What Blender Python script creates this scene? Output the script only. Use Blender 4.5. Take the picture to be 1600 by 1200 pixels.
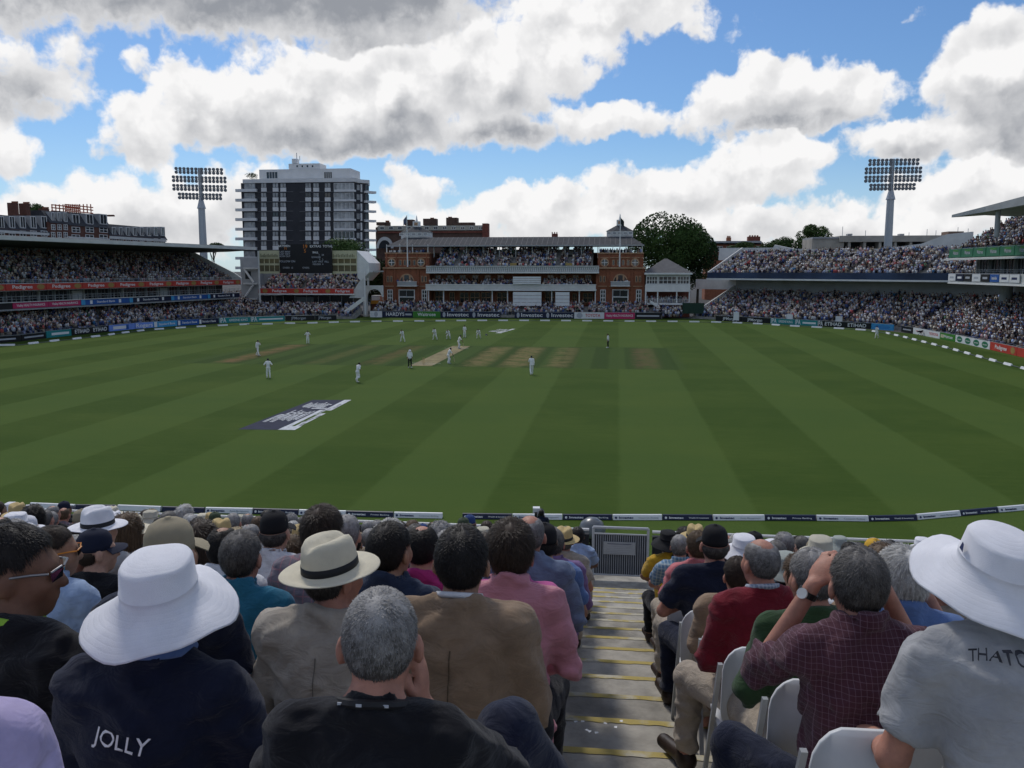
import bpy, bmesh, math, random
import numpy as np
from mathutils import Vector, Matrix
random.seed(11); RNG = np.random.default_rng(11)
for o in list(bpy.data.objects): bpy.data.objects.remove(o)
SC = bpy.context.scene
COL = SC.collection
R = math.radians
# ------------------------------------------------------------------ camera
F = 1341.0; YAW = R(7.0); PITCH = R(7.56); CAMZ = 10.0
cam_d = bpy.data.cameras.new('camera'); cam = bpy.data.objects.new('camera', cam_d); COL.objects.link(cam)
cam_d.sensor_width = 36; cam_d.lens = 36 * F / 1600; cam_d.clip_start = 0.05; cam_d.clip_end = 6000
cam.location = (0, 0, CAMZ); cam.rotation_euler = (math.pi/2 - PITCH, 0, YAW)
SC.camera = cam
_f0 = np.array([-math.sin(YAW), math.cos(YAW), 0]); _zz = np.array([0, 0, 1.0])
_fw = _f0*math.cos(PITCH) - _zz*math.sin(PITCH); _up = _f0*math.sin(PITCH) + _zz*math.cos(PITCH)
_rt = np.array([math.cos(YAW), math.sin(YAW), 0]); _C = np.array([0, 0, CAMZ])
def ray(x, y): return _fw + (x-800)/F*_rt + (600-y)/F*_up          # direction seen at a photo point (1600x1200)
def onY(x, y, Y): r = ray(x, y); return _C + r*(Y/r[1])
def onZ(x, y, z=0.0): r = ray(x, y); return _C + r*((z-CAMZ)/r[2])
def onD(x, y, d): r = ray(x, y); return _C + r*(d/np.dot(r, _f0))   # at horizontal distance d
# ------------------------------------------------------------------ sky
SUN_EL, SUN_AZ = R(50), R(-28)      # azimuth from +Y, negative = left; sun stands beyond the pavilion
W = bpy.data.worlds.new('World'); SC.world = W; W.use_nodes = True
NT = W.node_tree; NT.nodes.clear()
def nd(t, typ, **kw):
    n = t.nodes.new(typ)
    for k, v in kw.items(): setattr(n, k, v)
    return n
def setin(t, sock, v):
    if isinstance(v, bpy.types.NodeSocket): t.links.new(v, sock)
    else: sock.default_value = v
def mth(t, op, a, b=0.0, c=0.0, clamp=False):
    n = nd(t, 'ShaderNodeMath', operation=op, use_clamp=clamp)
    setin(t, n.inputs[0], a); setin(t, n.inputs[1], b); setin(t, n.inputs[2], c); return n.outputs[0]
def vmth(t, op, a, b=(0, 0, 0), out=0):
    n = nd(t, 'ShaderNodeVectorMath', operation=op); setin(t, n.inputs[0], a); setin(t, n.inputs[1], b); return n.outputs[out]
def mixc(t, f, a, b):
    n = nd(t, 'ShaderNodeMix', data_type='RGBA'); setin(t, n.inputs[0], f); setin(t, n.inputs[6], a); setin(t, n.inputs[7], b); return n.outputs[2]
def sstep(t, x, a, b, lo=0.0, hi=1.0):
    n = nd(t, 'ShaderNodeMapRange', interpolation_type='SMOOTHSTEP'); setin(t, n.inputs[0], x)
    for i, v in enumerate((a, b, lo, hi)): n.inputs[i+1].default_value = v
    return n.outputs[0]
def noise(t, vec, scale, detail=4, rough=.55, dist=0.0, col=False):
    n = nd(t, 'ShaderNodeTexNoise'); setin(t, n.inputs['Vector'], vec); n.inputs['Scale'].default_value = scale
    n.inputs['Detail'].default_value = detail; n.inputs['Roughness'].default_value = rough; n.inputs['Distortion'].default_value = dist
    return n.outputs['Color' if col else 'Fac']
# clouds: (photo x, y, half width, half height, weight, grey bias) -> directions in the sky (azimuth, elevation)
BLOBS = [(250,-60,540,115,1.2,-1.15),(560,5,210,72,1.0,-.95),(10,110,110,70,.8,-.3),(85,150,50,34,.5,.2),(196,108,42,27,.62,.3),(12,245,60,44,.8,.2),
 (215,205,80,58,.95,.25),(330,165,120,72,1,.2),(470,160,150,85,1,.15),(620,150,150,98,1.1,.1),(760,110,120,100,1.1,.2),(870,60,110,105,1,.3),(960,10,170,58,.9,.3),
 (560,222,260,36,.9,-.75),(790,215,110,36,.8,-.5),(120,330,120,48,.8,.3),(250,335,160,78,.9,.0),(420,320,120,75,.8,-.2),(640,297,85,40,.8,.2),(560,360,220,42,.7,.1),(770,350,170,40,.8,.2),
 (930,190,120,34,.8,.3),(1060,190,80,28,.6,.2),(1120,150,80,52,.9,.3),(1230,140,125,66,1,.2),(1345,150,105,54,.9,.2),(1250,198,170,26,.8,-.5),
 (1190,265,115,56,1,.15),(1040,300,150,58,1,.2),(890,325,170,48,.9,.2),(1100,350,420,42,.8,.1),(1150,45,95,40,.30,.3),(1430,12,34,16,.45,.4),
 (1570,105,92,92,1.1,.25),(1640,200,150,70,1,-.3),(1470,232,170,36,.8,.1),(1530,300,170,46,.9,.2),(1420,350,240,42,.8,.1),(1720,60,120,120,1,0),(-130,190,130,150,1,0),(-60,345,160,50,.8,.2)]
def noise2(t, vec, scale, detail=4, rough=.55, col=False):
    n = nd(t, 'ShaderNodeTexNoise', noise_dimensions='2D'); setin(t, n.inputs['Vector'], vec); n.inputs['Scale'].default_value = scale
    n.inputs['Detail'].default_value = detail; n.inputs['Roughness'].default_value = rough; return n.outputs['Color' if col else 'Fac']
def vor2(t, vec, scale):
    n = nd(t, 'ShaderNodeTexVoronoi', voronoi_dimensions='2D', feature='F1'); setin(t, n.inputs['Vector'], vec); n.inputs['Scale'].default_value = scale; return n.outputs['Distance']
tc = nd(NT, 'ShaderNodeTexCoord'); sx = nd(NT, 'ShaderNodeSeparateXYZ'); NT.links.new(tc.outputs['Generated'], sx.inputs[0])
az = mth(NT, 'ARCTAN2', sx.outputs[0], sx.outputs[1]); el = mth(NT, 'ARCSINE', sx.outputs[2])
cv = nd(NT, 'ShaderNodeCombineXYZ'); NT.links.new(az, cv.inputs[0]); NT.links.new(el, cv.inputs[1]); p0 = cv.outputs[0]
w1 = vmth(NT, 'SUBTRACT', noise2(NT, p0, 8.0, 2, .5, True), (.5, .5, .5)); w2 = vmth(NT, 'SUBTRACT', noise2(NT, p0, 30.0, 3, .6, True), (.5, .5, .5))
pw = vmth(NT, 'ADD', p0, vmth(NT, 'ADD', vmth(NT, 'MULTIPLY', w1, (.085, .05, 0)), vmth(NT, 'MULTIPLY', w2, (.030, .026, 0))))
sw = None; ss = None; KE = 7.0
def madd(a, b_, c): return mth(NT, 'MULTIPLY_ADD', a, b_, c)
for (bx, by, rx, ry, wt, gb) in BLOBS:
    d = ray(bx, by); d = d/np.linalg.norm(d); a_ = math.atan2(d[0], d[1]); e_ = math.asin(d[2]); kx, ky = F/rx*.95, F/ry*.95
    n = nd(NT, 'ShaderNodeVectorMath', operation='MULTIPLY_ADD'); NT.links.new(pw, n.inputs[0]); n.inputs[1].default_value = (kx, ky, 0); n.inputs[2].default_value = (-a_*kx, -e_*ky, gb); q = n.outputs[0]
    e = mth(NT, 'EXPONENT', madd(vmth(NT, 'DOT_PRODUCT', q, q, out=1), -wt*KE, (wt+wt*gb*gb)*KE)); hy = vmth(NT, 'DOT_PRODUCT', q, (0, 1, 1), out=1)
    sw = e if sw is None else mth(NT, 'ADD', sw, e); ss = mth(NT, 'MULTIPLY', e, hy) if ss is None else madd(e, hy, ss)
acc = mth(NT, 'DIVIDE', mth(NT, 'LOGARITHM', mth(NT, 'ADD', sw, 1e-4), math.e), KE)
hgt = mth(NT, 'DIVIDE', ss, mth(NT, 'ADD', sw, .02))              # height within the cloud: +1 top, -1 base
# away from the photographed clouds the same kind of cumulus goes on
d = ray(800, 250); azc = math.atan2(d[0], d[1])
far = mth(NT, 'MAXIMUM', sstep(NT, mth(NT, 'ABSOLUTE', mth(NT, 'SUBTRACT', az, azc)), .60, .75), sstep(NT, el, .38, .48))
gp = vmth(NT, 'MULTIPLY', pw, (1, 1.7, 0)); gn = noise2(NT, gp, 3.4, 2, .5); gn2 = noise2(NT, vmth(NT, 'ADD', gp, (0, .09, 0)), 3.4, 2, .5)
gen = madd(mth(NT, 'SUBTRACT', gn, .49), 6.0, 0.0); gh = mth(NT, 'MULTIPLY', mth(NT, 'SUBTRACT', gn, gn2), 8.0)
inv = mth(NT, 'SUBTRACT', 1.0, far)
acc = madd(mth(NT, 'MAXIMUM', acc, -1.2), inv, mth(NT, 'MULTIPLY', gen, far)); hgt = madd(hgt, inv, mth(NT, 'MULTIPLY', gh, far))
def detail(v): return madd(mth(NT, 'SUBTRACT', .4, vor2(NT, v, 30)), .42, mth(NT, 'MULTIPLY', mth(NT, 'SUBTRACT', noise2(NT, v, 34, 4, .60), .5), 1.25))
pd = vmth(NT, 'ADD', p0, vmth(NT, 'MULTIPLY', w2, (.011, .011, 0)))
t0_ = detail(pd); t1_ = detail(vmth(NT, 'ADD', pd, (-.005, .011, 0)))
d0 = mth(NT, 'ADD', mth(NT, 'SUBTRACT', acc, .33), mth(NT, 'MULTIPLY', t0_, .62))
sky = nd(NT, 'ShaderNodeTexSky', sky_type='NISHITA', sun_disc=False, sun_elevation=SUN_EL, sun_rotation=SUN_AZ, altitude=50, air_density=1.0, dust_density=.5, ozone_density=2.2)
alpha = sstep(NT, d0, -.04, .26)
sm0 = noise2(NT, pd, 17, 4, .50); sm1 = noise2(NT, vmth(NT, 'ADD', pd, (-.010, .020, 0)), 17, 4, .50); lit = mth(NT, 'ADD', mth(NT, 'MULTIPLY', mth(NT, 'SUBTRACT', sm0, sm1), 1.5), mth(NT, 'MULTIPLY', mth(NT, 'SUBTRACT', t0_, t1_), .22))   # small billows: lit on their upper side
shade = mth(NT, 'SUBTRACT', sstep(NT, hgt, .48, -.72), lit, clamp=True)
shade = mth(NT, 'MULTIPLY', mth(NT, 'MULTIPLY', shade, sstep(NT, d0, .05, .7, .35, 1.0)), sstep(NT, el, .0, .13, .62, 1.0))
ccol = mixc(NT, shade, (7.75, 7.7, 7.7, 1), (2.5, 2.65, 2.95, 1))
skyc = vmth(NT, 'MULTIPLY', sky.outputs[0], (.46, .62, .80))
skyc2 = mixc(NT, sstep(NT, el, .0, .16, .35, 0.0), skyc, (5.6, 7.2, 9.0, 1))
fin = mixc(NT, alpha, skyc2, ccol)
bg = nd(NT, 'ShaderNodeBackground'); NT.links.new(fin, bg.inputs[0]); bg.inputs[1].default_value = .095
wo = nd(NT, 'ShaderNodeOutputWorld'); NT.links.new(bg.outputs[0], wo.inputs[0])
W.cycles.sampling_method = 'MANUAL'; W.cycles.sample_map_resolution = 512
SC.cycles.max_bounces = 4; SC.cycles.diffuse_bounces = 2; SC.cycles.glossy_bounces = 2; SC.cycles.transmission_bounces = 2; SC.cycles.use_denoising = True
# ------------------------------------------------------------------ sun (veiled by cloud) and exposure
sl = bpy.data.lights.new('sun', 'SUN'); sl.energy = 1.5; sl.angle = R(10); sl.color = (1, .95, .88)
so = bpy.data.objects.new('sun', sl); COL.objects.link(so); so.location = (0, 0, 60)
sdir = Vector((math.sin(SUN_AZ)*math.cos(SUN_EL), math.cos(SUN_AZ)*math.cos(SUN_EL), math.sin(SUN_EL)))
so.rotation_euler = sdir.to_track_quat('Z', 'Y').to_euler()
VS = SC.view_settings; VS.view_transform = 'Standard'; VS.look = 'None'; VS.exposure = 0.36; VS.gamma = 1.0; VS.use_curve_mapping = False
# ------------------------------------------------------------------ materials
MATS = {}
def s2l(c): return tuple(((v/255)/12.92 if v/255 <= .04045 else ((v/255+.055)/1.055)**2.4) for v in c)
def mat(name, col, rough=.8, var=.12, scale=8.0, bump=0.0, bscale=60.0, metal=0.0, spec=.3, coord='Object', emit=None, sheen=0.0):
    if name in MATS: return MATS[name]
    m = bpy.data.materials.new(name); m.use_nodes = True; t = m.node_tree; b = t.nodes['Principled BSDF']
    b.inputs['Roughness'].default_value = rough; b.inputs['Metallic'].default_value = metal; b.inputs['Specular IOR Level'].default_value = spec
    if sheen: b.inputs['Sheen Weight'].default_value = sheen
    tcn = nd(t, 'ShaderNodeTexCoord'); v = tcn.outputs[coord]
    n = noise(t, v, scale, 5, .6)
    lo = tuple(max(0, c*(1-var)) for c in col) + (1,); hi = tuple(min(1, c*(1+var)) for c in col) + (1,)
    c = mixc(t, sstep(t, n, .3, .7), lo, hi); t.links.new(c, b.inputs['Base Color'])
    if bump:
        bn = nd(t, 'ShaderNodeBump'); bn.inputs['Strength'].default_value = bump; bn.inputs['Distance'].default_value = .01
        t.links.new(noise(t, v, bscale, 3, .6), bn.inputs['Height']); t.links.new(bn.outputs[0], b.inputs['Normal'])
    if emit:
        b.inputs['Emission Color'].default_value = tuple(emit[:3]) + (1,); b.inputs['Emission Strength'].default_value = emit[3]
    MATS[name] = m; return m
def cloth(name, col, var=.14, rough=.9):
    if name in MATS: return MATS[name]
    m = mat(name, col, rough, var, 9, .35, 900, spec=.12, sheen=.15); t = m.node_tree; b = t.nodes['Principled BSDF']; tcn = nd(t, 'ShaderNodeTexCoord')
    st = vmth(t, 'MULTIPLY', tcn.outputs['Object'], (1.0, 1.0, 1.8)); bn = nd(t, 'ShaderNodeBump'); bn.inputs['Strength'].default_value = .75; bn.inputs['Distance'].default_value = .02
    t.links.new(noise(t, st, 11, 3, .55, .8), bn.inputs['Height']); old = b.inputs['Normal'].links[0].from_node; t.links.new(bn.outputs[0], old.inputs['Normal']); return m
def check(name, base, line, sc=42, w=.16, base2=None):
    """woven check: stripes both ways in object space"""
    if name in MATS: return MATS[name]
    m = cloth(name, base); t = m.node_tree; b = t.nodes['Principled BSDF']
    tcn = nd(t, 'ShaderNodeTexCoord'); s = nd(t, 'ShaderNodeSeparateXYZ'); t.links.new(tcn.outputs['Object'], s.inputs[0])
    c0 = b.inputs['Base Color'].links[0].from_socket
    def lines(o, k, ww): return mth(t, 'LESS_THAN', mth(t, 'FRACT', mth(t, 'MULTIPLY', o, k)), ww)
    c1 = mixc(t, mth(t, 'MULTIPLY', lines(s.outputs[0], sc, w), .55), c0, line + (1,))
    c2 = mixc(t, mth(t, 'MULTIPLY', lines(s.outputs[2], sc*.9, w), .5), c1, line + (1,))
    t.links.new(c2, b.inputs['Base Color']); return m
# ------------------------------------------------------------------ object helpers
def link(o, parent=None):
    COL.objects.link(o)
    if parent is not None: o.parent = parent
    return o
def tag(o, label=None, cat=None, group=None, kind=None):
    if label: o['label'] = label
    if cat: o['category'] = cat
    if group: o['group'] = group
    if kind: o['kind'] = kind
    return o
def thing(name, label, cat, loc=(0, 0, 0), rz=0.0, group=None, sc=1.0):
    o = bpy.data.objects.new(name, None); o.empty_display_size = .2; o.location = tuple(loc); o.rotation_euler = (0, 0, rz); o.scale = (sc,)*3
    link(o); return tag(o, label, cat, group)
def merge(root, sub):
    """the parts of sub become parts of root"""
    m = Matrix.LocRotScale(root.location, root.rotation_euler, root.scale).inverted() @ Matrix.LocRotScale(sub.location, sub.rotation_euler, sub.scale)
    for c in [o for o in bpy.data.objects if o.parent == sub]: b_ = Matrix.LocRotScale(c.location, c.rotation_euler, c.scale); c.parent = root; c.matrix_basis = m @ b_
    bpy.data.objects.remove(sub)
class MB:
    def __init__(s): s.v = []; s.f = []
    def add(s, vs, fs):
        n = len(s.v); s.v += [tuple(map(float, p)) for p in vs]; s.f += [tuple(i+n for i in f) for f in fs]; return s
    def box(s, x0, x1, y0, y1, z0, z1):
        return s.add([(x0,y0,z0),(x1,y0,z0),(x1,y1,z0),(x0,y1,z0),(x0,y0,z1),(x1,y0,z1),(x1,y1,z1),(x0,y1,z1)],
                     [(0,3,2,1),(4,5,6,7),(0,1,5,4),(1,2,6,5),(2,3,7,6),(3,0,4,7)])
    def prism(s, poly, a, b, axis='x'):
        """extrude a 2-D outline: axis x -> outline is (y,z); y -> (x,z); z -> (x,y)"""
        def mk(p, c): return {'x': (c, p[0], p[1]), 'y': (p[0], c, p[1]), 'z': (p[0], p[1], c)}[axis]
        n = len(poly); vs = [mk(p, a) for p in poly] + [mk(p, b) for p in poly]
        return s.add(vs, [tuple(range(n))[::-1], tuple(range(n, 2*n))] + [(i, (i+1) % n, n+(i+1) % n, n+i) for i in range(n)])
    def tube(s, pts, r, seg=8, r2=None):
        pts = [np.array(p, float) for p in pts]; n0 = len(s.v); N = len(pts); fs = []; vs = []
        for i, p in enumerate(pts):
            d = pts[min(i+1, N-1)] - pts[max(i-1, 0)]; d /= (np.linalg.norm(d)+1e-9)
            a = np.cross(d, [0, 0, 1.0]);
            if np.linalg.norm(a) < .1: a = np.cross(d, [0, 1.0, 0])
            a /= np.linalg.norm(a); b = np.cross(d, a); rr = r if r2 is None else r+(r2-r)*i/max(1, N-1)
            for k in range(seg):
                t = 2*math.pi*k/seg; vs.append(p + rr*(math.cos(t)*a + math.sin(t)*b))
        for i in range(N-1):
            for k in range(seg): fs.append((i*seg+k, i*seg+(k+1) % seg, (i+1)*seg+(k+1) % seg, (i+1)*seg+k))
        fs.append(tuple(range(seg))[::-1]); fs.append(tuple((N-1)*seg+k for k in range(seg)))
        return s.add(vs, fs)
    def lathe(s, prof, seg=24, c=(0, 0, 0)):
        vs = []; fs = []; N = len(prof)
        for (r, z) in prof:
            for k in range(seg): t = 2*math.pi*k/seg; vs.append((c[0]+r*math.cos(t), c[1]+r*math.sin(t), c[2]+z))
        for i in range(N-1):
            for k in range(seg): fs.append((i*seg+k, i*seg+(k+1) % seg, (i+1)*seg+(k+1) % seg, (i+1)*seg+k))
        fs.append(tuple(range(seg))[::-1]); fs.append(tuple((N-1)*seg+k for k in range(seg)))
        return s.add(vs, fs)
    def mesh(s, name, m=None, smooth=False):
        me = bpy.data.meshes.new(name); me.from_pydata(s.v, [], s.f); me.validate()
        bm = bmesh.new(); bm.from_mesh(me); bmesh.ops.recalc_face_normals(bm, faces=bm.faces); bm.to_mesh(me); bm.free()
        if m: me.materials.append(m)
        if smooth: me.shade_smooth()
        return me
    def build(s, name, m, parent=None, smooth=False):
        return link(bpy.data.objects.new(name, s.mesh(name, m, smooth)), parent)
def npmesh(name, v, f4, m=None, smooth=True, col=None):
    """numpy vertices + quads/tris"""
    me = bpy.data.meshes.new(name); v = np.asarray(v, np.float32); f = np.asarray(f4, np.int32)
    k = f.shape[1]; me.vertices.add(len(v)); me.vertices.foreach_set('co', v.ravel())
    me.loops.add(f.size); me.loops.foreach_set('vertex_index', f.ravel()); me.polygons.add(len(f))
    me.polygons.foreach_set('loop_start', np.arange(0, f.size, k, dtype=np.int32))
    if smooth: me.polygons.foreach_set('use_smooth', np.ones(len(f), bool))
    if col is not None:
        a = me.color_attributes.new('Col', 'FLOAT_COLOR', 'POINT'); a.data.foreach_set('color', np.asarray(col, np.float32).ravel())
    me.update(calc_edges=True); me.validate()
    if m: me.materials.append(m)
    return me
def inst(name, me, parent=None, loc=(0, 0, 0), m=None, rot=None, sc=None):
    o = bpy.data.objects.new(name, me); o.location = tuple(loc); link(o, parent)
    if rot is not None: o.rotation_euler = rot
    if sc is not None: o.scale = sc
    if m is not None:
        o.material_slots[0].link = 'OBJECT'; o.material_slots[0].material = m
    return o
TXT = {}
def text(name, s, h, m, parent, loc, rot=(math.pi/2, 0, 0), width=None, align='CENTER', bold=.012):
    """lettering as flat mesh; h = cap height"""
    key = (s, align, bold)
    if key not in TXT:
        c = bpy.data.curves.new('lettering', 'FONT'); c.body = s; c.align_x = align; c.align_y = 'CENTER'; c.size = 1.0; c.offset = bold; c.extrude = .004; c.resolution_u = 3
        o = bpy.data.objects.new('lettering', c); COL.objects.link(o); dg = bpy.context.evaluated_depsgraph_get()
        me = bpy.data.meshes.new_from_object(o.evaluated_get(dg)); bpy.data.objects.remove(o); me.materials.clear(); me.materials.append(m)
        TXT[key] = (me, max(v.co.x for v in me.vertices)-min(v.co.x for v in me.vertices))
    me, w = TXT[key]; k = h/.72; kx = k if width is None else min(k*1.5, width/w)
    return inst(name, me, parent, loc, m, rot, (kx, k, 1))
# ================================================================== THE SETTING
def lin(*c): return s2l(c)
M_conc = mat('concrete', (.30, .29, .27), .9, .22, 1.5, .4, 40)
M_white = mat('white_paint', (.74, .74, .72), .6, .06, 1.0)
M_offw = mat('off_white_wall', (.62, .62, .60), .8, .08, .6)
M_grey = mat('grey_render', (.36, .37, .38), .85, .1, .5)
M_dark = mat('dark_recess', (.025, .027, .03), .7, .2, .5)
M_steel = mat('galvanised_steel', (.38, .40, .42), .45, .1, 6, metal=.6)
M_slate = mat('slate', (.05, .053, .06), .9, .2, .8)
M_brick = mat('terracotta_brick', (.27, .10, .055), .85, .18, 1.2, .4, 14)
M_brick2 = mat('dark_red_brick', (.20, .07, .05), .9, .2, 1.0, .4, 14)
M_stone = mat('buff_stone', (.42, .26, .16), .85, .15, 1.0)
M_glass = mat('window_glass', (.03, .035, .04), .08, .3, .3, spec=.6)
M_cream = mat('cream_cladding', (.52, .50, .33), .8, .06, .6)
M_navy = mat('navy_panel', (.012, .018, .05), .5, .1, 1); M_pw = mat('white_panel', (.72, .73, .74), .5, .05, 1)
M_red = mat('red_panel', (.50, .05, .035), .5, .08, 1); M_mag = mat('magenta_panel', (.50, .03, .12), .5, .06, 1)
M_green = mat('green_panel', (.05, .22, .03), .5, .08, 1); M_teal = mat('teal_panel', (.02, .24, .25), .5, .08, 1)
M_blue = mat('blue_panel', (.02, .10, .36), .5, .08, 1); M_sky = mat('light_blue_panel', (.06, .33, .62), .5, .08, 1); M_black = mat('black_panel', (.012, .012, .014), .5, .1, 1)
M_dgreen = mat('dark_green_panel', (.02, .14, .07), .5, .1, 1); M_pale = mat('pale_blue_panel', (.18, .30, .75), .5, .1, 1)
T_white = mat('white_lettering', (.78, .78, .78), .6, .02); T_navy = mat('navy_lettering', (.02, .03, .10), .6, .02); T_red = mat('red_lettering', (.55, .03, .03), .6, .02)
T_grey = mat('grey_lettering', (.42, .44, .48), .6, .02); T_or = mat('orange_lettering', (.65, .22, .04), .6, .02); T_gold = mat('gold_emblem', (.35, .22, .07), .6, .1); T_grn = mat('green_lettering', (.02, .16, .08), .6, .02)
# ---- ground sheets
tag(MB().add([(-3000,-600,-.05),(3000,-600,-.05),(3000,5000,-.05),(-3000,5000,-.05)], [(0,1,2,3)]).build('ground', mat('tarmac', (.06, .06, .06), .95, .2, .05)), kind='structure')
fm = bpy.data.materials.new('mown_grass'); fm.use_nodes = True; t = fm.node_tree; b = t.nodes['Principled BSDF']; b.inputs['Roughness'].default_value = .95; b.inputs['Specular IOR Level'].default_value = .08
tcn = nd(t, 'ShaderNodeTexCoord'); P = tcn.outputs['Object']; sp = nd(t, 'ShaderNodeSeparateXYZ'); t.links.new(P, sp.inputs[0]); X, Y = sp.outputs[0], sp.outputs[1]
wob = mth(t, 'MULTIPLY', mth(t, 'SUBTRACT', noise(t, P, .6, 3, .6), .5), .35)
tri = mth(t, 'ABSOLUTE', mth(t, 'SUBTRACT', mth(t, 'FRACT', mth(t, 'DIVIDE', mth(t, 'ADD', mth(t, 'SUBTRACT', X, .2+2.85), wob), 11.4)), .5))   # .5 at light centre
light = sstep(t, tri, .235, .265)
tri2 = mth(t, 'ABSOLUTE', mth(t, 'SUBTRACT', mth(t, 'FRACT', mth(t, 'DIVIDE', mth(t, 'ADD', Y, wob), 17.0)), .5))
cross = sstep(t, tri2, .2, .3)
grass = mixc(t, light, (.041, .077, .0100, 1), (.061, .104, .020, 1))
grass = mixc(t, mth(t, 'MULTIPLY', cross, .16), grass, (.085, .125, .022, 1))
st = nd(t, 'ShaderNodeVectorMath', operation='MULTIPLY'); t.links.new(P, st.inputs[0]); st.inputs[1].default_value = (.5, 2.2, 1)
blot = mth(t, 'ADD', mth(t, 'MULTIPLY', noise(t, P, .12, 4, .6), .6), mth(t, 'MULTIPLY', noise(t, st.outputs[0], 1.1, 5, .65), .4))
grass = mixc(t, mth(t, 'MULTIPLY', sstep(t, blot, .42, .66), .38), grass, (.085, .122, .022, 1))
fine = noise(t, P, 14, 4, .7)
grass = mixc(t, mth(t, 'MULTIPLY', sstep(t, fine, .35, .75), .42), grass, (.026, .050, .007, 1))
def band(s, a, b_, e): return mth(t, 'MULTIPLY', sstep(t, s, a-e, a+e), mth(t, 'SUBTRACT', 1.0, sstep(t, s, b_-e, b_+e)))
yn, yf = onZ(700, 573)[1], onZ(700, 540)[1]; xl, xr = onZ(330, 556)[0], onZ(1058, 556)[0]
sq = mth(t, 'MULTIPLY', band(Y, yn, yf, .35), band(X, xl, xr, .6))
strip = sstep(t, mth(t, 'ABSOLUTE', mth(t, 'SUBTRACT', mth(t, 'FRACT', mth(t, 'DIVIDE', X, 3.6)), .5)), .2, .3)
sqc = mixc(t, strip, (.032, .060, .012, 1), (.046, .080, .017, 1))
grass = mixc(t, mth(t, 'MULTIPLY', sq, .85), grass, sqc)
wearn = mth(t, 'ADD', noise(t, P, .55, 5, .7), mth(t, 'MULTIPLY', mth(t, 'SUBTRACT', noise(t, P, 4, 3, .6), .5), .4))
def strip_px(x0, x1, k, c, e=.45):
    global grass
    a, b2 = onZ(x0, 570)[0], onZ(x1, 570)[0]
    m = mth(t, 'MULTIPLY', band(mth(t, 'ADD', X, mth(t, 'MULTIPLY', mth(t, 'SUBTRACT', wearn, .5), 1.6)), a, b2, e+.25), band(mth(t, 'ADD', Y, mth(t, 'MULTIPLY', mth(t, 'SUBTRACT', wearn, .5), 5.0)), yn+1.2, yf-1.2, 1.6)); m = mth(t, 'MULTIPLY', m, mth(t, 'MULTIPLY', sstep(t, wearn, .28, .62), k)); grass = mixc(t, m, grass, c)
dry = (.205, .155, .07, 1); tan = (.17, .105, .05, 1)
strip_px(318, 352, .85, tan, .7); strip_px(560, 592, .45, tan); strip_px(724, 764, .7, dry); strip_px(784, 826, .75, dry); strip_px(856, 892, .55, dry); strip_px(992, 1030, .6, (.13, .085, .045, 1)); strip_px(470, 500, .25, tan)
t.links.new(grass, b.inputs['Base Color'])
bn = nd(t, 'ShaderNodeBump'); bn.inputs['Strength'].default_value = .5; bn.inputs['Distance'].default_value = .03; t.links.new(noise(t, P, 30, 3, .7), bn.inputs['Height']); t.links.new(bn.outputs[0], b.inputs['Normal'])
ov = [(-19.5+76*math.cos(a)*(1 if abs(math.cos(a)) < 2 else 1), 104+84*math.sin(a)) for a in np.linspace(0, 2*math.pi, 96, endpoint=False)]
ov = [(-19.5+math.copysign(abs((x+19.5)/76)**.75*72, x+19.5), y) for x, y in ov]
tag(MB().add([(x, y, 0) for x, y in ov], [tuple(range(96))]).build('cricket_field', fm), kind='structure')
# the pitch in use: a strip of bare rolled turf with creases
px0, px1 = onZ(641, 571)[0], onZ(676, 571)[0]; pm = mat('rolled_turf', (.21, .175, .085), .95, .3, .7, .3, 30)
tag(MB().add([(px0, yn+.4, .004), (px1, yn+.4, .004), (px1, yf-.4, .004), (px0, yf-.4, .004)], [(0,1,2,3)]).build('pitch_strip', pm), kind='structure')
pc = (px0+px1)/2; py0 = yn+1.9; py1 = py0+20.12
for i, yy in enumerate((py0, py1)):
    s = 1 if i == 0 else -1; mb = MB()
    for (a, b2, c, d_) in ((pc-1.6, pc+1.6, yy+s*1.2, yy+s*1.26), (pc-1.3, pc+1.3, yy-.03, yy+.03)): mb.add([(a,c,.009),(b2,c,.009),(b2,d_,.009),(a,d_,.009)], [(0,1,2,3)])
    tag(mb.build('crease_line', T_white), kind='structure')
    w = thing('wicket', 'three stumps with bails at the %s end of the pitch' % ('near' if i == 0 else 'far'), 'wicket', (pc, yy, 0), group='wickets on the pitch')
    for k in (-1, 0, 1): MB().tube([(k*.095, 0, 0), (k*.095, 0, .70), (k*.095, 0, .715)], .019, 8).build('stump', mat('stump_wood', (.5, .36, .18), .6), w)
    MB().tube([(-.1, 0, .722), (.1, 0, .722)], .009, 6).build('bail', mat('stump_wood', (.5, .36, .18), .6), w)
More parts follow.
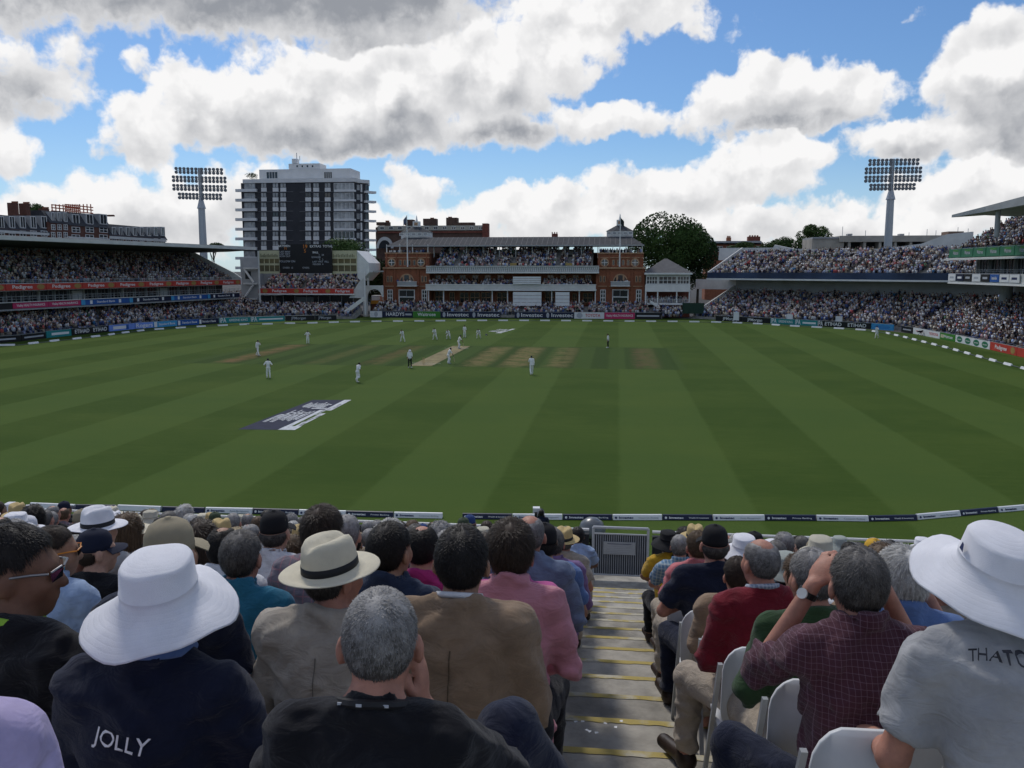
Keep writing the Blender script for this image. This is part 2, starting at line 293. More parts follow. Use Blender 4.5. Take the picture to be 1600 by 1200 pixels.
# painted sponsor marks on the grass (navy block with streaky white lettering)
def logo(pts, label, seed, navy=True):
    c = [onZ(*p) for p in pts]; rng = random.Random(seed)           # near-left, near-right, far-right, far-left
    def bil(u, v, z): a = c[0]*(1-u)+c[1]*u; b2 = c[3]*(1-u)+c[2]*u; q = a*(1-v)+b2*v; return (q[0], q[1], z)
    r = thing('painted_ground_logo', label, 'ground logo', (0, 0, 0))
    if navy: MB().add([bil(0,0,.006), bil(.68,0,.006), bil(.9,1,.006), bil(0,1,.006)], [(0,1,2,3)]).build('navy_block', mat('navy_turf_paint', (.016, .020, .046), .9, .2, 2), r)
    wp = mat('white_turf_paint', (.52, .54, .56), .9, .25, 3); mb = MB()
    def streak(u0, u1, v0, v1, sk=.0): mb.add([bil(u0,v0,.011), bil(u1,v0,.011), bil(u1+sk,v1,.011), bil(u0+sk,v1,.011)], [(0,1,2,3)])
    streak(.69, .985, 0, .10); streak(.70, .80, .10, .62); streak(.86, .955, .10, .5, .02); streak(.80, .97, .60, 1.0, 0.0)
    for k in range(13):
        u = .09+.044*k; a = rng.uniform(.20, .30); streak(u, u+.026, a, a+rng.uniform(.22, .34), rng.uniform(-.02, .02))
    for (u0, u1, v) in ((.12, .62, .30), (.10, .5, .44), (.18, .66, .51)): streak(u0, u1, v, v+.022)
    for k in range(11):
        u = .14+.05*k; a = rng.uniform(.68, .75); streak(u, u+.03, a, a+rng.uniform(.10, .2))
    for k in range(9): u = rng.uniform(.80, .93); a = .12+.08*k; streak(u, u+.03, a, a+.07, .03)
    streak(.2, .72, .80, .825); streak(.45, .78, .66, .69)
    mb.build('white_lettering', wp, r)
logo([(372, 671), (462, 672), (551, 625), (488, 625)], 'navy and white sponsor block painted on the grass in the left outfield', 4)
logo([(754, 520), (783, 520.6), (806, 514), (778, 513.5)], 'small white sponsor mark painted on grass beside the slip fielders', 9, navy=False)
# ---- helpers for long straight things seen at distance: a vertical plane through two ground points
class Plane:
    def __init__(s, A, B):
        s.A = np.array([A[0], A[1], 0.0]); B = np.array([B[0], B[1], 0.0]); s.L = np.linalg.norm(B-s.A); s.u = (B-s.A)/s.L; s.n = np.array([-s.u[1], s.u[0], 0]); s.rz = math.atan2(s.u[1], s.u[0])
    def lx(s, px, py=450, off=0.0):
        r = ray(px, py); A = s.A + s.n*off; k = np.dot(A-_C, s.n)/np.dot(r, s.n); q = _C+r*k; return float(np.dot(q-s.A, s.u)), float(q[2])
    def root(s, name, label, cat, group=None): return thing(name, label, cat, s.A, s.rz, group)
    def box(s, mb, px0, px1, py0, py1, y0, y1):
        """box spanning photo columns px0..px1 and rows py0 (top)..py1 (bottom), from depth offset y0 to y1"""
        pm_ = (py0+py1)/2; xm = (px0+px1)/2
        return mb.box(s.lx(px0, pm_, y0)[0], s.lx(px1, pm_, y0)[0], y0, y1, s.lx(xm, py1, y0)[1], s.lx(xm, py0, y0)[1])
    def part(s, name, m, root, px0, px1, py0, py1, y0, y1): return s.box(MB(), px0, px1, py0, py1, y0, y1).build(name, m, root)
    def window(s, root, px0, px1, py0, py1, y0, nx=1, nz=1, fm_=None, gm=None, name='window', fw=.09):
        pm_ = (py0+py1)/2; a, b2 = s.lx(px0, pm_, y0)[0], s.lx(px1, pm_, y0)[0]; z0, z1 = s.lx((px0+px1)/2, py1, y0)[1], s.lx((px0+px1)/2, py0, y0)[1]
        return window(root, a, b2, z0, z1, y0, nx, nz, fm_, gm, name, fw)
def window(root, a, b2, z0, z1, y0, nx=1, nz=1, fm_=None, gm=None, name='window', fw=.09):
    mb = MB(); D = .14
    xs = [a+(b2-a)*i/nx for i in range(nx+1)]; zs = [z0+(z1-z0)*i/nz for i in range(nz+1)]
    for x in xs: mb.box(x-fw/2, x+fw/2, y0-D, y0+.05, z0, z1)
    for z in zs: mb.box(a-fw/2-.003, b2+fw/2+.003, y0-D+.003, y0+.047, z-fw/2, z+fw/2)
    w = mb.build(name, fm_ or M_white, root); MB().box(a, b2, y0-.035, y0+.02, z0, z1).build('pane', gm or M_glass, w); return w
def board(p0, p1, h, m, items, label, z0=0.02, th=.14, tilt=0.0, group='advertising boards round the boundary', cat='advertising board'):
    """hoarding from ground point p0 to p1 (left to right as seen from the field)"""
    p0 = np.array(p0, float)[:2]; p1 = np.array(p1, float)[:2]; L = np.linalg.norm(p1-p0); rz = math.atan2(p1[1]-p0[1], p1[0]-p0[0])
    r = thing('advertising_board', label, cat, (p0[0], p0[1], z0), rz, group)
    MB().box(.01, L-.01, 0, th, 0, h).build('panel', m, r); fr = MB(); fr.box(0, L, .02, th+.03, h+.003, h+.05); fr.build('top_rail', M_steel, r)
    for it in items:
        if it[0] == 'text': _, s, u, w, hh, mm = it; text('lettering', s, h*hh, mm, r, (L*u, -.012, h*.5), width=L*w)
        elif it[0] == 'bar': _, u, w, v, hh, mm = it; MB().box(L*(u-w/2), L*(u+w/2), -.008, .0, h*(v-hh/2), h*(v+hh/2)).build('emblem', mm, r)
        elif it[0] == 'oval':
            _, u, w, mm = it; MB().add([(L*u+L*w/2*math.cos(a), -.009, h*.5+h*.42*math.sin(a)) for a in np.linspace(0, 6.283, 24, endpoint=False)], [tuple(range(24))]).build('emblem', mm, r)
    return r
def gpt(x, y): return onZ(x, y, 0.0)
# ---- boundary rope of foam blocks: near side with lettering
rope = thing('boundary_rope', 'near boundary rope of navy and white printed foam blocks on the grass', 'boundary rope', (0, 0, 0))
bl = [(45,794,115,797,'w',''),(117,797,180,798,'n',''),(182,797.5,250,800,'w',''),(252,800,318,802,'n',''),(320,801.5,394,803,'w','Asset Management'),(394.5,803,465.5,805,'n','Private Banking'),(466,805,540,807,'w','Asset Management'),(540.5,807,614,809,'n','Private Banking'),(615,809,691,810.5,'w','Corporate Banking'),
 (722,811,800,812,'n','Wealth & Investment'),(800.5,812,879,812.5,'w','Asset Management'),(879.5,812.5,957,813,'n','Private Banking'),(957.5,813,1035,813,'w','Corporate Banking'),(1035.5,813,1114,813.5,'n','Wealth & Investment'),(1114.5,813.5,1195.5,813.5,'w','Asset Management'),(1196,813.5,1276,814,'n','Private Banking'),(1276.5,814,1358,815,'w','Corporate Banking'),(1358.5,815,1434,813.5,'n','Wealth & Investment'),(1434.5,812.5,1502,806.5,'w','Asset Management'),(1502.5,806.5,1561,801,'n','Private Banking'),(1561.5,801,1630,795,'w','Corporate Banking')]
for (x0, y0, x1, y1, c, s) in bl:
    a, b2 = gpt(x0, y0), gpt(x1, y1); L = np.linalg.norm(b2-a); rz = math.atan2(b2[1]-a[1], b2[0]-a[0])
    o = MB().prism([(0, .01), (.26, .01), (.17, .21), (.13, .215), (.08, .20)], .01, L-.01, 'x').build('foam_block', M_pw if c == 'w' else M_navy, rope); o.location = tuple(a); o.rotation_euler = (0, 0, rz)
    tm = T_navy if c == 'w' else T_white
    if s:
        ry = (math.radians(67), 0, 0)
        text('lettering', 'Investec', .085, tm, o, (L*.27, .025, .10), ry, width=L*.30, bold=.03); text('lettering', s, .06, T_grey if c == 'w' else T_white, o, (L*.72, .025, .10), ry, width=L*.40)
        MB().add([(L*.065+.05*math.cos(q), .022+.0*math.sin(q)+.02*math.sin(q), .10+.045*math.sin(q)) for q in np.linspace(0, 6.28, 8, endpoint=False)], [tuple(range(8))]).build('emblem', tm, o)
# far side rope: short white blocks on a dark rope
frope = thing('boundary_rope', 'far boundary rope with short white blocks curving round the outfield', 'boundary rope', (0, 0, 0))
path = [(-40,545),(0,540.5),(28,540),(58,536.5),(88,533),(115,530.5),(140,527.5),(163,525),(186,521.5),(207,519),(228,516.5),(256,514.5),(289,512.5),(320,510.5),(351,509),(384,507.5),(417,507),(450,506),(483,505.5),(515,504.5),(547,503.6),(579,503),(611,502.7),(642,502.5),(673,502.2),(704,501.8),(734,501.6),(765,501.5),(796,501.5),(826,501.5),(857,501.6),(888,501.8),(920,502),(952,502.2),(984,502.6),(1015,502.8),(1047,503),(1078,503.4),(1110,503.8),(1137,504.5),(1164,505.6),(1194,507),(1225,509.3),(1256,511),(1287,512.5),(1318,514.3),(1352,516.5),(1387,521.5),(1415,528),(1447,536),(1483,545),(1522,556),(1565,568),(1612,580),(1665,594)]
pp = [gpt(*q) for q in path]; seg = [np.linalg.norm(pp[i+1]-pp[i]) for i in range(len(pp)-1)]
mb = MB(); mb.tube([(q[0], q[1], .06) for q in pp], .05, 6); mb.build('rope', mat('dark_rope', (.10, .12, .12), .9), frope)
TOT = sum(seg); s_ = 0.0; 
def along(s):
    for i, L in enumerate(seg):
        if s <= L: return pp[i]+(pp[i+1]-pp[i])*(s/L), (pp[i+1]-pp[i])/L
        s -= L
    return pp[-1], (pp[-1]-pp[-2])/seg[-1]
blk = MB().prism([(-.14, .005), (.14, .005), (.03, .25), (-.03, .25)], -.95, .95, 'x').mesh('foam_block', M_pw)
while s_ < TOT-1:
    q, d = along(s_+1); inst('foam_block', blk, frope, (q[0], q[1], .0), rot=(0, 0, math.atan2(d[1], d[0]))); s_ += 4.15
# ---- advertising boards
I2 = lambda: [('text', 'Investec', .29, .36, .62, T_white), ('text', 'Investec', .80, .36, .62, T_white), ('oval', .06, .05, T_grey), ('oval', .56, .05, T_grey)]
YB = 178.6
def pboard(x0, x1, m, items, label, h=1.3): a = onY(x0, 492, YB); b2 = onY(x1, 492, YB); return board((a[0], YB), (b2[0], YB), h, m, items, label)
pboard(578, 597, M_pw, [('oval', .5, .3, T_grey)], 'small white board with a grey emblem, left end of pavilion row')
pboard(597.3, 645, M_navy, [('text', 'HARDYS', .42, .6, .6, T_white), ('bar', .86, .2, .5, .3, T_grey)], 'dark navy board with white serif capitals beside the green board')
pboard(645.3, 688, M_green, [('text', 'Waitrose', .5, .66, .55, T_white)], 'bright green advertising board with white lettering below pavilion')
pboard(688.3, 782, M_navy, I2(), 'long navy board with repeated white words left of the sightscreen gap')
pboard(804, 897, M_navy, I2(), 'long navy board with repeated white words right of the sightscreen gap')
pboard(897.3, 944, M_pw, [('text', 'TOYOTA', .62, .5, .5, T_red), ('oval', .18, .2, T_grey)], 'white advertising board with red capitals and grey oval emblem')
pboard(944.3, 992, M_mag, [('text', 'Vitality HEALTH INSURANCE', .5, .88, .36, T_white)], 'magenta advertising board with small white lettering below right tower')
pboard(992.3, 1033, M_black, [('bar', .5, .86, .5, 0.24, T_grey)], 'black advertising board with grey capitals, right end of pavilion row')
def cboard(pts, m, items, label, h=1.0): return board(gpt(*pts[0]), gpt(*pts[1]), h, m, items, label)
cboard([(-60, 540.5), (34, 533.5)], M_black, [('bar', .5, .8, .5, 0.24, T_grey)], 'black board with grey capitals at left edge of the photo', .9)
cboard([(34.5, 533.2), (72, 528.6)], M_black, [('bar', .5, .8, .5, 0.24, T_grey)], 'black board with grey capitals beside the sea-green board', .9)
cboard([(73, 528.4), (112, 524.5)], M_teal, [('bar', .55, .7, .5, 0.35, T_white)], 'sea-green board with pale lettering under the left stand')
cboard([(112.5, 524.4), (170, 518.4)], M_black, [('text', 'ETIHAD', .27, .38, .6, T_white), ('text', 'ETIHAD', .76, .38, .6, T_white)], 'black board with white capitals written twice, left boundary')
cboard([(171, 518.2), (211, 514.2)], M_pale, [('bar', .4, .5, .5, .5, T_white), ('bar', .7, .1, .5, .8, M_blue)], 'pale blue and white board between black board and blue boards')
cboard([(211.5, 514), (240, 512)], M_pale, [('text', 'Rogers', .5, .9, .7, T_white)], 'short pale blue board with large white italic word')
cboard([(240.5, 512), (277, 509.3)], M_sky, [('text', 'Standard Bank', .56, .7, .4, T_white), ('bar', .08, .12, .5, .9, T_white)], 'light blue board, first of the three blue boards')
cboard([(277.5, 509.2), (311, 507.2)], M_blue, [('text', 'Standard Bank', .56, .7, .4, T_white), ('bar', .08, .1, .5, .8, T_white)], 'mid blue board, second of the three blue boards')
cboard([(311.5, 507.1), (342, 505.5)], M_navy, [('text', 'Standard Bank', .5, .7, .4, T_white), ('bar', .06, .1, .5, .8, T_white)], 'darkest of the three blue boards on left boundary')
cboard([(342.5, 505.4), (391, 503.6)], M_teal, [('text', 'IPA', .12, .2, .9, T_white), ('text', 'GREENE KING', .62, .6, .45, T_white)], 'teal board with large white capitals at corner of left stand')
cboard([(391.5, 503.6), (445, 501.8)], M_teal, [('text', 'IPA', .10, .18, .9, T_white), ('bar', .60, .7, .5, 0.28, T_white)], 'teal board with small white line below the scoreboard stand')
cboard([(446, 501.6), (492, 500.8)], M_black, [('text', 'JPMorgan', .45, .5, .55, T_grey)], 'black board with grey serif word below the scoreboard')
cboard([(492.5, 500.8), (526, 500.2)], M_black, [('text', 'JPMorgan', .45, .6, .55, T_grey)], 'second black board with grey serif word, nearer white stairs')
cboard([(1118, 501.4), (1160, 503.3)], M_black, [('text', 'JPMorgan', .55, .55, .55, T_white)], 'black board with white serif word at foot of open stand')
cboard([(1160.5, 503.4), (1203, 505.6)], M_black, [('text', 'JPMorgan', .45, .55, .55, T_white)], 'black board with white serif word beside the teal boards')
cboard([(1203.5, 505.7), (1241, 508)], M_teal, [('text', 'IPA', .14, .24, .9, T_white), ('text', 'GREENE KING', .64, .58, .45, T_white)], 'teal board with white capitals, right boundary, nearer the pavilion')
cboard([(1241.5, 508), (1277, 510)], M_teal, [('text', 'IPA', .14, .24, .9, T_white), ('bar', .64, .58, .5, 0.32, T_white)], 'teal board with white capitals beside the black board, right boundary')
cboard([(1277.5, 510), (1360, 514.5)], M_black, [('text', 'IPA', .05, .1, .9, T_white), ('text', 'ETIHAD', .30, .32, .62, T_white), ('text', 'ETIHAD', .75, .34, .62, T_white)], 'long black board with white capitals at the right corner')
cboard([(1360.5, 514.4), (1396, 517)], M_sky, [('bar', .5, .7, .5, .08, M_blue), ('bar', .5, .6, .7, .06, M_blue), ('bar', .5, .6, .3, .06, M_blue)], 'bright sky blue board at the corner of right boundary')
cboard([(1408, 518.5), (1426, 521.3)], M_black, [('bar', .5, .7, .5, 0.21, T_grey)], 'short black board at the start of the right side row', .95)
cboard([(1426.5, 521.4), (1468, 529.5)], M_pw, [('text', 'TOYOTA', .78, .36, .4, T_red), ('text', 'TOYOTA', .24, .3, .3, T_red)], 'white board with red capitals on the right side', .95)
cboard([(1468.5, 529.6), (1492, 534.2)], M_green, [('text', 'Waitrose', .55, .6, .45, T_white), ('bar', .15, .2, .5, .5, M_cream)], 'green board between white boards on the right side', .95)
cboard([(1492.5, 534.3), (1546, 546.4)], M_pw, [('oval', .13, .17, T_grn), ('oval', .38, .17, T_grn), ('oval', .63, .17, T_grn), ('oval', .87, .17, T_grn)] + [('text', 'Specsavers', u, .13, .16, T_white) for u in (.13, .38, .63, .87)], 'white board with four dark green ovals on right side', .98)
cboard([(1546.5, 546.5), (1588, 556.2)], M_red, [('text', 'Pedigree', .42, .55, .5, T_white), ('oval', .86, .16, T_gold)], 'red board with white word on the right side', 1.0)
cboard([(1588.5, 556.4), (1650, 571)], M_red, [('text', 'Pedigree', .42, .55, .5, T_white), ('oval', .86, .16, T_gold)], 'red board with white word cut by the right photo edge', 1.0)
# ================================================================== FAR CROWD (reads as one mass): low figures, one mesh for each stand
def crowd_template():
    mb = MB()
    def fr(z, w, d, y): return [(-w, y-d, z), (w, y-d, z), (w, y+d, z), (-w, y+d, z)]
    tv = fr(.46, .17, .11, 0) + fr(.80, .19, .11, .0) + fr(1.04, .20, .09, .01) + fr(1.13, .06, .05, .0)
    mb.add(tv, [(0,3,2,1), (12,13,14,15)] + [(i*4+k, i*4+(k+1) % 4, i*4+4+(k+1) % 4, i*4+4+k) for i in range(3) for k in range(4)])
    nt = len(mb.v)
    for s in (-1, 1): mb.add([(s*.2, .0, 1.04), (s*.27, .02, .98), (s*.25, -.10, .72), (s*.17, -.06, .74), (s*.12, -.30, .66), (s*.08, -.26, .62)], [(0,1,2,3), (3,2,4,5), (0,3,5,4)])
    na = len(mb.v)
    for s in (-1, 1): mb.box(s*.1-.075, s*.1+.075, -.46, .05, .42, .55); mb.box(s*.1-.06, s*.1+.06, -.48, -.36, 0, .43)
    nl = len(mb.v)
    hv = []; prof = [(.02, -.13), (.065, -.08), (.085, 0), (.07, .075), (.02, .115)]
    for (r, z) in prof:
        for k in range(7): a = 2*math.pi*k/7; hv.append((r*.95*math.sin(a), -r*1.15*math.cos(a)-.02, 1.25+z))
    mb.add(hv, [(i*7+k, i*7+(k+1) % 7, i*7+7+(k+1) % 7, i*7+7+k) for i in range(4) for k in range(7)] + [tuple(28+k for k in range(7))])
    v = np.array(mb.v); tri = []
    for f in mb.f:
        for i in range(1, len(f)-1): tri.append((f[0], f[i], f[i+1]))
    part = np.zeros(len(v), int); part[nt:na] = 1; part[na:nl] = 2; part[nl:] = 3
    hair = (part == 3) & ((v[:, 2] > 1.30) | ((v[:, 1] > .0) & (v[:, 2] > 1.2)))
    part[hair] = 4
    return v, np.array(tri), part
CT_V, CT_F, CT_P = crowd_template()
cm = bpy.data.materials.new('crowd_clothing'); cm.use_nodes = True; _t = cm.node_tree; _a = nd(_t, 'ShaderNodeVertexColor', layer_name='Col'); _b = _t.nodes['Principled BSDF']; _b.inputs['Roughness'].default_value = .9; _b.inputs['Specular IOR Level'].default_value = .1
_t.links.new(_a.outputs[0], _b.inputs['Base Color'])
SH = np.array([(.62,.62,.61),(.50,.52,.56),(.36,.43,.56),(.30,.40,.62),(.06,.09,.22),(.03,.03,.05),(.02,.02,.025),(.45,.10,.10),(.55,.35,.36),(.42,.36,.28),(.25,.23,.21),(.12,.13,.15),(.32,.34,.5),(.05,.16,.3),(.6,.55,.45),(.1,.2,.12)])
SHP = np.array([17,10,4,2,9,10,11,3,4,7,9,10,2,1.5,6,1.5]); SHP = SHP/SHP.sum()
SK = np.array([(.42,.24,.16),(.48,.29,.21),(.36,.19,.12),(.22,.11,.07)]); HR = np.array([(.02,.015,.012),(.05,.03,.02),(.12,.08,.05),(.30,.29,.28),(.5,.5,.49),(.72,.71,.68),(.6,.52,.36),(.03,.04,.1)])
def crowd(name, label, rows, occ=.95, shade_mul=1.0, step=.5, seed=1):
    """rows: (Plane, x0, x1, y, z) seat lines in the plane's frame; figures face the field"""
    rng = np.random.default_rng(seed); pos = []; ang = []
    for (pl, x0, x1, y, z, *gaps) in rows:
        n = int((x1-x0)/step)
        if n < 1: continue
        x = x0+(np.arange(n)+.5)*step+rng.normal(0, .06, n); k = rng.random(n) < occ
        for (a, b2) in (gaps[0] if gaps else []): k &= ~((x > a) & (x < b2))
        k &= ((x+seed*3.7) % 13.6) > 1.05; k &= (np.sin(x*1.9+y*2.3+seed)*np.sin(x*.63-y*1.1) < .86)
        x = x[k]; w = pl.A[None, :]+pl.u[None, :]*x[:, None]+pl.n[None, :]*(y+rng.normal(0, .07, len(x)))[:, None]; w[:, 2] = z+rng.normal(0, .03, len(x)); pos.append(w); ang.append(np.full(len(x), pl.rz)+rng.normal(0, .35, len(x)))
    pos = np.concatenate(pos); ang = np.concatenate(ang); N = len(pos); V = len(CT_V)
    sc = rng.normal(1.0, .05, N); c, s = np.cos(ang), np.sin(ang); v = CT_V[None]*sc[:, None, None]; lean = rng.normal(.05, .12, N); v = v.copy(); v[:, :, 1] -= (v[:, :, 2]-.5)*lean[:, None]*(CT_P != 2)[None]
    out = np.empty((N, V, 3)); out[:, :, 0] = v[:, :, 0]*c[:, None]-v[:, :, 1]*s[:, None]+pos[:, None, 0]; out[:, :, 1] = v[:, :, 0]*s[:, None]+v[:, :, 1]*c[:, None]+pos[:, None, 1]; out[:, :, 2] = v[:, :, 2]+pos[:, None, 2]
    shirt = SH[rng.choice(len(SH), N, p=SHP)]*rng.uniform(.8, 1.1, (N, 1)); skin = SK[rng.integers(0, 4, N)]; hair = HR[rng.choice(len(HR), N, p=np.array([9,8,5,4,2.5,3,1.5,1.5])/34.5)]
    slv = np.where(rng.random((N, 1)) < .5, shirt, skin); leg = SH[rng.choice([4, 5, 9, 10, 11, 12], N)]*.8
    pal = np.stack([shirt, slv, leg, skin, hair], 1); col = np.ones((N, V, 4)); col[:, :, :3] = np.clip(pal[:, CT_P], 0, .8)*shade_mul
    f = (CT_F[None]+(np.arange(N)*V)[:, None, None]).reshape(-1, 3)
    o = link(bpy.data.objects.new(name, npmesh(name, out.reshape(-1, 3), f, cm, False, col.reshape(-1, 4)))); return tag(o, label, 'crowd', kind='stuff')
def terrace(pl, root, x0, x1, n, y0, z0, dy, dz, m=None, name='terrace', back=0.0):
    """stepped seating; returns the rows for the crowd"""
    prof = [(y0, z0-.6)]; rows = []
    for i in range(n):
        prof += [(y0+i*dy, z0+i*dz), (y0+(i+1)*dy, z0+i*dz)]; rows.append((pl, x0+.2, x1-.2, y0+i*dy+.45, z0+i*dz))
    prof += [(y0+n*dy+back, z0+(n-1)*dz), (y0+n*dy+back, z0-.6+max(0, (n-1)*dz-.6)), (y0+2*dy, z0-.6)]
    MB().prism(prof, x0, x1, 'x').build(name, m or M_conc, root); return rows
def railing(root, x0, x1, y, z0, h, n, m=None, name='railing', r=.03):
    mb = MB()
    for i in range(n+1): x = x0+(x1-x0)*i/n; mb.box(x-r, x+r, y-r, y+r, z0, z0+h)
    mb.box(x0, x1, y-r-.003, y+r+.003, z0+h, z0+h+.06); mb.box(x0, x1, y-r*.6, y+r*.6, z0+h*.5, z0+h*.5+.04); return mb.build(name, m or M_white, root)
# ---------------- covered stand on the left
A = gpt(0, 535); B = gpt(300, 506); dv = (B-A)/np.linalg.norm(B-A); A2 = A-dv*32; PL = Plane(A2, A2+dv); xe = PL.lx(376, 443, 4.5)[0]
ST = PL.root('covered_grandstand', 'long covered two-tier grandstand with red and blue boards on the left', 'grandstand')
rowsL = terrace(PL, ST, 0, xe+14, 14, 1.6, .6, .8, .27)
MB().box(0, xe, 5, 16, 4.0, 4.25).build('floor_slab', M_grey, ST); MB().box(0, xe, 4.7, 5.3, 5.2, 5.28).build('balcony_coping', M_white, ST); MB().box(0, xe, 5.02, 5.3, 4.25, 5.197).build('balcony_front', M_navy, ST)
railing(ST, 0, xe, 5.05, 5.283, .75, 60, M_steel)
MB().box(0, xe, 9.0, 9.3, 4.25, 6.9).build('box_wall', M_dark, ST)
for i in range(int(xe/3.2)):
    x = i*3.2+.4; MB().box(x, x+.22, 8.6, 8.95, 4.25, 6.9).build('partition', M_grey if i % 3 else M_offw, ST); window(ST, x+.35, x+3.0, 4.4, 6.75, 8.95, 3, 1, M_grey, M_glass, fw=.06)
    if i % 7 == 3: MB().box(x+.4, x+2.6, 8.4, 8.6, 4.8, 6.6).build('white_panel', M_offw, ST)
MB().box(0, xe, 4.6, 17, 6.9, 7.15).build('upper_floor_slab', M_grey, ST); MB().box(0, xe, 4.62, 4.9, 7.153, 8.05).build('upper_parapet', M_offw, ST)
rowsU = terrace(PL, ST, 0, xe, 14, 5.4, 7.5, .78, .37); railing(ST, 0, xe, 4.75, 8.053, .45, 60, M_steel)
MB().box(0, xe, 16.8, 17.1, 4.25, 14.1).build('back_wall', M_grey, ST)
MB().prism([(1.6, 14.5), (1.6, 14.2), (8, 13.9), (17.6, 13.7), (17.6, 14.9), (2.2, 14.95)], -1, xe+1.2, 'x').build('roof', mat('roof_sheet', (.10, .10, .105), .7, .1, .3), ST)
MB().box(-1, xe+1.2, 1.3, 1.597, 14.25, 14.85).build('roof_fascia', M_offw, ST)
for i in range(10): x = 3+i*(xe-4)/9; MB().box(x-.15, x+.15, 15.8, 16.1, 12.3, 13.75).build('roof_post', M_steel, ST)
MB().prism([(4.4, 6.9), (4.4, 8.4), (6.0, 9.4), (15.5, 13.7), (16.7, 13.7), (16.7, 6.9)], xe+.01, xe+.35, 'x').build('end_wall', M_white, ST)
# sponsor boards hung on the two balcony fronts
def hang(pl, x0, x1, y, z0, z1, m, items, label, group):
    p0 = pl.A+pl.u*x0+pl.n*y; p1 = pl.A+pl.u*x1+pl.n*y; return board(p0, p1, z1-z0, m, items, label, z0=z0, th=.1, group=group)
n = 13; w = xe/n
ORD = 'first second third fourth fifth sixth seventh eighth ninth tenth eleventh twelfth thirteenth fourteenth'.split()
for i in range(n): hang(PL, i*w+.02, (i+1)*w-.02, 4.48, 7.0, 7.95, M_red, [('text', 'Pedigree', .40, .52, .55, T_white), ('oval', .86, .2, T_gold)], 'red board with white word on left stand upper front, %s from the far end' % ORD[n-1-i], 'red boards on the left stand')
xb = PL.lx(126, 470, 4.9)[0]; xa = PL.lx(20, 480, 4.9)[0]; xm = (xa+xb)/2
hang(PL, 0.1, xa-.1, 4.86, 4.3, 5.15, M_black, [('bar', .8, .2, .5, .3, T_grey)], 'black board on left stand lower front at photo edge', 'boards on the left stand lower front')
hang(PL, xa, xm-.02, 4.86, 4.3, 5.15, M_mag, [('text', 'Vitality HEALTH INSURANCE', .5, .8, .42, T_white)], 'magenta board on left stand lower front, nearer the photo edge', 'boards on the left stand lower front')
hang(PL, xm+.02, xb, 4.86, 4.3, 5.15, M_mag, [('text', 'Vitality HEALTH INSURANCE', .5, .8, .42, T_white)], 'magenta board on left stand lower front, beside the blue boards', 'boards on the left stand lower front')
for i in range(4): w = (xe-xb)/4; hang(PL, xb+i*w+.05, xb+(i+1)*w-.05, 4.86, 4.3, 5.15, M_blue if i % 2 == 0 else M_navy, [('text', 'Standard Bank', .5, .4, .42, T_white), ('bar', .2, .05, .5, .7, T_white), ('bar', .8, .05, .5, .7, T_white), ('bar', .04, .08, .5, .99, M_sky)], 'blue board on left stand lower front, %s from the far end' % ORD[3-i], 'boards on the left stand lower front')
xs = PL.lx(165, 500, 6)[0]
rowsL = [(p, a, xe+13, y, z, [(xs+ (y-8)*1.2, xs+1.2+(y-8)*1.2)]) for (p, a, b2, y, z) in rowsL]
crowd('seated_crowd', 'packed spectators in the lower tier of the left covered stand', rowsL, .95, seed=2)
crowd('seated_crowd', 'packed spectators under the roof of the left covered stand', rowsU, .96, seed=3)
MB().tube([(xs, 1.7, 1.6), (xs+9, 9.5, 4.2)], .04, 6).build('stair_handrail', M_steel, ST)
# stair tower between covered stand and scoreboard stand
PT = Plane(onY(372, 470, 186), onY(408, 470, 186)); r = PT.root('stair_tower', 'grey concrete stair tower between left stand and scoreboard', 'stair tower')
PT.part('wall', M_grey, r, 377, 404, 402, 500, 0, 8); 
for k in range(3): PT.box(MB(), 380, 402, 418+k*24, 420.5+k*24, -.8, 0).build('landing', M_offw, r)
for k in range(3):
    a, z = PT.lx(382+ (k % 2)*14, 421+k*24, -.5); b2, z2 = PT.lx(396-(k % 2)*14, 441+k*24, -.5); MB().tube([(a, -.5, z), (b2, -.5, z2)], .25, 6).build('stair_flight', M_white, r)
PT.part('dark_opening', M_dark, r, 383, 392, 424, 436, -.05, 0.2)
# ---------------- scoreboard stand
PS = Plane(onY(404, 470, 178), onY(560, 470, 178)); r = PS.root('scoreboard_stand', 'two-tier stand with cream roof fronts carrying the black scoreboard', 'grandstand')
X0 = PS.lx(405, 455)[0]; X1 = PS.lx(553, 455)[0]
PS.part('back_wall', M_grey, r, 404, 562, 400, 500, 11, 11.4)
PS.part('floor_slab', M_white, r, 404, 553, 458.8, 460.6, -.3, 10.9)
PS.part('parapet', M_red, r, 404, 552, 451.8, 458.4, 0.15, .4)
zf = PS.lx(480, 458, 0)[1]; rowsSU = terrace(PS, r, X0, X1, 9, .8, zf+.2, .8, .36)
rowsSL = terrace(PS, r, X0, X1+1.5, 8, -6.0, .5, .8, .22)
PS.part('glass_front', M_glass, r, 406, 552, 462, 484, 4.0, 4.2)
for k in range(9): x = 406+k*18.2; PS.part('mullion', M_grey, r, x, x+.9, 460.7, 486, 3.85, 3.98)
for x in (444, 514.5): PS.window(r, x, x+11, 472, 481, 3.95, 2, 2, M_white)
PS.part('glass_panel', mat('light_glass', (.16, .19, .2), .2, .1, .4), r, 463, 490, 464, 482, 3.9, 3.96)
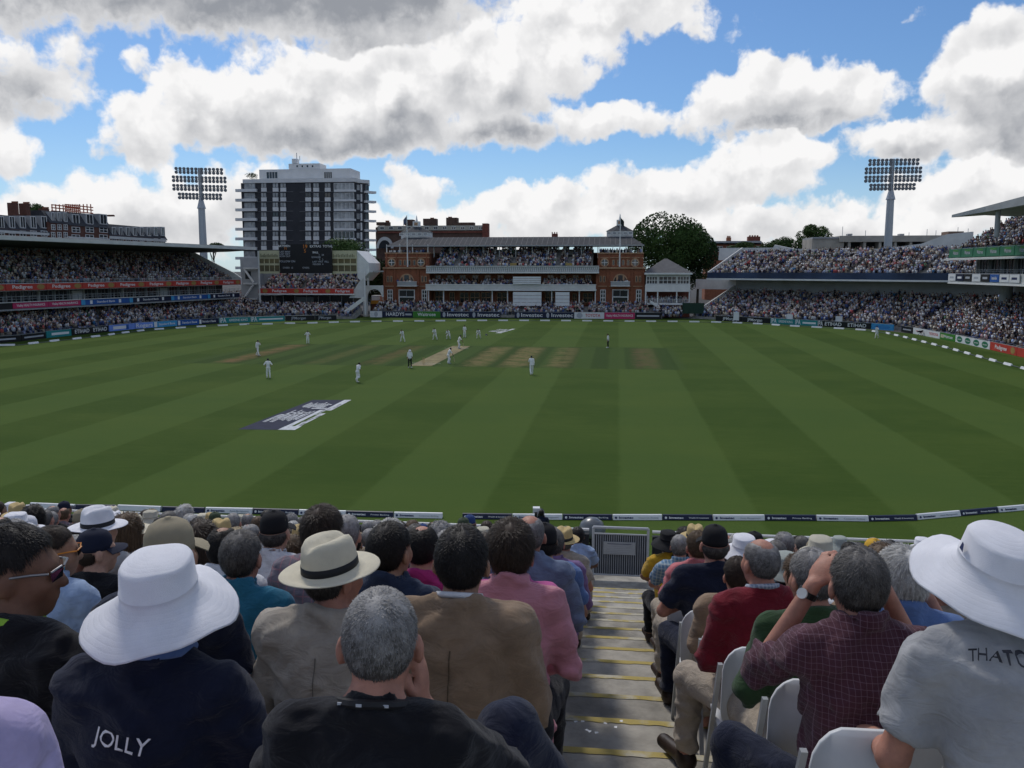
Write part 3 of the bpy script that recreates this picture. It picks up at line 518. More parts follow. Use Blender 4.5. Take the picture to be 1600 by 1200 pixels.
for (a, b2) in ((405, 436.5), (518.5, 557)):
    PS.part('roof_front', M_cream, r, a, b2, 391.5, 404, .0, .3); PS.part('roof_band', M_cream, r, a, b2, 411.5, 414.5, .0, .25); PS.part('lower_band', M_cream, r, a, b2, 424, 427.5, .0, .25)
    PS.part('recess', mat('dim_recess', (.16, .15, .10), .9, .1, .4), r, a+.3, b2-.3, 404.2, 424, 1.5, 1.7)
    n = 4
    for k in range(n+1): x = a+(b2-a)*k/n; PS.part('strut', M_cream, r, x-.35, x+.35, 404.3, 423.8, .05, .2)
    for k in range(14): x = a+2+(b2-a-4)*k/14; PS.part('fret_shade_bar', mat('fret_shadow', (.16, .16, .10), .9), r, x, x+.9, 396.5+(k*5 % 3), 402, -.06, -.003)  # darkened cream bars paint the shadow in the fretwork onto the roof front
e0, z0 = PS.lx(557, 404); e1, z1 = PS.lx(571, 430)
zr = PS.lx(557, 391.5)[1]; MB().prism([(e0, zr), (e0+2.6, zr-2.6), (e0+2.6, z1+.6), (e0+.8, z1-1.2), (e0, z1-.5)], .3, 9.0, 'y').build('roof_end', M_white, r)
for (px, pt, pb) in ((405.2, 392, 496), (570, 424, 492)): PS.part('post', M_white, r, px-1, px+1, pt, pb, -.25, -.01)
MB().prism([(e0-2, zf-1), (e0+1.6, zf-1), (e0+1.6, zf+4.2)], .4, .7, 'y').build('side_brace', M_offw, r)
a, za = PS.lx(537, 494, -5); b2, zb = PS.lx(569, 470, -5); mb = MB(); mb.prism([(a, max(za, .1)), (b2, zb), (b2, zb+.9), (a-.2, max(za, .1)+.9)], -5.2, -5.0, 'y'); mb.build('stair_wall', M_white, r)
hangP = lambda x0, x1, lab: board(onY(x0, 455, 177.8), onY(x1, 455, 177.8), 1.02, M_red, [('oval', .2, .16, T_gold), ('text', 'Pedigree', .66, .46, .55, T_white)], lab, z0=PS.lx(480, 458.4, 0)[1], th=.1, group='red boards on the scoreboard stand')
hangP(404.5, 453, 'red board with white word under the scoreboard, left of three'); hangP(453.4, 502, 'red board with white word under the scoreboard, middle of three'); hangP(502.4, 552, 'red board with white word under the scoreboard, right of three')
crowd('seated_crowd', 'spectators in the upper tier below the scoreboard', rowsSU, .93, seed=5); crowd('seated_crowd', 'spectators in the lower tier below the scoreboard', rowsSL, .95, seed=6)
SB = PS.root('scoreboard', 'large black scoreboard with white and orange lettering above stand', 'scoreboard'); SB.location = tuple(PS.A+PS.n*(-.6))
PSb = Plane(PS.A+PS.n*(-.6), PS.A+PS.n*(-.6)+PS.u)
PSb.part('panel', M_black, SB, 436.5, 518.3, 381.5, 427, 0, .5)
def sbt(s, px, py, h, m): x, z = PSb.lx(px, py); text('lettering', s, h, m, SB, (x, -.02, z), bold=.01)
for (s, px, py, h, m) in [('BATSMEN', 444, 384.5, .45, T_white), ('71', 446, 388.5, .5, T_or), ('LAST MAN', 445, 393.5, .36, T_grey), ('LAST WKT', 445, 397, .36, T_grey), ('HOW OUT', 445, 400.5, .36, T_grey), ('FOLLOW ON', 449, 408.5, .42, T_grey), ('OVERS  12', 450, 418.5, .36, T_grey), ('19', 476.5, 385.5, .8, T_or), ('5', 476.5, 392.5, .7, T_or), ('EXTRAS  TOTAL', 502, 385, .5, T_white), ('BALL', 493, 394.5, .42, T_white), ('1   24', 502, 398.5, .36, T_grey), ('BOWLER', 494, 402, .36, T_grey), ('5   2', 502, 405.5, .36, T_grey), ('LAST WKT  FELL', 501, 409, .36, T_grey), ('FIELDER  4', 497, 413, .36, T_grey), ('OVERS', 478, 418.5, .36, T_grey)]: sbt(s, px, py, h, m)
# ---------------- white archway between scoreboard stand and pavilion
PA = Plane(onY(570, 470, 181), onY(598, 470, 181)); r = PA.root('archway', 'white bridge on an arch left of the brick pavilion', 'archway')
a, zt = PA.lx(571, 447); b2, zb = PA.lx(598.5, 464); zl = PA.lx(571, 490)[1]; arc = [(a+.3+(b2-a-.6)*(.5-.5*math.cos(t)), zl+(zb-zl)*1.0+1.7*math.sin(t)) for t in np.linspace(0, math.pi, 10)]
MB().prism([(a-.6, 0), (a-.6, zt), (b2, zt), (b2, zb)] + arc[::-1] + [(a+.3, 0)], 0, .6, 'y').build('arch_wall', M_offw, r)
MB().box(a-.6, b2, .1, .5, zt+.003, zt+.12).build('coping', M_white, r); PA.part('post', M_white, r, 573.5, 576, 424, 447, .1, .4); PA.part('lintel', M_grey, r, 572, 599, 423, 425, .1, .4)
tk = thing('food_kiosk', 'white and orange kiosk seen through the white arch', 'kiosk', onY(588, 490, 190)); k0 = onY(585, 480, 190); k1 = onY(598, 480, 190); wk = k1[0]-k0[0]
MB().box(-wk/2, wk/2, 0, 2, 0, 2.2).build('counter', M_brick2, tk); MB().prism([(-wk/2-.2, 2.2), (wk/2+.2, 2.2), (wk/2, 3.0), (-wk/2, 3.0)], -.5, 2, 'y').build('orange_awning', mat('orange_awning', (.6, .28, .04), .7), tk); MB().box(-wk/2, wk/2, -.2, 2, 3.003, 4.1).build('white_awning', M_pw, tk)
# ---------------- pavilion
PP = Plane((onY(598, 480, 186)[0], 186), (onY(1008, 480, 186)[0], 186)); PV = PP.root('brick_pavilion', 'terracotta brick pavilion with twin towers, white balconies and slate roof', 'pavilion'); LX = lambda px, py=450, off=0.0: PP.lx(px, py, off)[0]; LZ = lambda py, off=0.0, px=803: PP.lx(px, py, off)[1]
PP.part('wall', M_brick, PV, 660, 945, 424, 500, 3.0, 3.6); PP.part('rear_wall', M_brick2, PV, 606, 1002, 395, 500, 17, 17.5)
for sgn, (ta, tb) in ((0, (599, 672.5)), (1, (931, 1007.5))):
    tw = PP.part('tower', M_brick, PV, ta, tb, 420, 500, 0, 16.8); f = (lambda u: ta+(tb-ta)*u) if True else None
    PP.part('tower_upper_wall', M_brick, PV, ta+3, tb-2, 396.5, 417.2, .5, 16); PP.part('cornice', M_stone, PV, ta-1.2, tb+1, 417.4, 419.8, -.5, 16.9); PP.part('parapet_coping', M_stone, PV, ta+2, tb-1, 394.6, 396.3, .2, 16.2); PP.part('string_course', M_stone, PV, ta+2.5, tb-1.5, 402, 403.2, .3, .497)
    PP.part('plinth_band', M_stone, PV, ta-.4, tb+.4, 446.5, 448, -.15, -.003)
    for u in (.02, .245, .74, .97): PP.part('pilaster', M_brick, PV, f(u)-1.3, f(u)+1.3, 420.2, 476, -.28, -.003); PP.part('upper_pilaster', M_brick, PV, ta+4+(tb-ta-8)*u-1, ta+4+(tb-ta-8)*u+1, 396.6, 417, .25, .497)
    for u in (.18, .80):
        x, z = PP.lx(f(u), 410.3, .4); mb = MB(); ring = [(x+.95*math.cos(q), z+.95*math.sin(q)) for q in np.linspace(0, 6.283, 20, endpoint=False)]; mb.prism(ring, .22, .497, 'y'); w = mb.build('round_window', M_stone, PV); MB().prism([(x+.68*math.cos(q), z+.68*math.sin(q)) for q in np.linspace(0, 6.283, 16, endpoint=False)], .19, .217, 'y').build('pane', M_glass, w); cb = MB(); cb.box(x-.05, x+.05, .15, .187, z-.68, z+.68); cb.box(x-.68, x+.68, .152, .186, z-.05, z+.05); cb.build('glazing_bar', M_white, w)
    for u in (.36, .46, .56, .66): PP.window(PV, f(u)-1.9, f(u)+1.9, 406.3, 414.5, .497, 1, 1, M_stone, M_glass, fw=.12)
    PP.part('balustrade', M_brick, PV, f(.32), f(.70), 414.8, 417.2, -.1, .2)
    cx = f(.5)
    x, z = PP.lx(cx, 441, 0); mb = MB(); W2 = (PP.lx(cx+12, 441)[0]-x); zt_ = LZ(427.5); arc = [(x+W2*math.cos(q), z+(zt_-z)*math.sin(q)) for q in np.linspace(0, math.pi, 14)]; mb.prism(arc, -.12, -.004, 'y'); ar = mb.build('arch_surround', M_stone, PV); MB().prism([(x+(p[0]-x)*.84, z+(p[1]-z)*.84) for p in arc], -.16, -.124, 'y').build('arch_glass', M_glass, ar); ab = MB()
    for k in (-.42, .42): ab.box(x+W2*k-.18, x+W2*k+.18, -.22, -.163, z, z+(zt_-z)*.78)
    ab.build('arch_mullion', M_stone, ar)
    for u in (.10, .17, .83, .90): PP.window(PV, f(u)-1.5, f(u)+1.5, 431.5, 440.5, -.002, 1, 1, M_stone, M_glass, fw=.14)
    PP.part('balcony_slab', M_white, PV, cx-15, cx+15, 446.2, 447.5, -2.0, -.3); PP.part('balcony_front', M_grey, PV, cx-15, cx+15, 440.6, 446, -1.98, -1.8); PP.part('balcony_rail', M_white, PV, cx-15.4, cx+15.4, 439.8, 440.5, -2.05, -1.75)
    PP.window(PV, cx-12, cx+12, 453, 475, -.003, 1, 2, M_white, M_glass, fw=.2); PP.window(PV, cx-12, cx-.4, 453.5, 463, -.02, 1, 1, M_grey, M_glass, fw=.1)
    for u in (.145, .875): PP.window(PV, f(u)-3.6, f(u)+3.6, 453, 471.5, -.003, 2, 3, M_white, M_glass, fw=.16)
    # roof terrace posts, lantern with dome roof and finial
    for u in (.03, .33, .62, .97): PP.part('terrace_post', M_white, PV, ta+3+(tb-ta-5)*u-.5, ta+3+(tb-ta-5)*u+.5, 382.3, 394.5, 1.0, 1.3)
    lc = 645.5 if sgn == 0 else 968.5; hw = 25 if sgn == 0 else 22.5; xl_, xr_ = LX(lc-hw, 366, 6), LX(lc+hw, 366, 6); xc_ = (xl_+xr_)/2; zb_, zt2 = LZ(370.5, 6), LZ(361.5, 6); za_ = LZ(352.5, 6); hwm = (xr_-xl_)/2
    oc = [(xc_+hwm*math.cos(q), 6+hwm+hwm*math.sin(q)*.9) for q in np.linspace(math.pi/8, 2*math.pi+math.pi/8, 8, endpoint=False)]
    ln = MB().prism(oc, zb_-1, zt2, 'z').build('lantern', M_offw, PV)
    for k in range(5): x = xl_+hwm*(.25+.375*k); window(ln, x-.42*hwm*.3, x+.42*hwm*.3, zb_+.5, zt2-.25, 6+hwm*.17-.02, 1, 1, M_white, M_grey, fw=.1)
    mb = MB(); top = [(xc_+.9*math.cos(q), 6+hwm+.9*math.sin(q)) for q in np.linspace(math.pi/8, 2*math.pi+math.pi/8, 8, endpoint=False)]; o8 = [(xc_+(p[0]-xc_)*1.06, 6+hwm+(p[1]-6-hwm)*1.06) for p in oc]; mb.add([(p[0], p[1], zt2+.02) for p in o8]+[(p[0], p[1], za_) for p in top], [(k, (k+1) % 8, 8+(k+1) % 8, 8+k) for k in range(8)]+[tuple(range(8, 16)), tuple(range(8))[::-1]]); mb.build('lantern_roof', M_slate, PV)
    cap = MB().box(xc_-.75, xc_+.75, 6+hwm-.75, 6+hwm+.75, za_+.003, za_+1.25); cp = cap.build('cupola', M_white, PV); MB().box(xc_-.4, xc_+.4, 6+hwm-.78, 6+hwm-.753, za_+.3, za_+1.0).build('cupola_opening', M_stone, cp); MB().tube([(xc_, 6+hwm, za_+1.25), (xc_, 6+hwm, za_+1.7), (xc_, 6+hwm, za_+2.6)], .35, 8, .05).build('finial', M_white, PV)
    fp = 636.6 if sgn == 0 else 968.4; x = LX(fp, 400, -.6); zb2, zt3 = LZ(417, -.6), LZ(335 if sgn == 0 else 340, -.6)
    pl_ = thing('flagpole', 'white flagpole on the %s brick tower with limp dark flag' % ('left' if sgn == 0 else 'right'), 'flagpole', PP.A+np.array([x, -.6, zb2]), 0, 'pavilion flagpoles'); MB().tube([(0, 0, 0), (0, 0, zt3-zb2)], .15, 8, .07).build('pole', M_white, pl_)
    mb = MB(); gx = np.linspace(0, .8, 5); mb.add([(s*x_, .05*math.sin(i*2.2), zt3-zb2-.1-x_*1.1-k*1.3) for k in (0, 1) for i, x_ in enumerate(gx) for s in (-1 if sgn == 0 else 1,)], [(i, i+1, 6+i, 5+i) for i in range(4)]); mb.build('flag', mat('flag_cloth%d' % sgn, (.12, .14, .2) if sgn == 0 else (.02, .03, .03), .9), pl_)
# roof with sloped slate front, posts, rear seating
za, zb = LZ(370.5, 7), LZ(383, 1.2); xa, xb = LX(605, 380, 1.2), LX(1006, 380, 1.2); mb = MB()
mb.add([(xa, 1.0, zb), (xb, 1.0, zb), (xb-2.6, 6.5, za), (xa+2.6, 6.5, za), (xa, 18, zb), (xb, 18, zb), (xb-2.6, 12, za), (xa+2.6, 12, za)], [(0,1,2,3), (3,2,6,7), (7,6,5,4), (1,5,6,2), (0,3,7,4), (0,4,5,1)]); mb.build('roof', M_slate, PV)
mb = MB()
for i in range(46): x = xa+2.6+(xb-xa-5.2)*i/45; mb.add([(x-.05, 1.02, zb+.06), (x+.05, 1.02, zb+.06), (x+.05, 6.45, za+.06), (x-.05, 6.45, za+.06)], [(0,1,2,3)])
mb.build('roof_seams', mat('lead_seam', (.11, .115, .125), .7), PV); MB().box(xa-.1, xb+.1, .85, 1.0, zb-.25, zb-.003).build('gutter', M_grey, PV)
for k in range(11): PP.part('roof_post', M_white, PV, 678+k*25.6-.5, 678+k*25.6+.5, 383.2, 402+ (k % 2), 3.2, 3.45)
PP.part('chimney', M_brick2, PV, 862, 871, 365, 371, 8, 9.5)
for x in (862.7, 866.5, 870): PP.part('chimney_pot', M_brick2, PV, x-.7, x+.7, 362.5, 364.8, 8.4, 8.9)
# upper seating and its balcony front
xl_, xr_ = LX(680, 410, -1), LX(926, 410, -1); rowsP = terrace(PP, PV, xl_, xr_, 11, -2.0, LZ(419.5, -2), .85, .42)
fr0, fr1 = LX(666, 420, -2.6), LX(936, 420, -2.6)
MB().box(fr0, fr1, -2.9, 3, LZ(427, -2.7), LZ(424.6, -2.7)).build('upper_balcony_slab', M_white, PV); MB().box(fr0, fr1, -2.75, -2.5, LZ(424.5, -2.7), LZ(416.6, -2.7)).build('upper_balcony_front', M_grey, PV); MB().box(fr0, fr1, -3.05, -2.4, LZ(416.5, -2.7), LZ(415.4, -2.7)).build('upper_balcony_rail', M_white, PV); mb = MB()
for i in range(90): x = fr0+(fr1-fr0)*(i+.5)/90; mb.box(x-.05, x+.05, -2.83, -2.752, LZ(424.4, -2.7), LZ(416.7, -2.7)); mb.add([(x-.25, -2.80, LZ(423.8, -2.7)), (x-.15, -2.80, LZ(423.8, -2.7)), (x+.25, -2.80, LZ(417.5, -2.7)), (x+.15, -2.80, LZ(417.5, -2.7))], [(0,1,2,3)])
mb.build('ironwork', M_pw, PV)
for px in (681, 720, 728, 918): x = LX(px, 405, -1); MB().prism([(-1.5, LZ(416, -1)), (7, LZ(397, -1)), (7, LZ(394, -1)), (-1.5, LZ(412.5, -1))], x-.06, x+.06, 'x').build('stair_side', M_offw, PV)
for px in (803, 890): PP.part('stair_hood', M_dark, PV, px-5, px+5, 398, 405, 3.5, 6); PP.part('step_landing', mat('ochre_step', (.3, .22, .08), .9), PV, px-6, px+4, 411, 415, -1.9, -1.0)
# middle balcony, windows behind it
PP.part('middle_balcony_slab', M_white, PV, 664.5, 931.5, 452.2, 454.2, -3.0, 2.9); PP.part('middle_balcony_front', M_offw, PV, 665, 931, 445.6, 452, -2.9, -2.65); PP.part('middle_balcony_rail', M_white, PV, 664.5, 931.5, 444.2, 445.4, -3.0, -2.55)
rowsM = terrace(PP, PV, LX(668, 445, -1), LX(929, 445, -1), 4, -2.4, LZ(450, -2.4), .8, .28)
for k in range(13):
    x = 684+k*19.6
    if not 796 < x < 850: PP.window(PV, x-4.5, x+4.5, 430, 441, 2.997, 2, 1, M_stone, M_glass, fw=.14)
for px in (669.5, 693, 769, 793, 862, 905, 930): PP.part('balcony_column', M_white, PV, px-.75, px+.75, 454.4, 486, -2.2, -1.9)
for (a, b2, t_) in ((680, 692, 455), (703, 710, 457), (719, 732, 457), (735, 749, 457), (752, 767, 457), (777, 792, 457), (852, 866, 456), (895, 901, 459), (911, 926, 458)): PP.window(PV, a, b2, t_, 473, 2.997, 2, 2, M_stone, M_glass, fw=.14)
for (a, b2, t_, b3) in ((801.5, 845, 432, 444), (801.5, 846, 456, 478), (868, 890, 456, 478)):
    yy = -3.4 if t_ < 440 else -4.0; s = thing('sight_screen', 'white slatted sight screen, %s' % ('hung on the middle balcony' if t_ < 440 else ('wide one at pavilion ground floor' if a < 820 else 'narrow one at pavilion ground floor')), 'sight screen', PP.A+np.array([LX(a, 440, yy), yy, LZ(b3, yy)]), 0, 'pavilion sight screens'); ww = LX(b2, 440, yy)-LX(a, 440, yy); hh = LZ(t_, yy)-LZ(b3, yy); ns = 4
    for q in range(ns): MB().box(0, ww, 0, .1, hh*q/ns+.03, hh*(q+1)/ns-.03).build('slat', M_pw, s)
    for xx in (.02, ww*.55, ww-.12): MB().box(xx, xx+.1, .103, .2, 0, hh).build('post', M_grey, s)
rowsG = terrace(PP, PV, LX(582, 480, -6), LX(1035, 480, -6), 7, -6.6, .7, .8, .26)
crowd('seated_crowd', 'spectators on the top balcony of the pavilion under the slate roof', [(p, a, b2, y, z, [(LX(px-5), LX(px+4)) for px in (803, 890, 716)]) for (p, a, b2, y, z) in rowsP], .95, seed=8)
crowd('seated_crowd', 'spectators on the middle white balcony of the pavilion', [(p, a, b2, y, z, [(LX(801), LX(846))]) for (p, a, b2, y, z) in rowsM], .85, seed=9)
crowd('seated_crowd', 'spectators on the benches in front of the pavilion', rowsG, .93, seed=10)
zt_ = LZ(395, 2); crowd('standing_crowd', 'people standing on the two pavilion tower terraces', [(PP, LX(a), LX(b2), y, zt_-.5) for (a, b2) in ((606, 668), (936, 1003)) for y in (1.6, 2.6, 4.0, 5.5)] + [(PP, LX(cx-13), LX(cx+13), -1.2, LZ(446)) for cx in (635.7, 969.2)], .8, seed=11)
# ---------------- white annexe with hipped roof right of the pavilion
PN = Plane(onY(1008, 470, 184), onY(1081, 470, 184)); r = PN.root('white_annexe', 'white two-storey annexe with grey hipped roof right of pavilion', 'building')
PN.part('wall', M_offw, r, 1009.5, 1078, 427, 454, 0, 9); PN.part('band', M_white, r, 1008, 1078.5, 444.5, 455.8, -.5, -.003); PN.part('rear_wall', M_brick2, r, 1009, 1078, 455, 500, 4, 9); PN.part('ground_balcony', M_white, r, 1007.5, 1077.5, 473.5, 476.5, -.5, 3.9)
a, z0 = PN.lx(1007, 426.3, -.8); b2, _ = PN.lx(1082, 426.3, -.8); zt_ = PN.lx(1040.5, 404, 4)[1]; xc_ = PN.lx(1040.5, 404, 4)[0]; MB().add([(a, -.9, z0), (b2, -.9, z0), (b2, 10, z0), (a, 10, z0), (xc_-.3, 4.5, zt_), (xc_+.3, 4.5, zt_)], [(0,1,5,4), (1,2,5), (2,3,4,5), (3,0,4), (0,3,2,1)]).build('roof', mat('grey_tile', (.11, .11, .115), .8, .15, 1), r); MB().box(a, b2, -1.0, -.75, z0-.35, z0-.003).build('fascia', M_white, r)
for (p, q) in ((1010.5, 1027), (1029.5, 1056.5), (1058.5, 1076.5)): PN.window(r, p, q, 432, 443.5, -.003, 4, 2, M_white, M_glass, fw=.12)
for px in (1009, 1027.5, 1057.3, 1077): PN.part('post', M_white, r, px-.9, px+.9, 456, 473.3, -.4, -.1)
railing(r, PN.lx(1009, 470)[0], PN.lx(1077, 470)[0], -.35, PN.lx(1040, 473.4)[1], .8, 26); sx0, sz0 = PN.lx(1016, 469, -2); sx1, sz1 = PN.lx(1031, 478, -2); MB().prism([(sx0, sz0), (sx1, sz1), (sx1, sz1-.6), (sx0, sz0-.6)], -2.2, -.6, 'y').build('steps', M_white, r)
crowd('seated_crowd', 'spectators outside the white annexe and its balcony', [(PN, PN.lx(1010)[0], PN.lx(1076)[0], 1.0, PN.lx(1040, 473)[1]), (PN, PN.lx(1010)[0], PN.lx(1076)[0], 2.2, PN.lx(1040, 473)[1]+.2)] + [(PN, PN.lx(1034)[0], PN.lx(1066)[0], -5+.8*k, .5+.25*k) for k in range(5)], .9, seed=12)
gs = thing('green_gate_screen', 'dark green gate screens between annexe and open stand', 'screen', onY(1066, 490, 181)); MB().box(0, 4.4, 0, .15, 0, 2.2).build('screen', mat('dark_green_paint', (.02, .05, .035), .7), gs)
for k in range(4): MB().box(.2+k*1.1, .3+k*1.1, -.06, -.002, 0, 2.3).build('post', mat('dark_green_paint', (.02, .05, .035), .7), gs)
# ---------------- open two-tier stand at the right corner
Ao = gpt(1100, 499.2); Bo = gpt(1352, 513.5); PO = Plane(Ao, Bo); OS = PO.root('open_stand', 'open white two-tier stand packed with spectators right of pavilion', 'grandstand'); xe = PO.L+26; x0 = PO.lx(1108, 436, 7)[0]; x1 = PO.lx(1482, 440, 7)[0]
rowsA = terrace(PO, OS, PO.lx(1090, 480, 3)[0], xe-4, 17, 1.2, .5, .8, .30); rowsB = terrace(PO, OS, x0, x1+8, 13, 7.6, 8.9, .8, .35)
MB().box(x0-.4, x1+8, 6.6, 20, 8.0, 8.3).build('deck_slab', M_white, OS); MB().box(x0-.3, x1+2, 6.75, 7.0, 8.303, 9.5).build('parapet', mat('dark_blue_panel', (.03, .05, .10), .4, .4, .15), OS); MB().box(x0+2, x1+8, 13.5, 14, 4.4, 8.0).build('under_wall', M_grey, OS)
zw = [PO.lx(px, py, 18.5) for (px, py) in ((1125, 387.5), (1209, 387), (1211, 382.5), (1240, 388.5), (1300, 390.5), (1380, 388.5), (1440, 381), (1480, 366), (1520, 362))]
MB().prism([(zw[0][0]-.2, 12.2)] + zw + [(zw[-1][0], 12.2)], 18.3, 18.8, 'y').build('rear_wall', M_offw, OS)
MB().prism([(6.8, 8.3), (6.8, 9.6), (18.2, 14.9), (18.2, 8.3)], x0-.35, x0-.1, 'x').build('end_wall', M_offw, OS); a = PO.lx(1088, 470, 1)[0]; MB().prism([(1.2, .2), (1.2, 1.6), (14, 6.9), (14, .2)], a-.3, a-.05, 'x').build('lower_end_wall', M_offw, OS)
PO.part('white_end_panel', M_offw, OS, 1087, 1150, 436.5, 452, 14.2, 14.5)
for px in (1144.5, 1227.5, 1304): s = thing('small_white_screen', 'small white gate screen behind the boards, %s of three in open stand' % {1144.5: 'left', 1227.5: 'middle', 1304: 'right'}[px], 'screen', gpt(px-4, 503+(px-1144)*.05)+PO.n*1.0, PO.rz, 'small white screens'); MB().box(0, 1.3, 0, .1, .3, 1.9).build('panel', M_pw, s); MB().box(.6, .7, .103, .2, 0, 1.9).build('post', M_grey, s)
gA = [(PO.lx(px)[0], PO.lx(px+8)[0]) for px in (1143, 1290)]; crowd('seated_crowd', 'packed spectators in the lower tier of the open right stand', [(p, a, b2, y, z, gA if y < 8 else []) for (p, a, b2, y, z) in rowsA], .96, seed=14)
crowd('seated_crowd', 'packed spectators in the upper tier of the open right stand', [(p, a, b2, y, z, [(PO.lx(1163)[0], PO.lx(1170)[0])]) for (p, a, b2, y, z) in rowsB], .96, seed=15)
# ---------------- canopied stand at the right edge
Ar = gpt(1410, 519); Br = gpt(1600, 559); PR = Plane(Ar, Br); RS = PR.root('canopied_stand', 'right-hand stand with green fascia, white boards and pale wing roof', 'grandstand'); xE = PR.L+26; xs = PR.lx(1483, 437, 6)[0]
rowsC = terrace(PR, RS, 1, xE, 17, 1.4, .5, .8, .30); MB().box(xs, xE, 5.8, 20, 7.9, 8.2).build('deck_slab', M_white, RS); MB().box(xs, xE, 6.0, 6.25, 8.203, 9.5).build('parapet', M_offw, RS)
railing(RS, xs, xE, 6.1, 9.503, .5, 30, M_steel)
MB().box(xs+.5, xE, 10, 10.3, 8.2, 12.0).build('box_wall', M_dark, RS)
for i in range(8): x = xs+1+i*4.2; MB().box(x, x+.2, 9.5, 9.95, 8.2, 11.9).build('partition', M_grey, RS); window(RS, x+.4, x+3.9, 8.4, 11.6, 9.95, 3, 1, M_grey, M_glass, fw=.06)
MB().prism([(5.2, 11.5), (10, 12.0), (10, 12.2), (5.2, 11.75)], xs-.6, xE, 'x').build('awning', M_offw, RS); MB().box(xs-.8, xE, 6.0, 6.3, 11.9, 13.3).build('green_fascia', M_dgreen, RS); MB().box(xs, xE, 6.3, 20, 12.3, 12.6).build('upper_slab', M_grey, RS)
rowsD = terrace(PR, RS, xs+.5, xE, 14, 6.8, 12.9, .8, .46); MB().tube([(xs+5, 12.5, 1), (xs+5, 12.5, 7.9)], .9, 14).build('pillar', M_grey, RS)
MB().box(2, xE, 15.2, 15.6, 4, 7.9).build('under_wall', M_grey, RS)
for i in range(7): x = xs+i*4.4; hang(PR, x+.2, x+3.9, 5.95, 12.0, 13.2, M_dgreen, [('text', 'Waitrose', .5, .55, .45, T_grey), ('bar', .5, .5, .8, .18, M_green)], 'green board on the canopied stand fascia, %s from its far end' % ORD[i], 'green boards on the canopied stand')
for i, (mm, s, tm) in enumerate([(M_pw, 'SKY', T_grey), (M_navy, 'Hardys', T_white), (M_black, 'JPMorgan', T_grey), (M_pw, 'TOYOTA', T_grey), (M_black, 'PRESS', T_grey), (M_blue, 'Standard Bank', T_white), (M_pw, 'MCC', T_navy), (M_pw, 'MCC', T_navy)]): x = xs+i*3.0; hang(PR, x+.1, x+2.9, 5.8, 8.35, 9.4, mm, [('text', s, .5, .6, .4, tm)] if s in ('Standard Bank',) else [('bar', .5, .55, .5, .3, tm)], 'small board on the canopied stand middle front, %s from its far end' % ORD[i], 'small boards on the canopied stand')
crowd('seated_crowd', 'packed spectators in the lower tier along the right boundary', rowsC, .96, seed=17); crowd('seated_crowd', 'spectators in the upper tier under the pale wing roof', rowsD, .95, shade_mul=.7, seed=18)  # upper tier colours darkened to stand in for shade under the roof
c0 = onD(1487, 338, 118); c1 = onD(1540, 327, 112); c2 = onD(1600, 314, 104); c3 = onD(1690, 296, 95); mb = MB(); up_ = np.array([0, 0, 1.0]); bk = np.array([1.0, 0.15, 0])*9
vs = []
for (c, th) in ((c0, .35), (c1, .7), (c2, 1.05), (c3, 1.4)):
    for (k, dz) in ((0, 0), (.5, .5), (1, .2)): vs += [c+bk*k+up_*(th*.55+dz), c+bk*k-up_*(th*.45-dz*.6)]
fs = []
for i in range(3):
    for k in range(2): a = i*6+k*2; fs += [(a, a+6, a+8, a+2), (a+1, a+3, a+9, a+7)]
    fs += [(i*6, i*6+1, i*6+7, i*6+6), (i*6+4, i*6+10, i*6+11, i*6+5)]
fs += [(0,2,3,1), (2,4,5,3), (18,19,21,20), (20,21,23,22)]; CNP = thing('wing_canopy', 'pale grey tapered wing roof over the right-hand stand', 'canopy', c0); o = mb.add([v-c0 for v in vs], fs).build('roof_wing', M_grey, CNP)
q0 = onD(1560, 328, 111); MB().tube([q0-c0, q0-c0-np.array([0, 0, 3.4])], .32, 10).build('post', M_grey, CNP); mb = MB(); a0 = onD(1568, 316, 108)+bk*.5-c0; a1 = onD(1600, 303, 104)+bk*.5-c0; a2 = onD(1660, 290, 98)+bk*.5-c0; mb.tube([a0, a1, a2], .3, 8); b0 = onD(1575, 314, 107)+bk*.5-c0
for k in range(6): u = k/5; mb.tube([a0+(a2-a0)*u+np.array([0, 0, .4]), c1-c0+(c3-c1)*(u*.9+.1)+bk*.5+np.array([0, 0, .8])], .12, 6)
mb.build('truss', M_white, CNP); merge(RS, CNP)
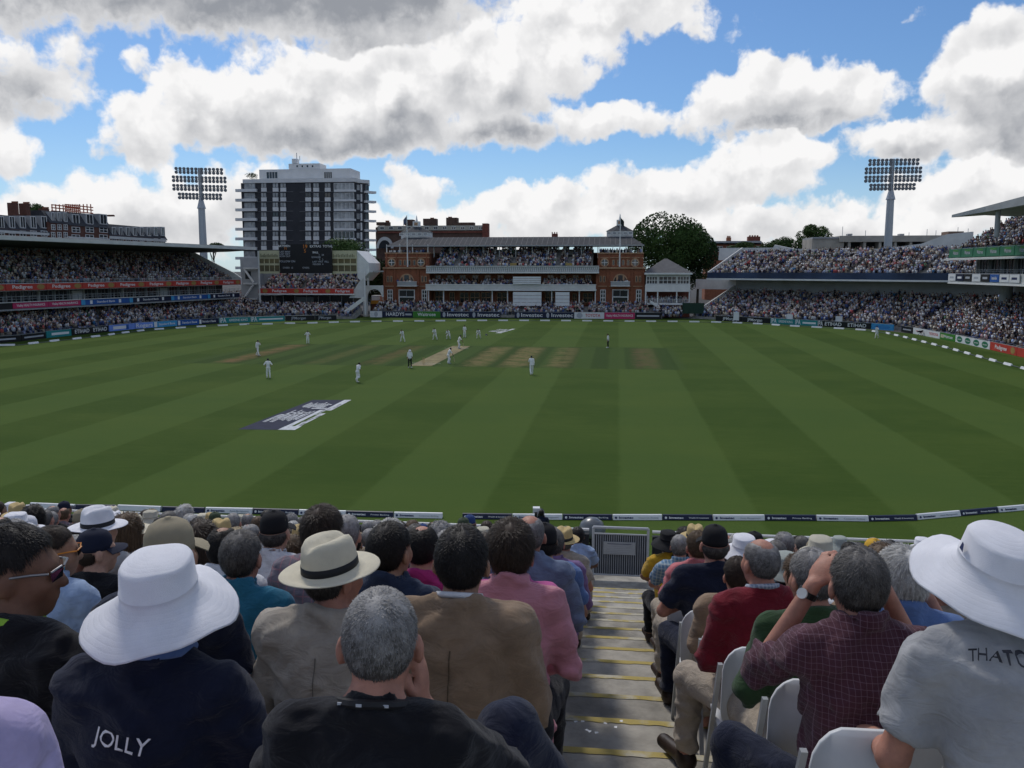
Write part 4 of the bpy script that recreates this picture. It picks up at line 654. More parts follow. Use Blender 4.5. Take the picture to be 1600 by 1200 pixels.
# ---------------- floodlights
def floodlight(px, ytop, ybot, ymast, d, label, hw, rake, double):
    base = onD(px, ybot, d); zm = onD(px, ymast, d)[2]; zt = onD(px, ytop, d)[2]; r = thing('floodlight_tower', label, 'floodlight', (base[0], base[1], 0), YAW, 'floodlight towers')
    MB().tube([(0, 0, 0), (0, 0, zm*.6), (0, 0, zm)], 1.0, 12, .82).build('mast', M_steel, r); MB().tube([(0, 0, zm), (0, 0, zm+1.2), (0, 0, zm+2.6)], 1.1, 10, .45).build('collar', M_steel, r); MB().box(-.38, .38, -.3, .3, zm+1.5, zt+.4).build('head_spine', M_steel, r)
    k_ = .42; lamp = MB().lathe([(k_*.3, -.30), (k_*.8, -.22), (k_, .10), (k_*.92, .14)], 10).mesh('lamp', mat('lamp_housing', (.035, .037, .04), .45, .2, 2), True); glass = MB().lathe([(k_*.9, .142), (k_*.6, .16), (.01, .165)], 10).mesh('lens', mat('lamp_lens', (.25, .27, .3), .15, .1, 2))
    for row in range(4):
        z = zm+2.9+(zt-zm-3.3)*row/3; h_ = hw*(.80 if row == 0 else .88 if row == 3 else 1.0)*.97; ev = (lambda x: -(rake*x if x < 0 else rake*.6*x))
        MB().tube([(-h_, -.35, z+ev(-h_)), (0, -.35, z), (h_, -.35, z+ev(h_))], .07, 6).build('crossbar', M_steel, r); n = 6 if row in (0, 3) else 7
        for sd in (-1, 1):
            for k in range(n):
                x = sd*(.72+(h_-.75)*k/(n-1))
                for dz in ((.44, -.44) if double else (0.0,)): o = inst('lamp', lamp, r, (x, -.62, z+dz+ev(x)), rot=(R(112), 0, 0)); inst('lens', glass, o)
floodlight(318, 265, 392, 326, 215, 'left floodlight tower with four rows of lamps behind the covered stand', 6.5, .03, True)
floodlight(1388, 251, 372, 312, 205, 'right floodlight tower with four rows of lamps above the open stand', 6.5, -.02, True)
# ---------------- apartment block
PB = Plane(onY(380, 400, 268), onY(555, 400, 268)); BL = PB.root('apartment_block', 'tall black and white apartment block with balconies behind the scoreboard', 'building'); M_bdark = mat('dark_cladding', (.035, .036, .042), .6, .15, .3); M_bw = mat('white_spandrel', (.70, .70, .69), .7, .06, .4); M_curt = mat('curtained_glass', (.36, .37, .37), .25, .35, .5)
PB.part('wall', M_bdark, BL, 380, 555, 285, 470, 0, 14); PB.part('parapet_band', M_bw, BL, 379, 557, 279, 285, -.4, 14.2)
PB.part('penthouse_wall', M_bw, BL, 405, 548, 264, 278.8, 3, 13); PB.part('roof_plant_room', M_bw, BL, 451, 500, 255.5, 263.8, 5, 11); PB.part('roof_hut', M_bw, BL, 456, 464, 248, 255.3, 6, 8)
x, z = PB.lx(462, 250, 6); MB().tube([(x, 7, z), (x, 7, z+2.4)], .12, 6).build('aerial', M_steel, BL); MB().tube([(x+1, 7, z), (x+1, 7, z+1.4)], .1, 6).build('aerial', M_steel, BL)
for (a, b2) in ((416.5, 434), (506.5, 519)): PB.window(BL, a, b2, 268.5, 279, 2.997, 4, 1, M_white, M_glass, fw=.12)
for k in range(4): PB.window(BL, 463+k*8, 466+k*8, 258, 261.5, 4.997, 1, 1, M_white, M_glass, fw=.1)
FL = [285+15.15*k for k in range(10)]
for fi, yt in enumerate(FL):
    for (a, b2) in ((408, 416.5), (426, 435), (438, 447), (477, 486), (489.5, 498.5), (507.5, 516.5)): w = PB.part('spandrel_panel', M_bw, BL, a, b2, yt+8.2, yt+14.4, -.12, -.003); PB.window(BL, a, b2, yt+1, yt+8, -.003, 2, 1, M_bdark, M_curt if (fi*3+int(a)) % 5 else M_glass, fw=.1)
    PB.part('floor_band', mat('grey_band', (.20, .20, .21), .7), BL, 400, 458, yt+14.6, yt+15.1, -.16, -.003); PB.part('floor_band', mat('grey_band', (.20, .20, .21), .7), BL, 468, 521, yt+14.6, yt+15.1, -.16, -.003)
    PB.window(BL, 382, 398.5, yt+1.5, yt+10, -.003, 3, 1, M_grey, M_curt, fw=.1); PB.part('balcony', M_bw, BL, 367.5, 400, yt+10.2, yt+14.6, -1.2, -.15)
    PB.window(BL, 522, 553, yt+1.2, yt+11.5, -.3, 5, 1, M_bw, M_curt if fi < 5 else M_glass, fw=.12); PB.part('balcony_band', M_bw, BL, 521.5, 555, yt+11.6, yt+14.6, -.9, -.003)
Bc = PB.A+PB.u*PB.lx(555, 400)[0]; PC = Plane(Bc, Bc+np.array([9.0, 9.5, 0])); o = PC.root('apartment_side_wing', 'dark angled side of the apartment block with white stacked balconies', 'building'); PC.part('wall', M_bdark, o, 555.5, 577, 286, 470, 0, 6); PC.part('parapet_band', M_bw, o, 555.5, 577.5, 280.5, 286, -.25, 6.2)
for fi, yt in enumerate([288+15.0*k for k in range(9)]):
    PC.part('white_strip', M_bw, o, 563.5, 566, yt, yt+12, -.1, -.003); PC.window(o, 557.5, 561.5, yt+1, yt+9, -.003, 1, 1, M_grey, M_curt, fw=.1); PC.part('balcony', M_bw, o, 571, 588, yt+10.5, yt+14, -1.0, .8); PC.window(o, 571.5, 576, yt+1, yt+9.8, -.003, 1, 1, M_grey, M_glass, fw=.1)
merge(BL, o)
# ---------------- brick mansion blocks behind
def mansion(pl, name, label, px0, px1, yr, yt, wins, chim, m=mat('brown_red_brick', (.13, .058, .042), .9, .2, .8, .3, 14), dormer=True, band_=None, rows=2):
    r = pl.root(name, label, 'building', 'brick mansion blocks'); pl.part('wall', m, r, px0, px1, yt, 470, 0, 10); a, z0 = pl.lx(px0, yt); b2, z1 = pl.lx(px1, yt); zr = pl.lx((px0+px1)/2, yr)[1]; MB().prism([(-.3, z0+.003), (2.2, zr), (8, zr), (10.3, z0+.003)], a-.2, b2+.2, 'x').build('roof', M_slate, r)
    n = wins; hw = (px1-px0)/n
    for i in range(n):
        c = px0+hw*(i+.5)
        if dormer: q = pl.part('dormer', M_grey, r, c-hw*.3, c+hw*.3, yr+1.5, yt-1, .3, 3); pl.window(q, c-hw*.22, c+hw*.22, yr+2.5, yt-2, .297, 2, 1, M_white, M_glass, fw=.12)
        for k in range(rows):
            y = yt+3+k*12; pl.window(r, c-hw*.28, c+hw*.28, y, y+8, -.003, 2, 2, M_white, M_glass, fw=.14)
    if band_: pl.part('stone_band', M_offw, r, px0, px1, band_, band_+4, -.35, -.003)
    for (c, t_) in chim: q = pl.part('chimney', m, r, c-3.4, c+3.4, t_, yr+3, 3.5, 5.5); [pl.part('chimney_pot', M_brick, r, c-2.7+2*k, c-1.5+2*k, t_-2.5, t_-.05, 4, 5) for k in range(3)]
    return r
A = onD(-60, 380, 200); B = onD(262, 380, 285); PM = Plane(A, B)
mansion(PM, 'mansion_block', 'long dark-roofed mansion block with white dormers behind left stand', -40, 77, 336, 358, 7, [(26, 317), (44, 318), (74, 326)], band_=360.5)
mansion(PM, 'mansion_block', 'red brick mansion block with white bays beside the scaffolded roof', 78, 107, 330, 348, 3, [], rows=2); mansion(PM, 'mansion_block', 'red brick mansion block with orange scaffolding on its roof', 107.5, 172, 333, 352, 3, [(176, 338)], rows=2, band_=371)
mansion(PM, 'mansion_block', 'lower mansion block with dark mansard at the row end', 172.5, 260, 353, 370, 8, [(250, 362)], rows=1, band_=371.5)
sc = thing('roof_scaffolding', 'orange scaffolding frame on the red mansion roof', 'scaffolding', PM.A, PM.rz); mb = MB()
for k in range(8): x, z = PM.lx(103+k*5.7, 333, 2); zt_ = PM.lx(103+k*5.7, 319, 2)[1]; mb.box(x-.12, x+.12, 2, 2.2, z, zt_); mb.box(x-.12, x+.12, 6, 6.2, z, zt_)
for y in (319.5, 324, 329): a, z = PM.lx(102, y, 2); b2, _ = PM.lx(145, y, 2); mb.box(a, b2, 1.9, 2.0, z-.15, z+.15); mb.box(a, b2, 6.2, 6.3, z-.15, z+.15)
mb.build('frame', mat('orange_scaffold', (.45, .10, .05), .7), sc)
PQ = Plane(onY(588, 380, 330), onY(762, 380, 330)); rq = mansion(PQ, 'mansion_block', 'cream and red brick mansion block behind the pavilion left tower', 588, 757, 353, 355, 9, [(605, 347), (675, 342.5), (703, 341)], m=mat('brown_grey_brick', (.12, .075, .058), .9, .2, .6), dormer=False, rows=0)
r = PQ.root('mansion_top_storey', 'cream top storey and brick chimney of mansion behind pavilion', 'building'); PQ.part('wall', mat('cream_render', (.45, .43, .36), .8), r, 590, 756, 352.5, 360, -.4, -.05); PQ.part('dark_band', M_brick2, r, 590, 757, 361.5, 364, -.6, -.05)
for k in range(12): c = 597+k*14; PQ.window(r, c-3, c+3, 354.2, 358.5, -.4, 2, 1, M_white, M_glass, fw=.15)
PQ.part('end_chimney', M_brick2, r, 753.5, 762.5, 349, 375, -1, 3)
for (a, b2, t_, b3) in ((588, 600, 347, 352), (661, 681, 341.5, 352), (697, 714, 340, 352), (714, 740, 347.5, 352), (632, 645, 343, 352)): PQ.part('roof_block', MATS['brown_grey_brick'], r, a, b2, t_, b3, 2, 6)
x, z = PQ.lx(601.5, 388, -2); MB().prism([(x-3.4+3.4*(1-math.cos(q)), z+3.4*math.sin(q)*1.3) for q in np.linspace(0, math.pi, 14)], -2.2, -2, 'y').build('arched_window_surround', M_offw, r); MB().prism([(x-2.4+2.4*(1-math.cos(q)), z+2.4*math.sin(q)*1.3) for q in np.linspace(0, math.pi, 14)], -2.3, -2.203, 'y').build('arched_pane', M_glass, r)
merge(rq, r)
PH = Plane(onY(1100, 380, 300), onY(1200, 380, 300)); mansion(PH, 'brick_house', 'red brick house with chimneys behind the open stand', 1102, 1192, 378, 382, 6, [(1106, 371), (1139, 371)], m=M_brick, dormer=False, rows=1); q = PH.root('grey_roof_house', 'house with long grey roof and brick stack behind open stand', 'building'); PH.part('roof', M_grey, q, 1108, 1190, 376.5, 379.5, -2, 4); PH.part('brick_stack', M_brick2, q, 1169, 1188, 369.5, 377, -1, 2); [PH.part('chimney_pot', M_brick, q, 1171+k*4, 1173+k*4, 367.5, 369.4, 0, 1) for k in range(4)]
# concrete building with flat roofs behind open stand
PK = Plane(onY(1268, 380, 235), onY(1540, 380, 235)); r = PK.root('concrete_building', 'low concrete building with flat roofs behind the open stand', 'building'); M_bc = mat('beige_concrete', (.40, .37, .32), .85, .15, .3)
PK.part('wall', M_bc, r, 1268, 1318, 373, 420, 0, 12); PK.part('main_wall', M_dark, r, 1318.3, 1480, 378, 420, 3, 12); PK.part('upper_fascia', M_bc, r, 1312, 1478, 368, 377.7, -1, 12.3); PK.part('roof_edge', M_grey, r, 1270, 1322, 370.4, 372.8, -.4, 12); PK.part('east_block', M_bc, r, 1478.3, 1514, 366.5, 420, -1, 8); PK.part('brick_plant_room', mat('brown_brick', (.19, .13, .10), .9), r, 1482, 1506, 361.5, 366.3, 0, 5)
for k in range(7): PK.part('column', M_bc, r, 1325+k*24, 1329+k*24, 377.9, 395, -.6, 2.9)
for px, h_ in ((1290, 366), (1316, 354), (1330, 365), (1352, 360), (1420, 363), (1448, 358), (1462, 360), (1496, 355), (1512, 357)): x, z = PK.lx(px, 371, 2); MB().tube([(x, 2, z-1), (x, 2, PK.lx(px, h_, 2)[1])], .07, 5).build('aerial', M_steel, r)
for px in (1325, 1406): PK.part('roof_vent', M_grey, r, px, px+7, 365.2, 367.9, 2, 4)
# ---------------- trees
M_bark = mat('bark', (.07, .055, .04), .95, .3, 3, .6, 20)
def leaf_mat(name, c):
    m = mat(name, c, .75, .35, .35, spec=.15); return m
LEAF = [leaf_mat('dark_leaves', (.050, .092, .024)), leaf_mat('mid_leaves', (.055, .092, .026)), leaf_mat('deep_leaves', (.030, .055, .018))]
def tree(loc, h, rx, rz, label, m, n=9000, ls=.55, seed=1, trunk=.35, group='trees round the ground', name='broadleaf_tree'):
    rng = np.random.default_rng(seed); r = thing(name, label, 'tree', loc, 0, group); zc = h-rz; mb = MB(); mb.tube([(0, 0, 0), (.1, 0, zc*.5), (0, 0, zc)], trunk, 9, trunk*.5)
    L = []
    for k in range(11):
        a = rng.uniform(0, 6.283); e = rng.uniform(-.15, 1.2); q = np.array([math.cos(a)*math.cos(e)*rx*.66, math.sin(a)*math.cos(e)*rx*.66, zc+math.sin(e)*rz*.66]); L.append(q); mb.tube([(0, 0, zc*rng.uniform(.55, .9)), q*.5+np.array([0, 0, zc*.45]), q], trunk*.35, 6, .04)
    mb.build('trunk', M_bark, r)
    cl = [np.array([0, 0, zc])] + L + [np.array([rng.normal(0, .45)*rx, rng.normal(0, .45)*rx, zc+rng.uniform(-.75, .8)*rz]) for _ in range(22)]
    cr = [rng.uniform(.36, .54)*min(rx, rz)*(1.3 if i == 0 else 1) for i in range(len(cl))]; ci = rng.choice(len(cl), n, p=np.array(cr)**2/np.sum(np.array(cr)**2)); d = rng.normal(size=(n, 3)); d /= np.linalg.norm(d, axis=1)[:, None]; rad = rng.uniform(.55, 1.06, n)**.6
    c = np.array(cl)[ci]+d*(np.array(cr)[ci]*rad)[:, None]*np.array([1, 1, .85]); e = (c-np.array([0, 0, zc]))/np.array([rx, rx, rz]); k = np.linalg.norm(e, axis=1); c = c*1.0; far_ = k > 1.05; c[far_] = np.array([0, 0, zc])+(c-np.array([0, 0, zc]))[far_]/k[far_, None]*1.03
    t1 = rng.normal(size=(n, 3)); t1 /= np.linalg.norm(t1, axis=1)[:, None]; t2 = np.cross(d, t1); t2 /= np.linalg.norm(t2, axis=1)[:, None]; s1 = rng.uniform(.5, 1.1, n)[:, None]*ls; v = np.stack([c-t1*s1*.5, c+t2*s1*.32, c+t1*s1*.5, c-t2*s1*.32], 1).reshape(-1, 3)
    f = np.arange(n*4).reshape(n, 4); link(bpy.data.objects.new('crown', npmesh('crown', v, f, m, False)), r); return r
def treepx(px, ytop, wpx, hpx, d, *a, **k): top = onD(px, ytop, d); base = onD(px, 450, d); s = d/F; return tree((base[0], base[1], 0), top[2], wpx*s/2, hpx*s/2, *a, **k)
treepx(1044, 331, 122, 112, 225, 'large dark green tree right of the pavilion', LEAF[0], n=20000, ls=.75, seed=3, trunk=.7)
treepx(1090, 362, 60, 95, 232, 'darker lower tree leaning behind the white annexe', LEAF[2], n=8000, ls=.7, seed=4, trunk=.4)
treepx(540, 370, 92, 80, 215, 'dark bushy tree between scoreboard and pavilion', LEAF[0], n=11000, ls=.6, seed=5); treepx(580, 398, 62, 80, 208, 'dark tree behind the white archway', LEAF[2], n=8000, ls=.6, seed=6)
treepx(1268, 351, 56, 40, 290, 'tall tree behind open stand beside the concrete building', LEAF[1], n=5000, ls=.7, seed=7); treepx(1226, 369, 52, 30, 295, 'low dark tree behind the open stand rear wall', LEAF[0], n=4000, ls=.7, seed=8); treepx(1160, 378, 60, 26, 270, 'low trees before the brick house', LEAF[1], n=3000, ls=.6, seed=9); treepx(1198, 377, 36, 24, 280, 'small tree right of the long grey roof', LEAF[1], n=2500, ls=.6, seed=10)
treepx(336, 379, 44, 14, 300, 'low tree showing above the covered stand roof', LEAF[0], n=2500, ls=.6, seed=11); treepx(62, 318, 36, 30, 330, 'tree top between mansion chimneys', LEAF[0], n=2500, ls=.7, seed=12)
# plants on the block's roof terrace
tree(PB.A+PB.u*PB.lx(391, 280)[0]+PB.n*1.5+np.array([0, 0, PB.lx(391, 279.5)[1]]), 2.1, 2.2, 1.05, 'small shrubs on the roof terrace of the apartment block', LEAF[1], n=500, ls=.35, seed=13, trunk=.06, name='terrace_shrub')
# ================================================================== PEOPLE: smooth-union bodies meshed by surface nets
def V3(*a): return np.array(a, float)
class Field:
    def __init__(s, lo, hi, h): s.lo = np.array(lo, float); s.h = h; s.n = np.ceil((np.array(hi)-s.lo)/h).astype(int)+1; s.F = np.full(s.n, .5, np.float32)
    def sub(s, lo, hi, pad=.07):
        i0 = np.clip(np.floor((np.array(lo)-pad-s.lo)/s.h).astype(int), 0, s.n-1); i1 = np.clip(np.ceil((np.array(hi)+pad-s.lo)/s.h).astype(int)+1, 1, s.n)
        ax = [s.lo[k]+s.h*np.arange(i0[k], i1[k], dtype=np.float32) for k in range(3)]
        return tuple(slice(i0[k], i1[k]) for k in range(3)), ax[0][:, None, None], ax[1][None, :, None], ax[2][None, None, :]
    def mix(s, sl, d, k):
        a = s.F[sl]; h = np.clip(.5+.5*(d-a)/k, 0, 1); s.F[sl] = d+(a-d)*h-k*h*(1-h)
    def cap(s, a, b, r1, r2=None, k=.025, flat=False):
        a = np.array(a, float); b = np.array(b, float); r2 = r1 if r2 is None else r2; m = max(r1, r2); sl, x, y, z = s.sub(np.minimum(a, b)-m, np.maximum(a, b)+m)
        if min(q.stop-q.start for q in sl) < 1: return
        ab = b-a; L2 = max(1e-9, ab@ab); px, py, pz = x-a[0], y-a[1], z-a[2]; t0 = (px*ab[0]+py*ab[1]+pz*ab[2])/L2; t = np.clip(t0, 0, 1)
        d = np.sqrt((px-t*ab[0])**2+(py-t*ab[1])**2+(pz-t*ab[2])**2)-(r1+(r2-r1)*t)
        if flat: d = np.maximum(d, (t0-1)*math.sqrt(L2))
        s.mix(sl, d.astype(np.float32), k)
    def ell(s, c, r, k=.03, M=None):
        c = np.array(c, float); m = max(r); sl, x, y, z = s.sub(c-m, c+m)
        if min(q.stop-q.start for q in sl) < 1: return
        px, py, pz = x-c[0], y-c[1], z-c[2]
        if M is not None: px, py, pz = (px*M[0, 0]+py*M[1, 0]+pz*M[2, 0], px*M[0, 1]+py*M[1, 1]+pz*M[2, 1], px*M[0, 2]+py*M[1, 2]+pz*M[2, 2])
        k0 = np.sqrt((px/r[0])**2+(py/r[1])**2+(pz/r[2])**2); k1 = np.sqrt((px/r[0]**2)**2+(py/r[1]**2)**2+(pz/r[2]**2)**2)+1e-6
        s.mix(sl, (k0*(k0-1)/k1).astype(np.float32), k)
    def grid(s): return [s.lo[k]+s.h*np.arange(s.n[k], dtype=np.float32) for k in range(3)]
    def cut(s, p, n):
        x, y, z = s.grid(); n = np.array(n, float)/np.linalg.norm(n); s.F = np.maximum(s.F, (x[:, None, None]-p[0])*n[0]+(y[None, :, None]-p[1])*n[1]+(z[None, None, :]-p[2])*n[2]).astype(np.float32)
    def wrinkle(s, amp, seed, c, scale=1.0):
        rng = np.random.default_rng(seed); x, y, z = s.grid(); X, Y, Z = x[:, None, None], y[None, :, None], z[None, None, :]; w = 0
        wx = .02*np.sin(23*Z+5*X+rng.uniform(0, 6))+.015*np.sin(31*Y+17*X+rng.uniform(0, 6))
        for i in range(7):
            d = rng.normal(size=3)*np.array([.7, .7, 1.25]); d /= np.linalg.norm(d); f = rng.uniform(38, 95)*scale; w = w+(1-2.2*np.abs(np.sin(.5*f*(d[0]*(X+wx)+d[1]*Y+d[2]*(Z+wx))+rng.uniform(0, 6))))*(50/f)*(1 if i % 2 else -1)
        m = .55+.9*np.clip((c[2]+.30-Z)/.35, 0, 1)
        w = np.clip(w, -1.7, 1.7); s.F = (s.F+amp*.9*w*m).astype(np.float32)
    def mesh(s):
        F = s.F; ins = F < 0; c = np.zeros(np.array(F.shape)-1, np.int8)
        offs = [(i, j, k) for i in (0, 1) for j in (0, 1) for k in (0, 1)]; n = F.shape
        for (i, j, k) in offs: c += ins[i:n[0]-1+i, j:n[1]-1+j, k:n[2]-1+k]
        idx = np.argwhere((c > 0) & (c < 8)); vid = np.full(c.shape, -1, np.int32); vid[tuple(idx.T)] = np.arange(len(idx)); acc = np.zeros((len(idx), 3)); cnt = np.zeros(len(idx))
        for a in range(3):
            o1, o2 = [q for q in range(3) if q != a]
            for u in (0, 1):
                for v in (0, 1):
                    p = idx.copy(); p[:, o1] += u; p[:, o2] += v; q = p.copy(); q[:, a] += 1; f0 = F[tuple(p.T)]; f1 = F[tuple(q.T)]; m = (f0 < 0) != (f1 < 0); t = np.where(m, f0/(f0-f1+1e-12), 0); e = p.astype(float); e[:, a] += t; acc[m] += e[m]; cnt[m] += 1
        v = s.lo+s.h*acc/np.maximum(cnt, 1)[:, None]; quads = []
        for a in range(3):
            o1, o2 = [(1, 2), (2, 0), (0, 1)][a]; sl0 = [slice(None)]*3; sl1 = [slice(None)]*3; sl0[a] = slice(0, n[a]-1); sl1[a] = slice(1, n[a]); A_ = ins[tuple(sl0)]; B_ = ins[tuple(sl1)]; e = np.argwhere(A_ != B_); e = e[(e[:, o1] > 0) & (e[:, o2] > 0) & (e[:, o1] < n[o1]-1) & (e[:, o2] < n[o2]-1)]
            if not len(e): continue
            fl = A_[tuple(e.T)]; q = []
            for (du, dv) in ((-1, -1), (0, -1), (0, 0), (-1, 0)): g_ = e.copy(); g_[:, o1] += du; g_[:, o2] += dv; q.append(vid[tuple(g_.T)])
            q = np.stack(q, 1); q[~fl] = q[~fl][:, ::-1]; quads.append(q)
        q = np.concatenate(quads); return v, q[(q >= 0).all(1)]
def rotm(yaw=0., pitch=0., roll=0.):
    """head turn: yaw + = to the left, pitch + = looking down"""
    return np.array(Matrix.Rotation(yaw, 3, 'Z') @ Matrix.Rotation(-pitch, 3, 'X') @ Matrix.Rotation(roll, 3, 'Y'))
ARMS = {  # elbow and wrist for the right side, relative to the shoulder centre (x out, y forward, z up)
 'lap': ((.065, .03, -.27), (-.06, .26, -.36)), 'fold': ((.11, .08, -.25), (-.20, .22, -.20)), 'knee': ((.07, .17, -.22), (-.02, .36, -.34)), 'side': ((.075, .02, -.27), (.03, .24, -.34)),
 'chin': ((.10, .24, -.20), (-.13, .16, -.03)), 'brow': ((.24, .11, -.06), (.02, .13, .16)), 'hang': ((.05, -.03, -.29), (.06, .02, -.55)), 'knees_stand': ((.06, .08, -.27), (-.02, .20, -.46)), 'run': ((.10, -.16, -.22), (.04, .06, -.30)), 'runf': ((.06, .14, -.22), (-.03, .30, -.08)), 'bat': ((.02, .16, -.24), (-.12, .30, -.42))}
def person_geo(p, h=.02):
    """p: pose and build; returns meshes (vertices, quads) for body, shirt, trousers, shoes and the head frame"""
    w = p.get('w', 1.0); bel = p.get('belly', .0); lean = p.get('lean', .08); stand = p.get('stand', False); st = p.get('style', 'tee'); slv = p.get('sleeve', 'short')
    P0 = V3(0, 0, .95 if stand else .53); P0 = P0+np.array(p.get('hip', (0, 0, 0))); sl = p.get('side', 0.0)
    u = V3(math.sin(sl), math.sin(lean), math.cos(lean)); u /= np.linalg.norm(u); fw = V3(0, math.cos(lean), -math.sin(lean)); X = V3(1, 0, 0); tw = p.get('twist', 0.0); X = V3(math.cos(tw), math.sin(tw), 0)
    SHc = P0+u*.50; sw = .172*w; S = {1: SHc+X*sw, -1: SHc-X*sw}; NB = P0+u*.545; HC = P0+u*.695+fw*(.042+p.get('headf', 0)); Rh = rotm(p.get('yaw', 0), p.get('nod', 0), p.get('roll', 0)); Hd = lambda *a: HC+Rh@V3(*a)
    E, Wr, HD = {}, {}, {}
    for sd, key in ((1, 'armR'), (-1, 'armL')):
        a = p.get(key, 'lap'); e, q = ARMS[a] if isinstance(a, str) else a; f = lambda t: S[sd]+X*sd*t[0]+V3(0, 1, 0)*t[1]+V3(0, 0, 1)*t[2]
        if a == 'brow': Wr[sd] = HC+Rh@V3(sd*.115, .085, -.035); E[sd] = S[sd]+X*sd*.085+V3(0, .17, -.15); HD[sd] = Hd(sd*.055, .125, .045)
        elif a == 'chin': Wr[sd] = Hd(sd*.085, .055, -.165); E[sd] = S[sd]+X*sd*.13+V3(0, .14, -.19); HD[sd] = Hd(sd*.082, .05, -.075)
        else: E[sd], Wr[sd] = f(e), f(q); dd = Wr[sd]-E[sd]; HD[sd] = Wr[sd]+dd/np.linalg.norm(dd)*.085
    L = {}
    for sd, key in ((1, 'legR'), (-1, 'legL')):
        l = p.get(key); hip = P0+X*sd*.088+V3(0, .0, -.02)
        if l is None: l = ((sd*.15, .42, .50), (sd*.14, .40, .09), (sd*.16, .60, .045)) if not stand else ((sd*.12, .03, .50), (sd*.13, -.02, .09), (sd*.15, .17, .045))
        L[sd] = (hip,)+tuple(np.array(q, float) for q in l)
    pts = np.array([HC+V3(0, 0, .2), HC-V3(.15, .15, 0), HC+V3(.15, .15, 0), P0-V3(.25, .22+bel, .15), P0+V3(.25, .2+bel, 0)]+list(S.values())+list(E.values())+list(Wr.values())+list(HD.values())+[q for l in L.values() for q in l]); lo = pts.min(0)-.13; hi = pts.max(0)+.13; lo[2] = max(lo[2], -.02)
    def torso(f, g, top=True):
        f.ell(P0+V3(0, 0, .0), (.165*w+g, .125+g+bel*.4, .12+g), .05); f.ell(P0+u*.20+fw*bel*.5, (.142*w+g+bel*.3, .108+g+bel*.55, .18+g), .06); f.ell(P0+u*.37, (.160*w+g, .112+g, .17+g), .06); f.cap(S[-1]*.9+SHc*.1-u*.008, S[1]*.9+SHc*.1-u*.008, .060+g, None, .05)
        for sd in (1, -1): f.cap(NB+u*.03-fw*.01, SHc+X*sd*sw*.78+u*.012, .045+g*.6, .046+g*.6, .04)
    out = {}
    b = Field(lo, hi, h); torso(b, -.010)
    b.cap(NB-u*.04, HC-u*.05-fw*.012, .060, .054, .03); b.ell(Hd(0, -.010, .022), (.0765, .097, .098), .02, Rh); b.ell(Hd(0, .026, -.048), (.060, .068, .076), .025, Rh); b.ell(Hd(0, .055, -.095), (.030, .028, .024), .03, Rh); b.cap(Hd(0, .090, .004), Hd(0, .109, -.034), .010, .015, .012); b.cap(Hd(-.03, .080, .020), Hd(.03, .080, .020), .014, None, .02); b.cap(Hd(-.018, .088, -.068), Hd(.018, .088, -.068), .010, None, .012)
    for sd in (1, -1): b.ell(Hd(sd*.083, -.008, -.012), (.0118, .023, .034), .010, Rh@np.array(Matrix.Rotation(sd*.35, 3, 'Z'))); b.ell(Hd(sd*.034, .070, -.028), (.026, .022, .024), .03, Rh)
    for sd in (1, -1):
        b.cap(S[sd], E[sd], .047*math.sqrt(w), .038, .03); b.cap(E[sd], Wr[sd], .039, .026, .02); d = HD[sd]-Wr[sd]; d /= np.linalg.norm(d)
        side = np.cross(d, V3(0, 0, 1)) if abs(d[2]) < .9 else V3(0, 1, 0); side /= np.linalg.norm(side); nrm = np.cross(side, d); Mh = np.stack([side, d, nrm], 1); pc_ = Wr[sd]+d*.055; b.ell(pc_, (.040, .056, .018), .015, Mh)
        for q in range(4): a0 = pc_+d*.03+side*(-.027+.018*q); L1 = (.036, .042, .040, .030)[q]; a1 = a0+d*L1+nrm*-.006; a2 = a1+d*L1*.55-nrm*.022; rr = max(.0092, h*.52); b.cap(a0, a1, rr, rr*.95, .006); b.cap(a1, a2, rr*.95, rr*.85, .006)
        ts = -sd; a0 = pc_-d*.03+side*ts*.03; b.cap(a0, a0+d*.035+side*ts*.022-nrm*.012, max(.011, h*.55), None, .01); b.cap(a0+d*.035+side*ts*.022-nrm*.012, a0+d*.062+side*ts*.02-nrm*.02, max(.0105, h*.52), None, .006)
    for sd in (1, -1): hp, kn, an, to = L[sd]; b.cap(hp, kn, .074, .050, .04); b.cap(kn, an, .050, .036, .03); b.cap(an-V3(0, .02, .02), to, .036, .026, .03)
    out['body'] = b.mesh()
    g = {'tee': .014, 'polo': .016, 'shirt': .018, 'sweater': .020, 'blazer': .026}[st]
    f = Field(lo, hi, h); torso(f, g)
    if st == 'blazer':
        for sd in (1, -1): f.cap(SHc+X*sd*sw*.5, S[sd]+X*sd*.012, .068, .074, .04); f.ell(P0+V3(sd*.05, 0, -.06), (.15*w, .15+bel*.4, .11), .05)
    for sd in (1, -1):
        s0 = S[sd]; gs = {'tee': .016, 'polo': .017, 'shirt': .014, 'sweater': .017, 'blazer': .020}[st]
        if slv == 'short': e2 = s0+(E[sd]-s0)*.72; f.cap(s0, e2, .050+gs, .056+gs, .035, flat=True)
        elif slv == 'roll': e2 = E[sd]+(Wr[sd]-E[sd])*.22; f.cap(s0, E[sd], .049+gs, .044+gs, .035); f.cap(E[sd], e2, .046+gs, .044+gs, .02, flat=True)
        else: f.cap(s0, E[sd], .049+gs, .043+gs, .035); f.cap(E[sd], E[sd]+(Wr[sd]-E[sd])*.97, .043+gs, .030+gs, .025, flat=True)
    f.cut(NB+u*.050, u*1.0+fw*.50)
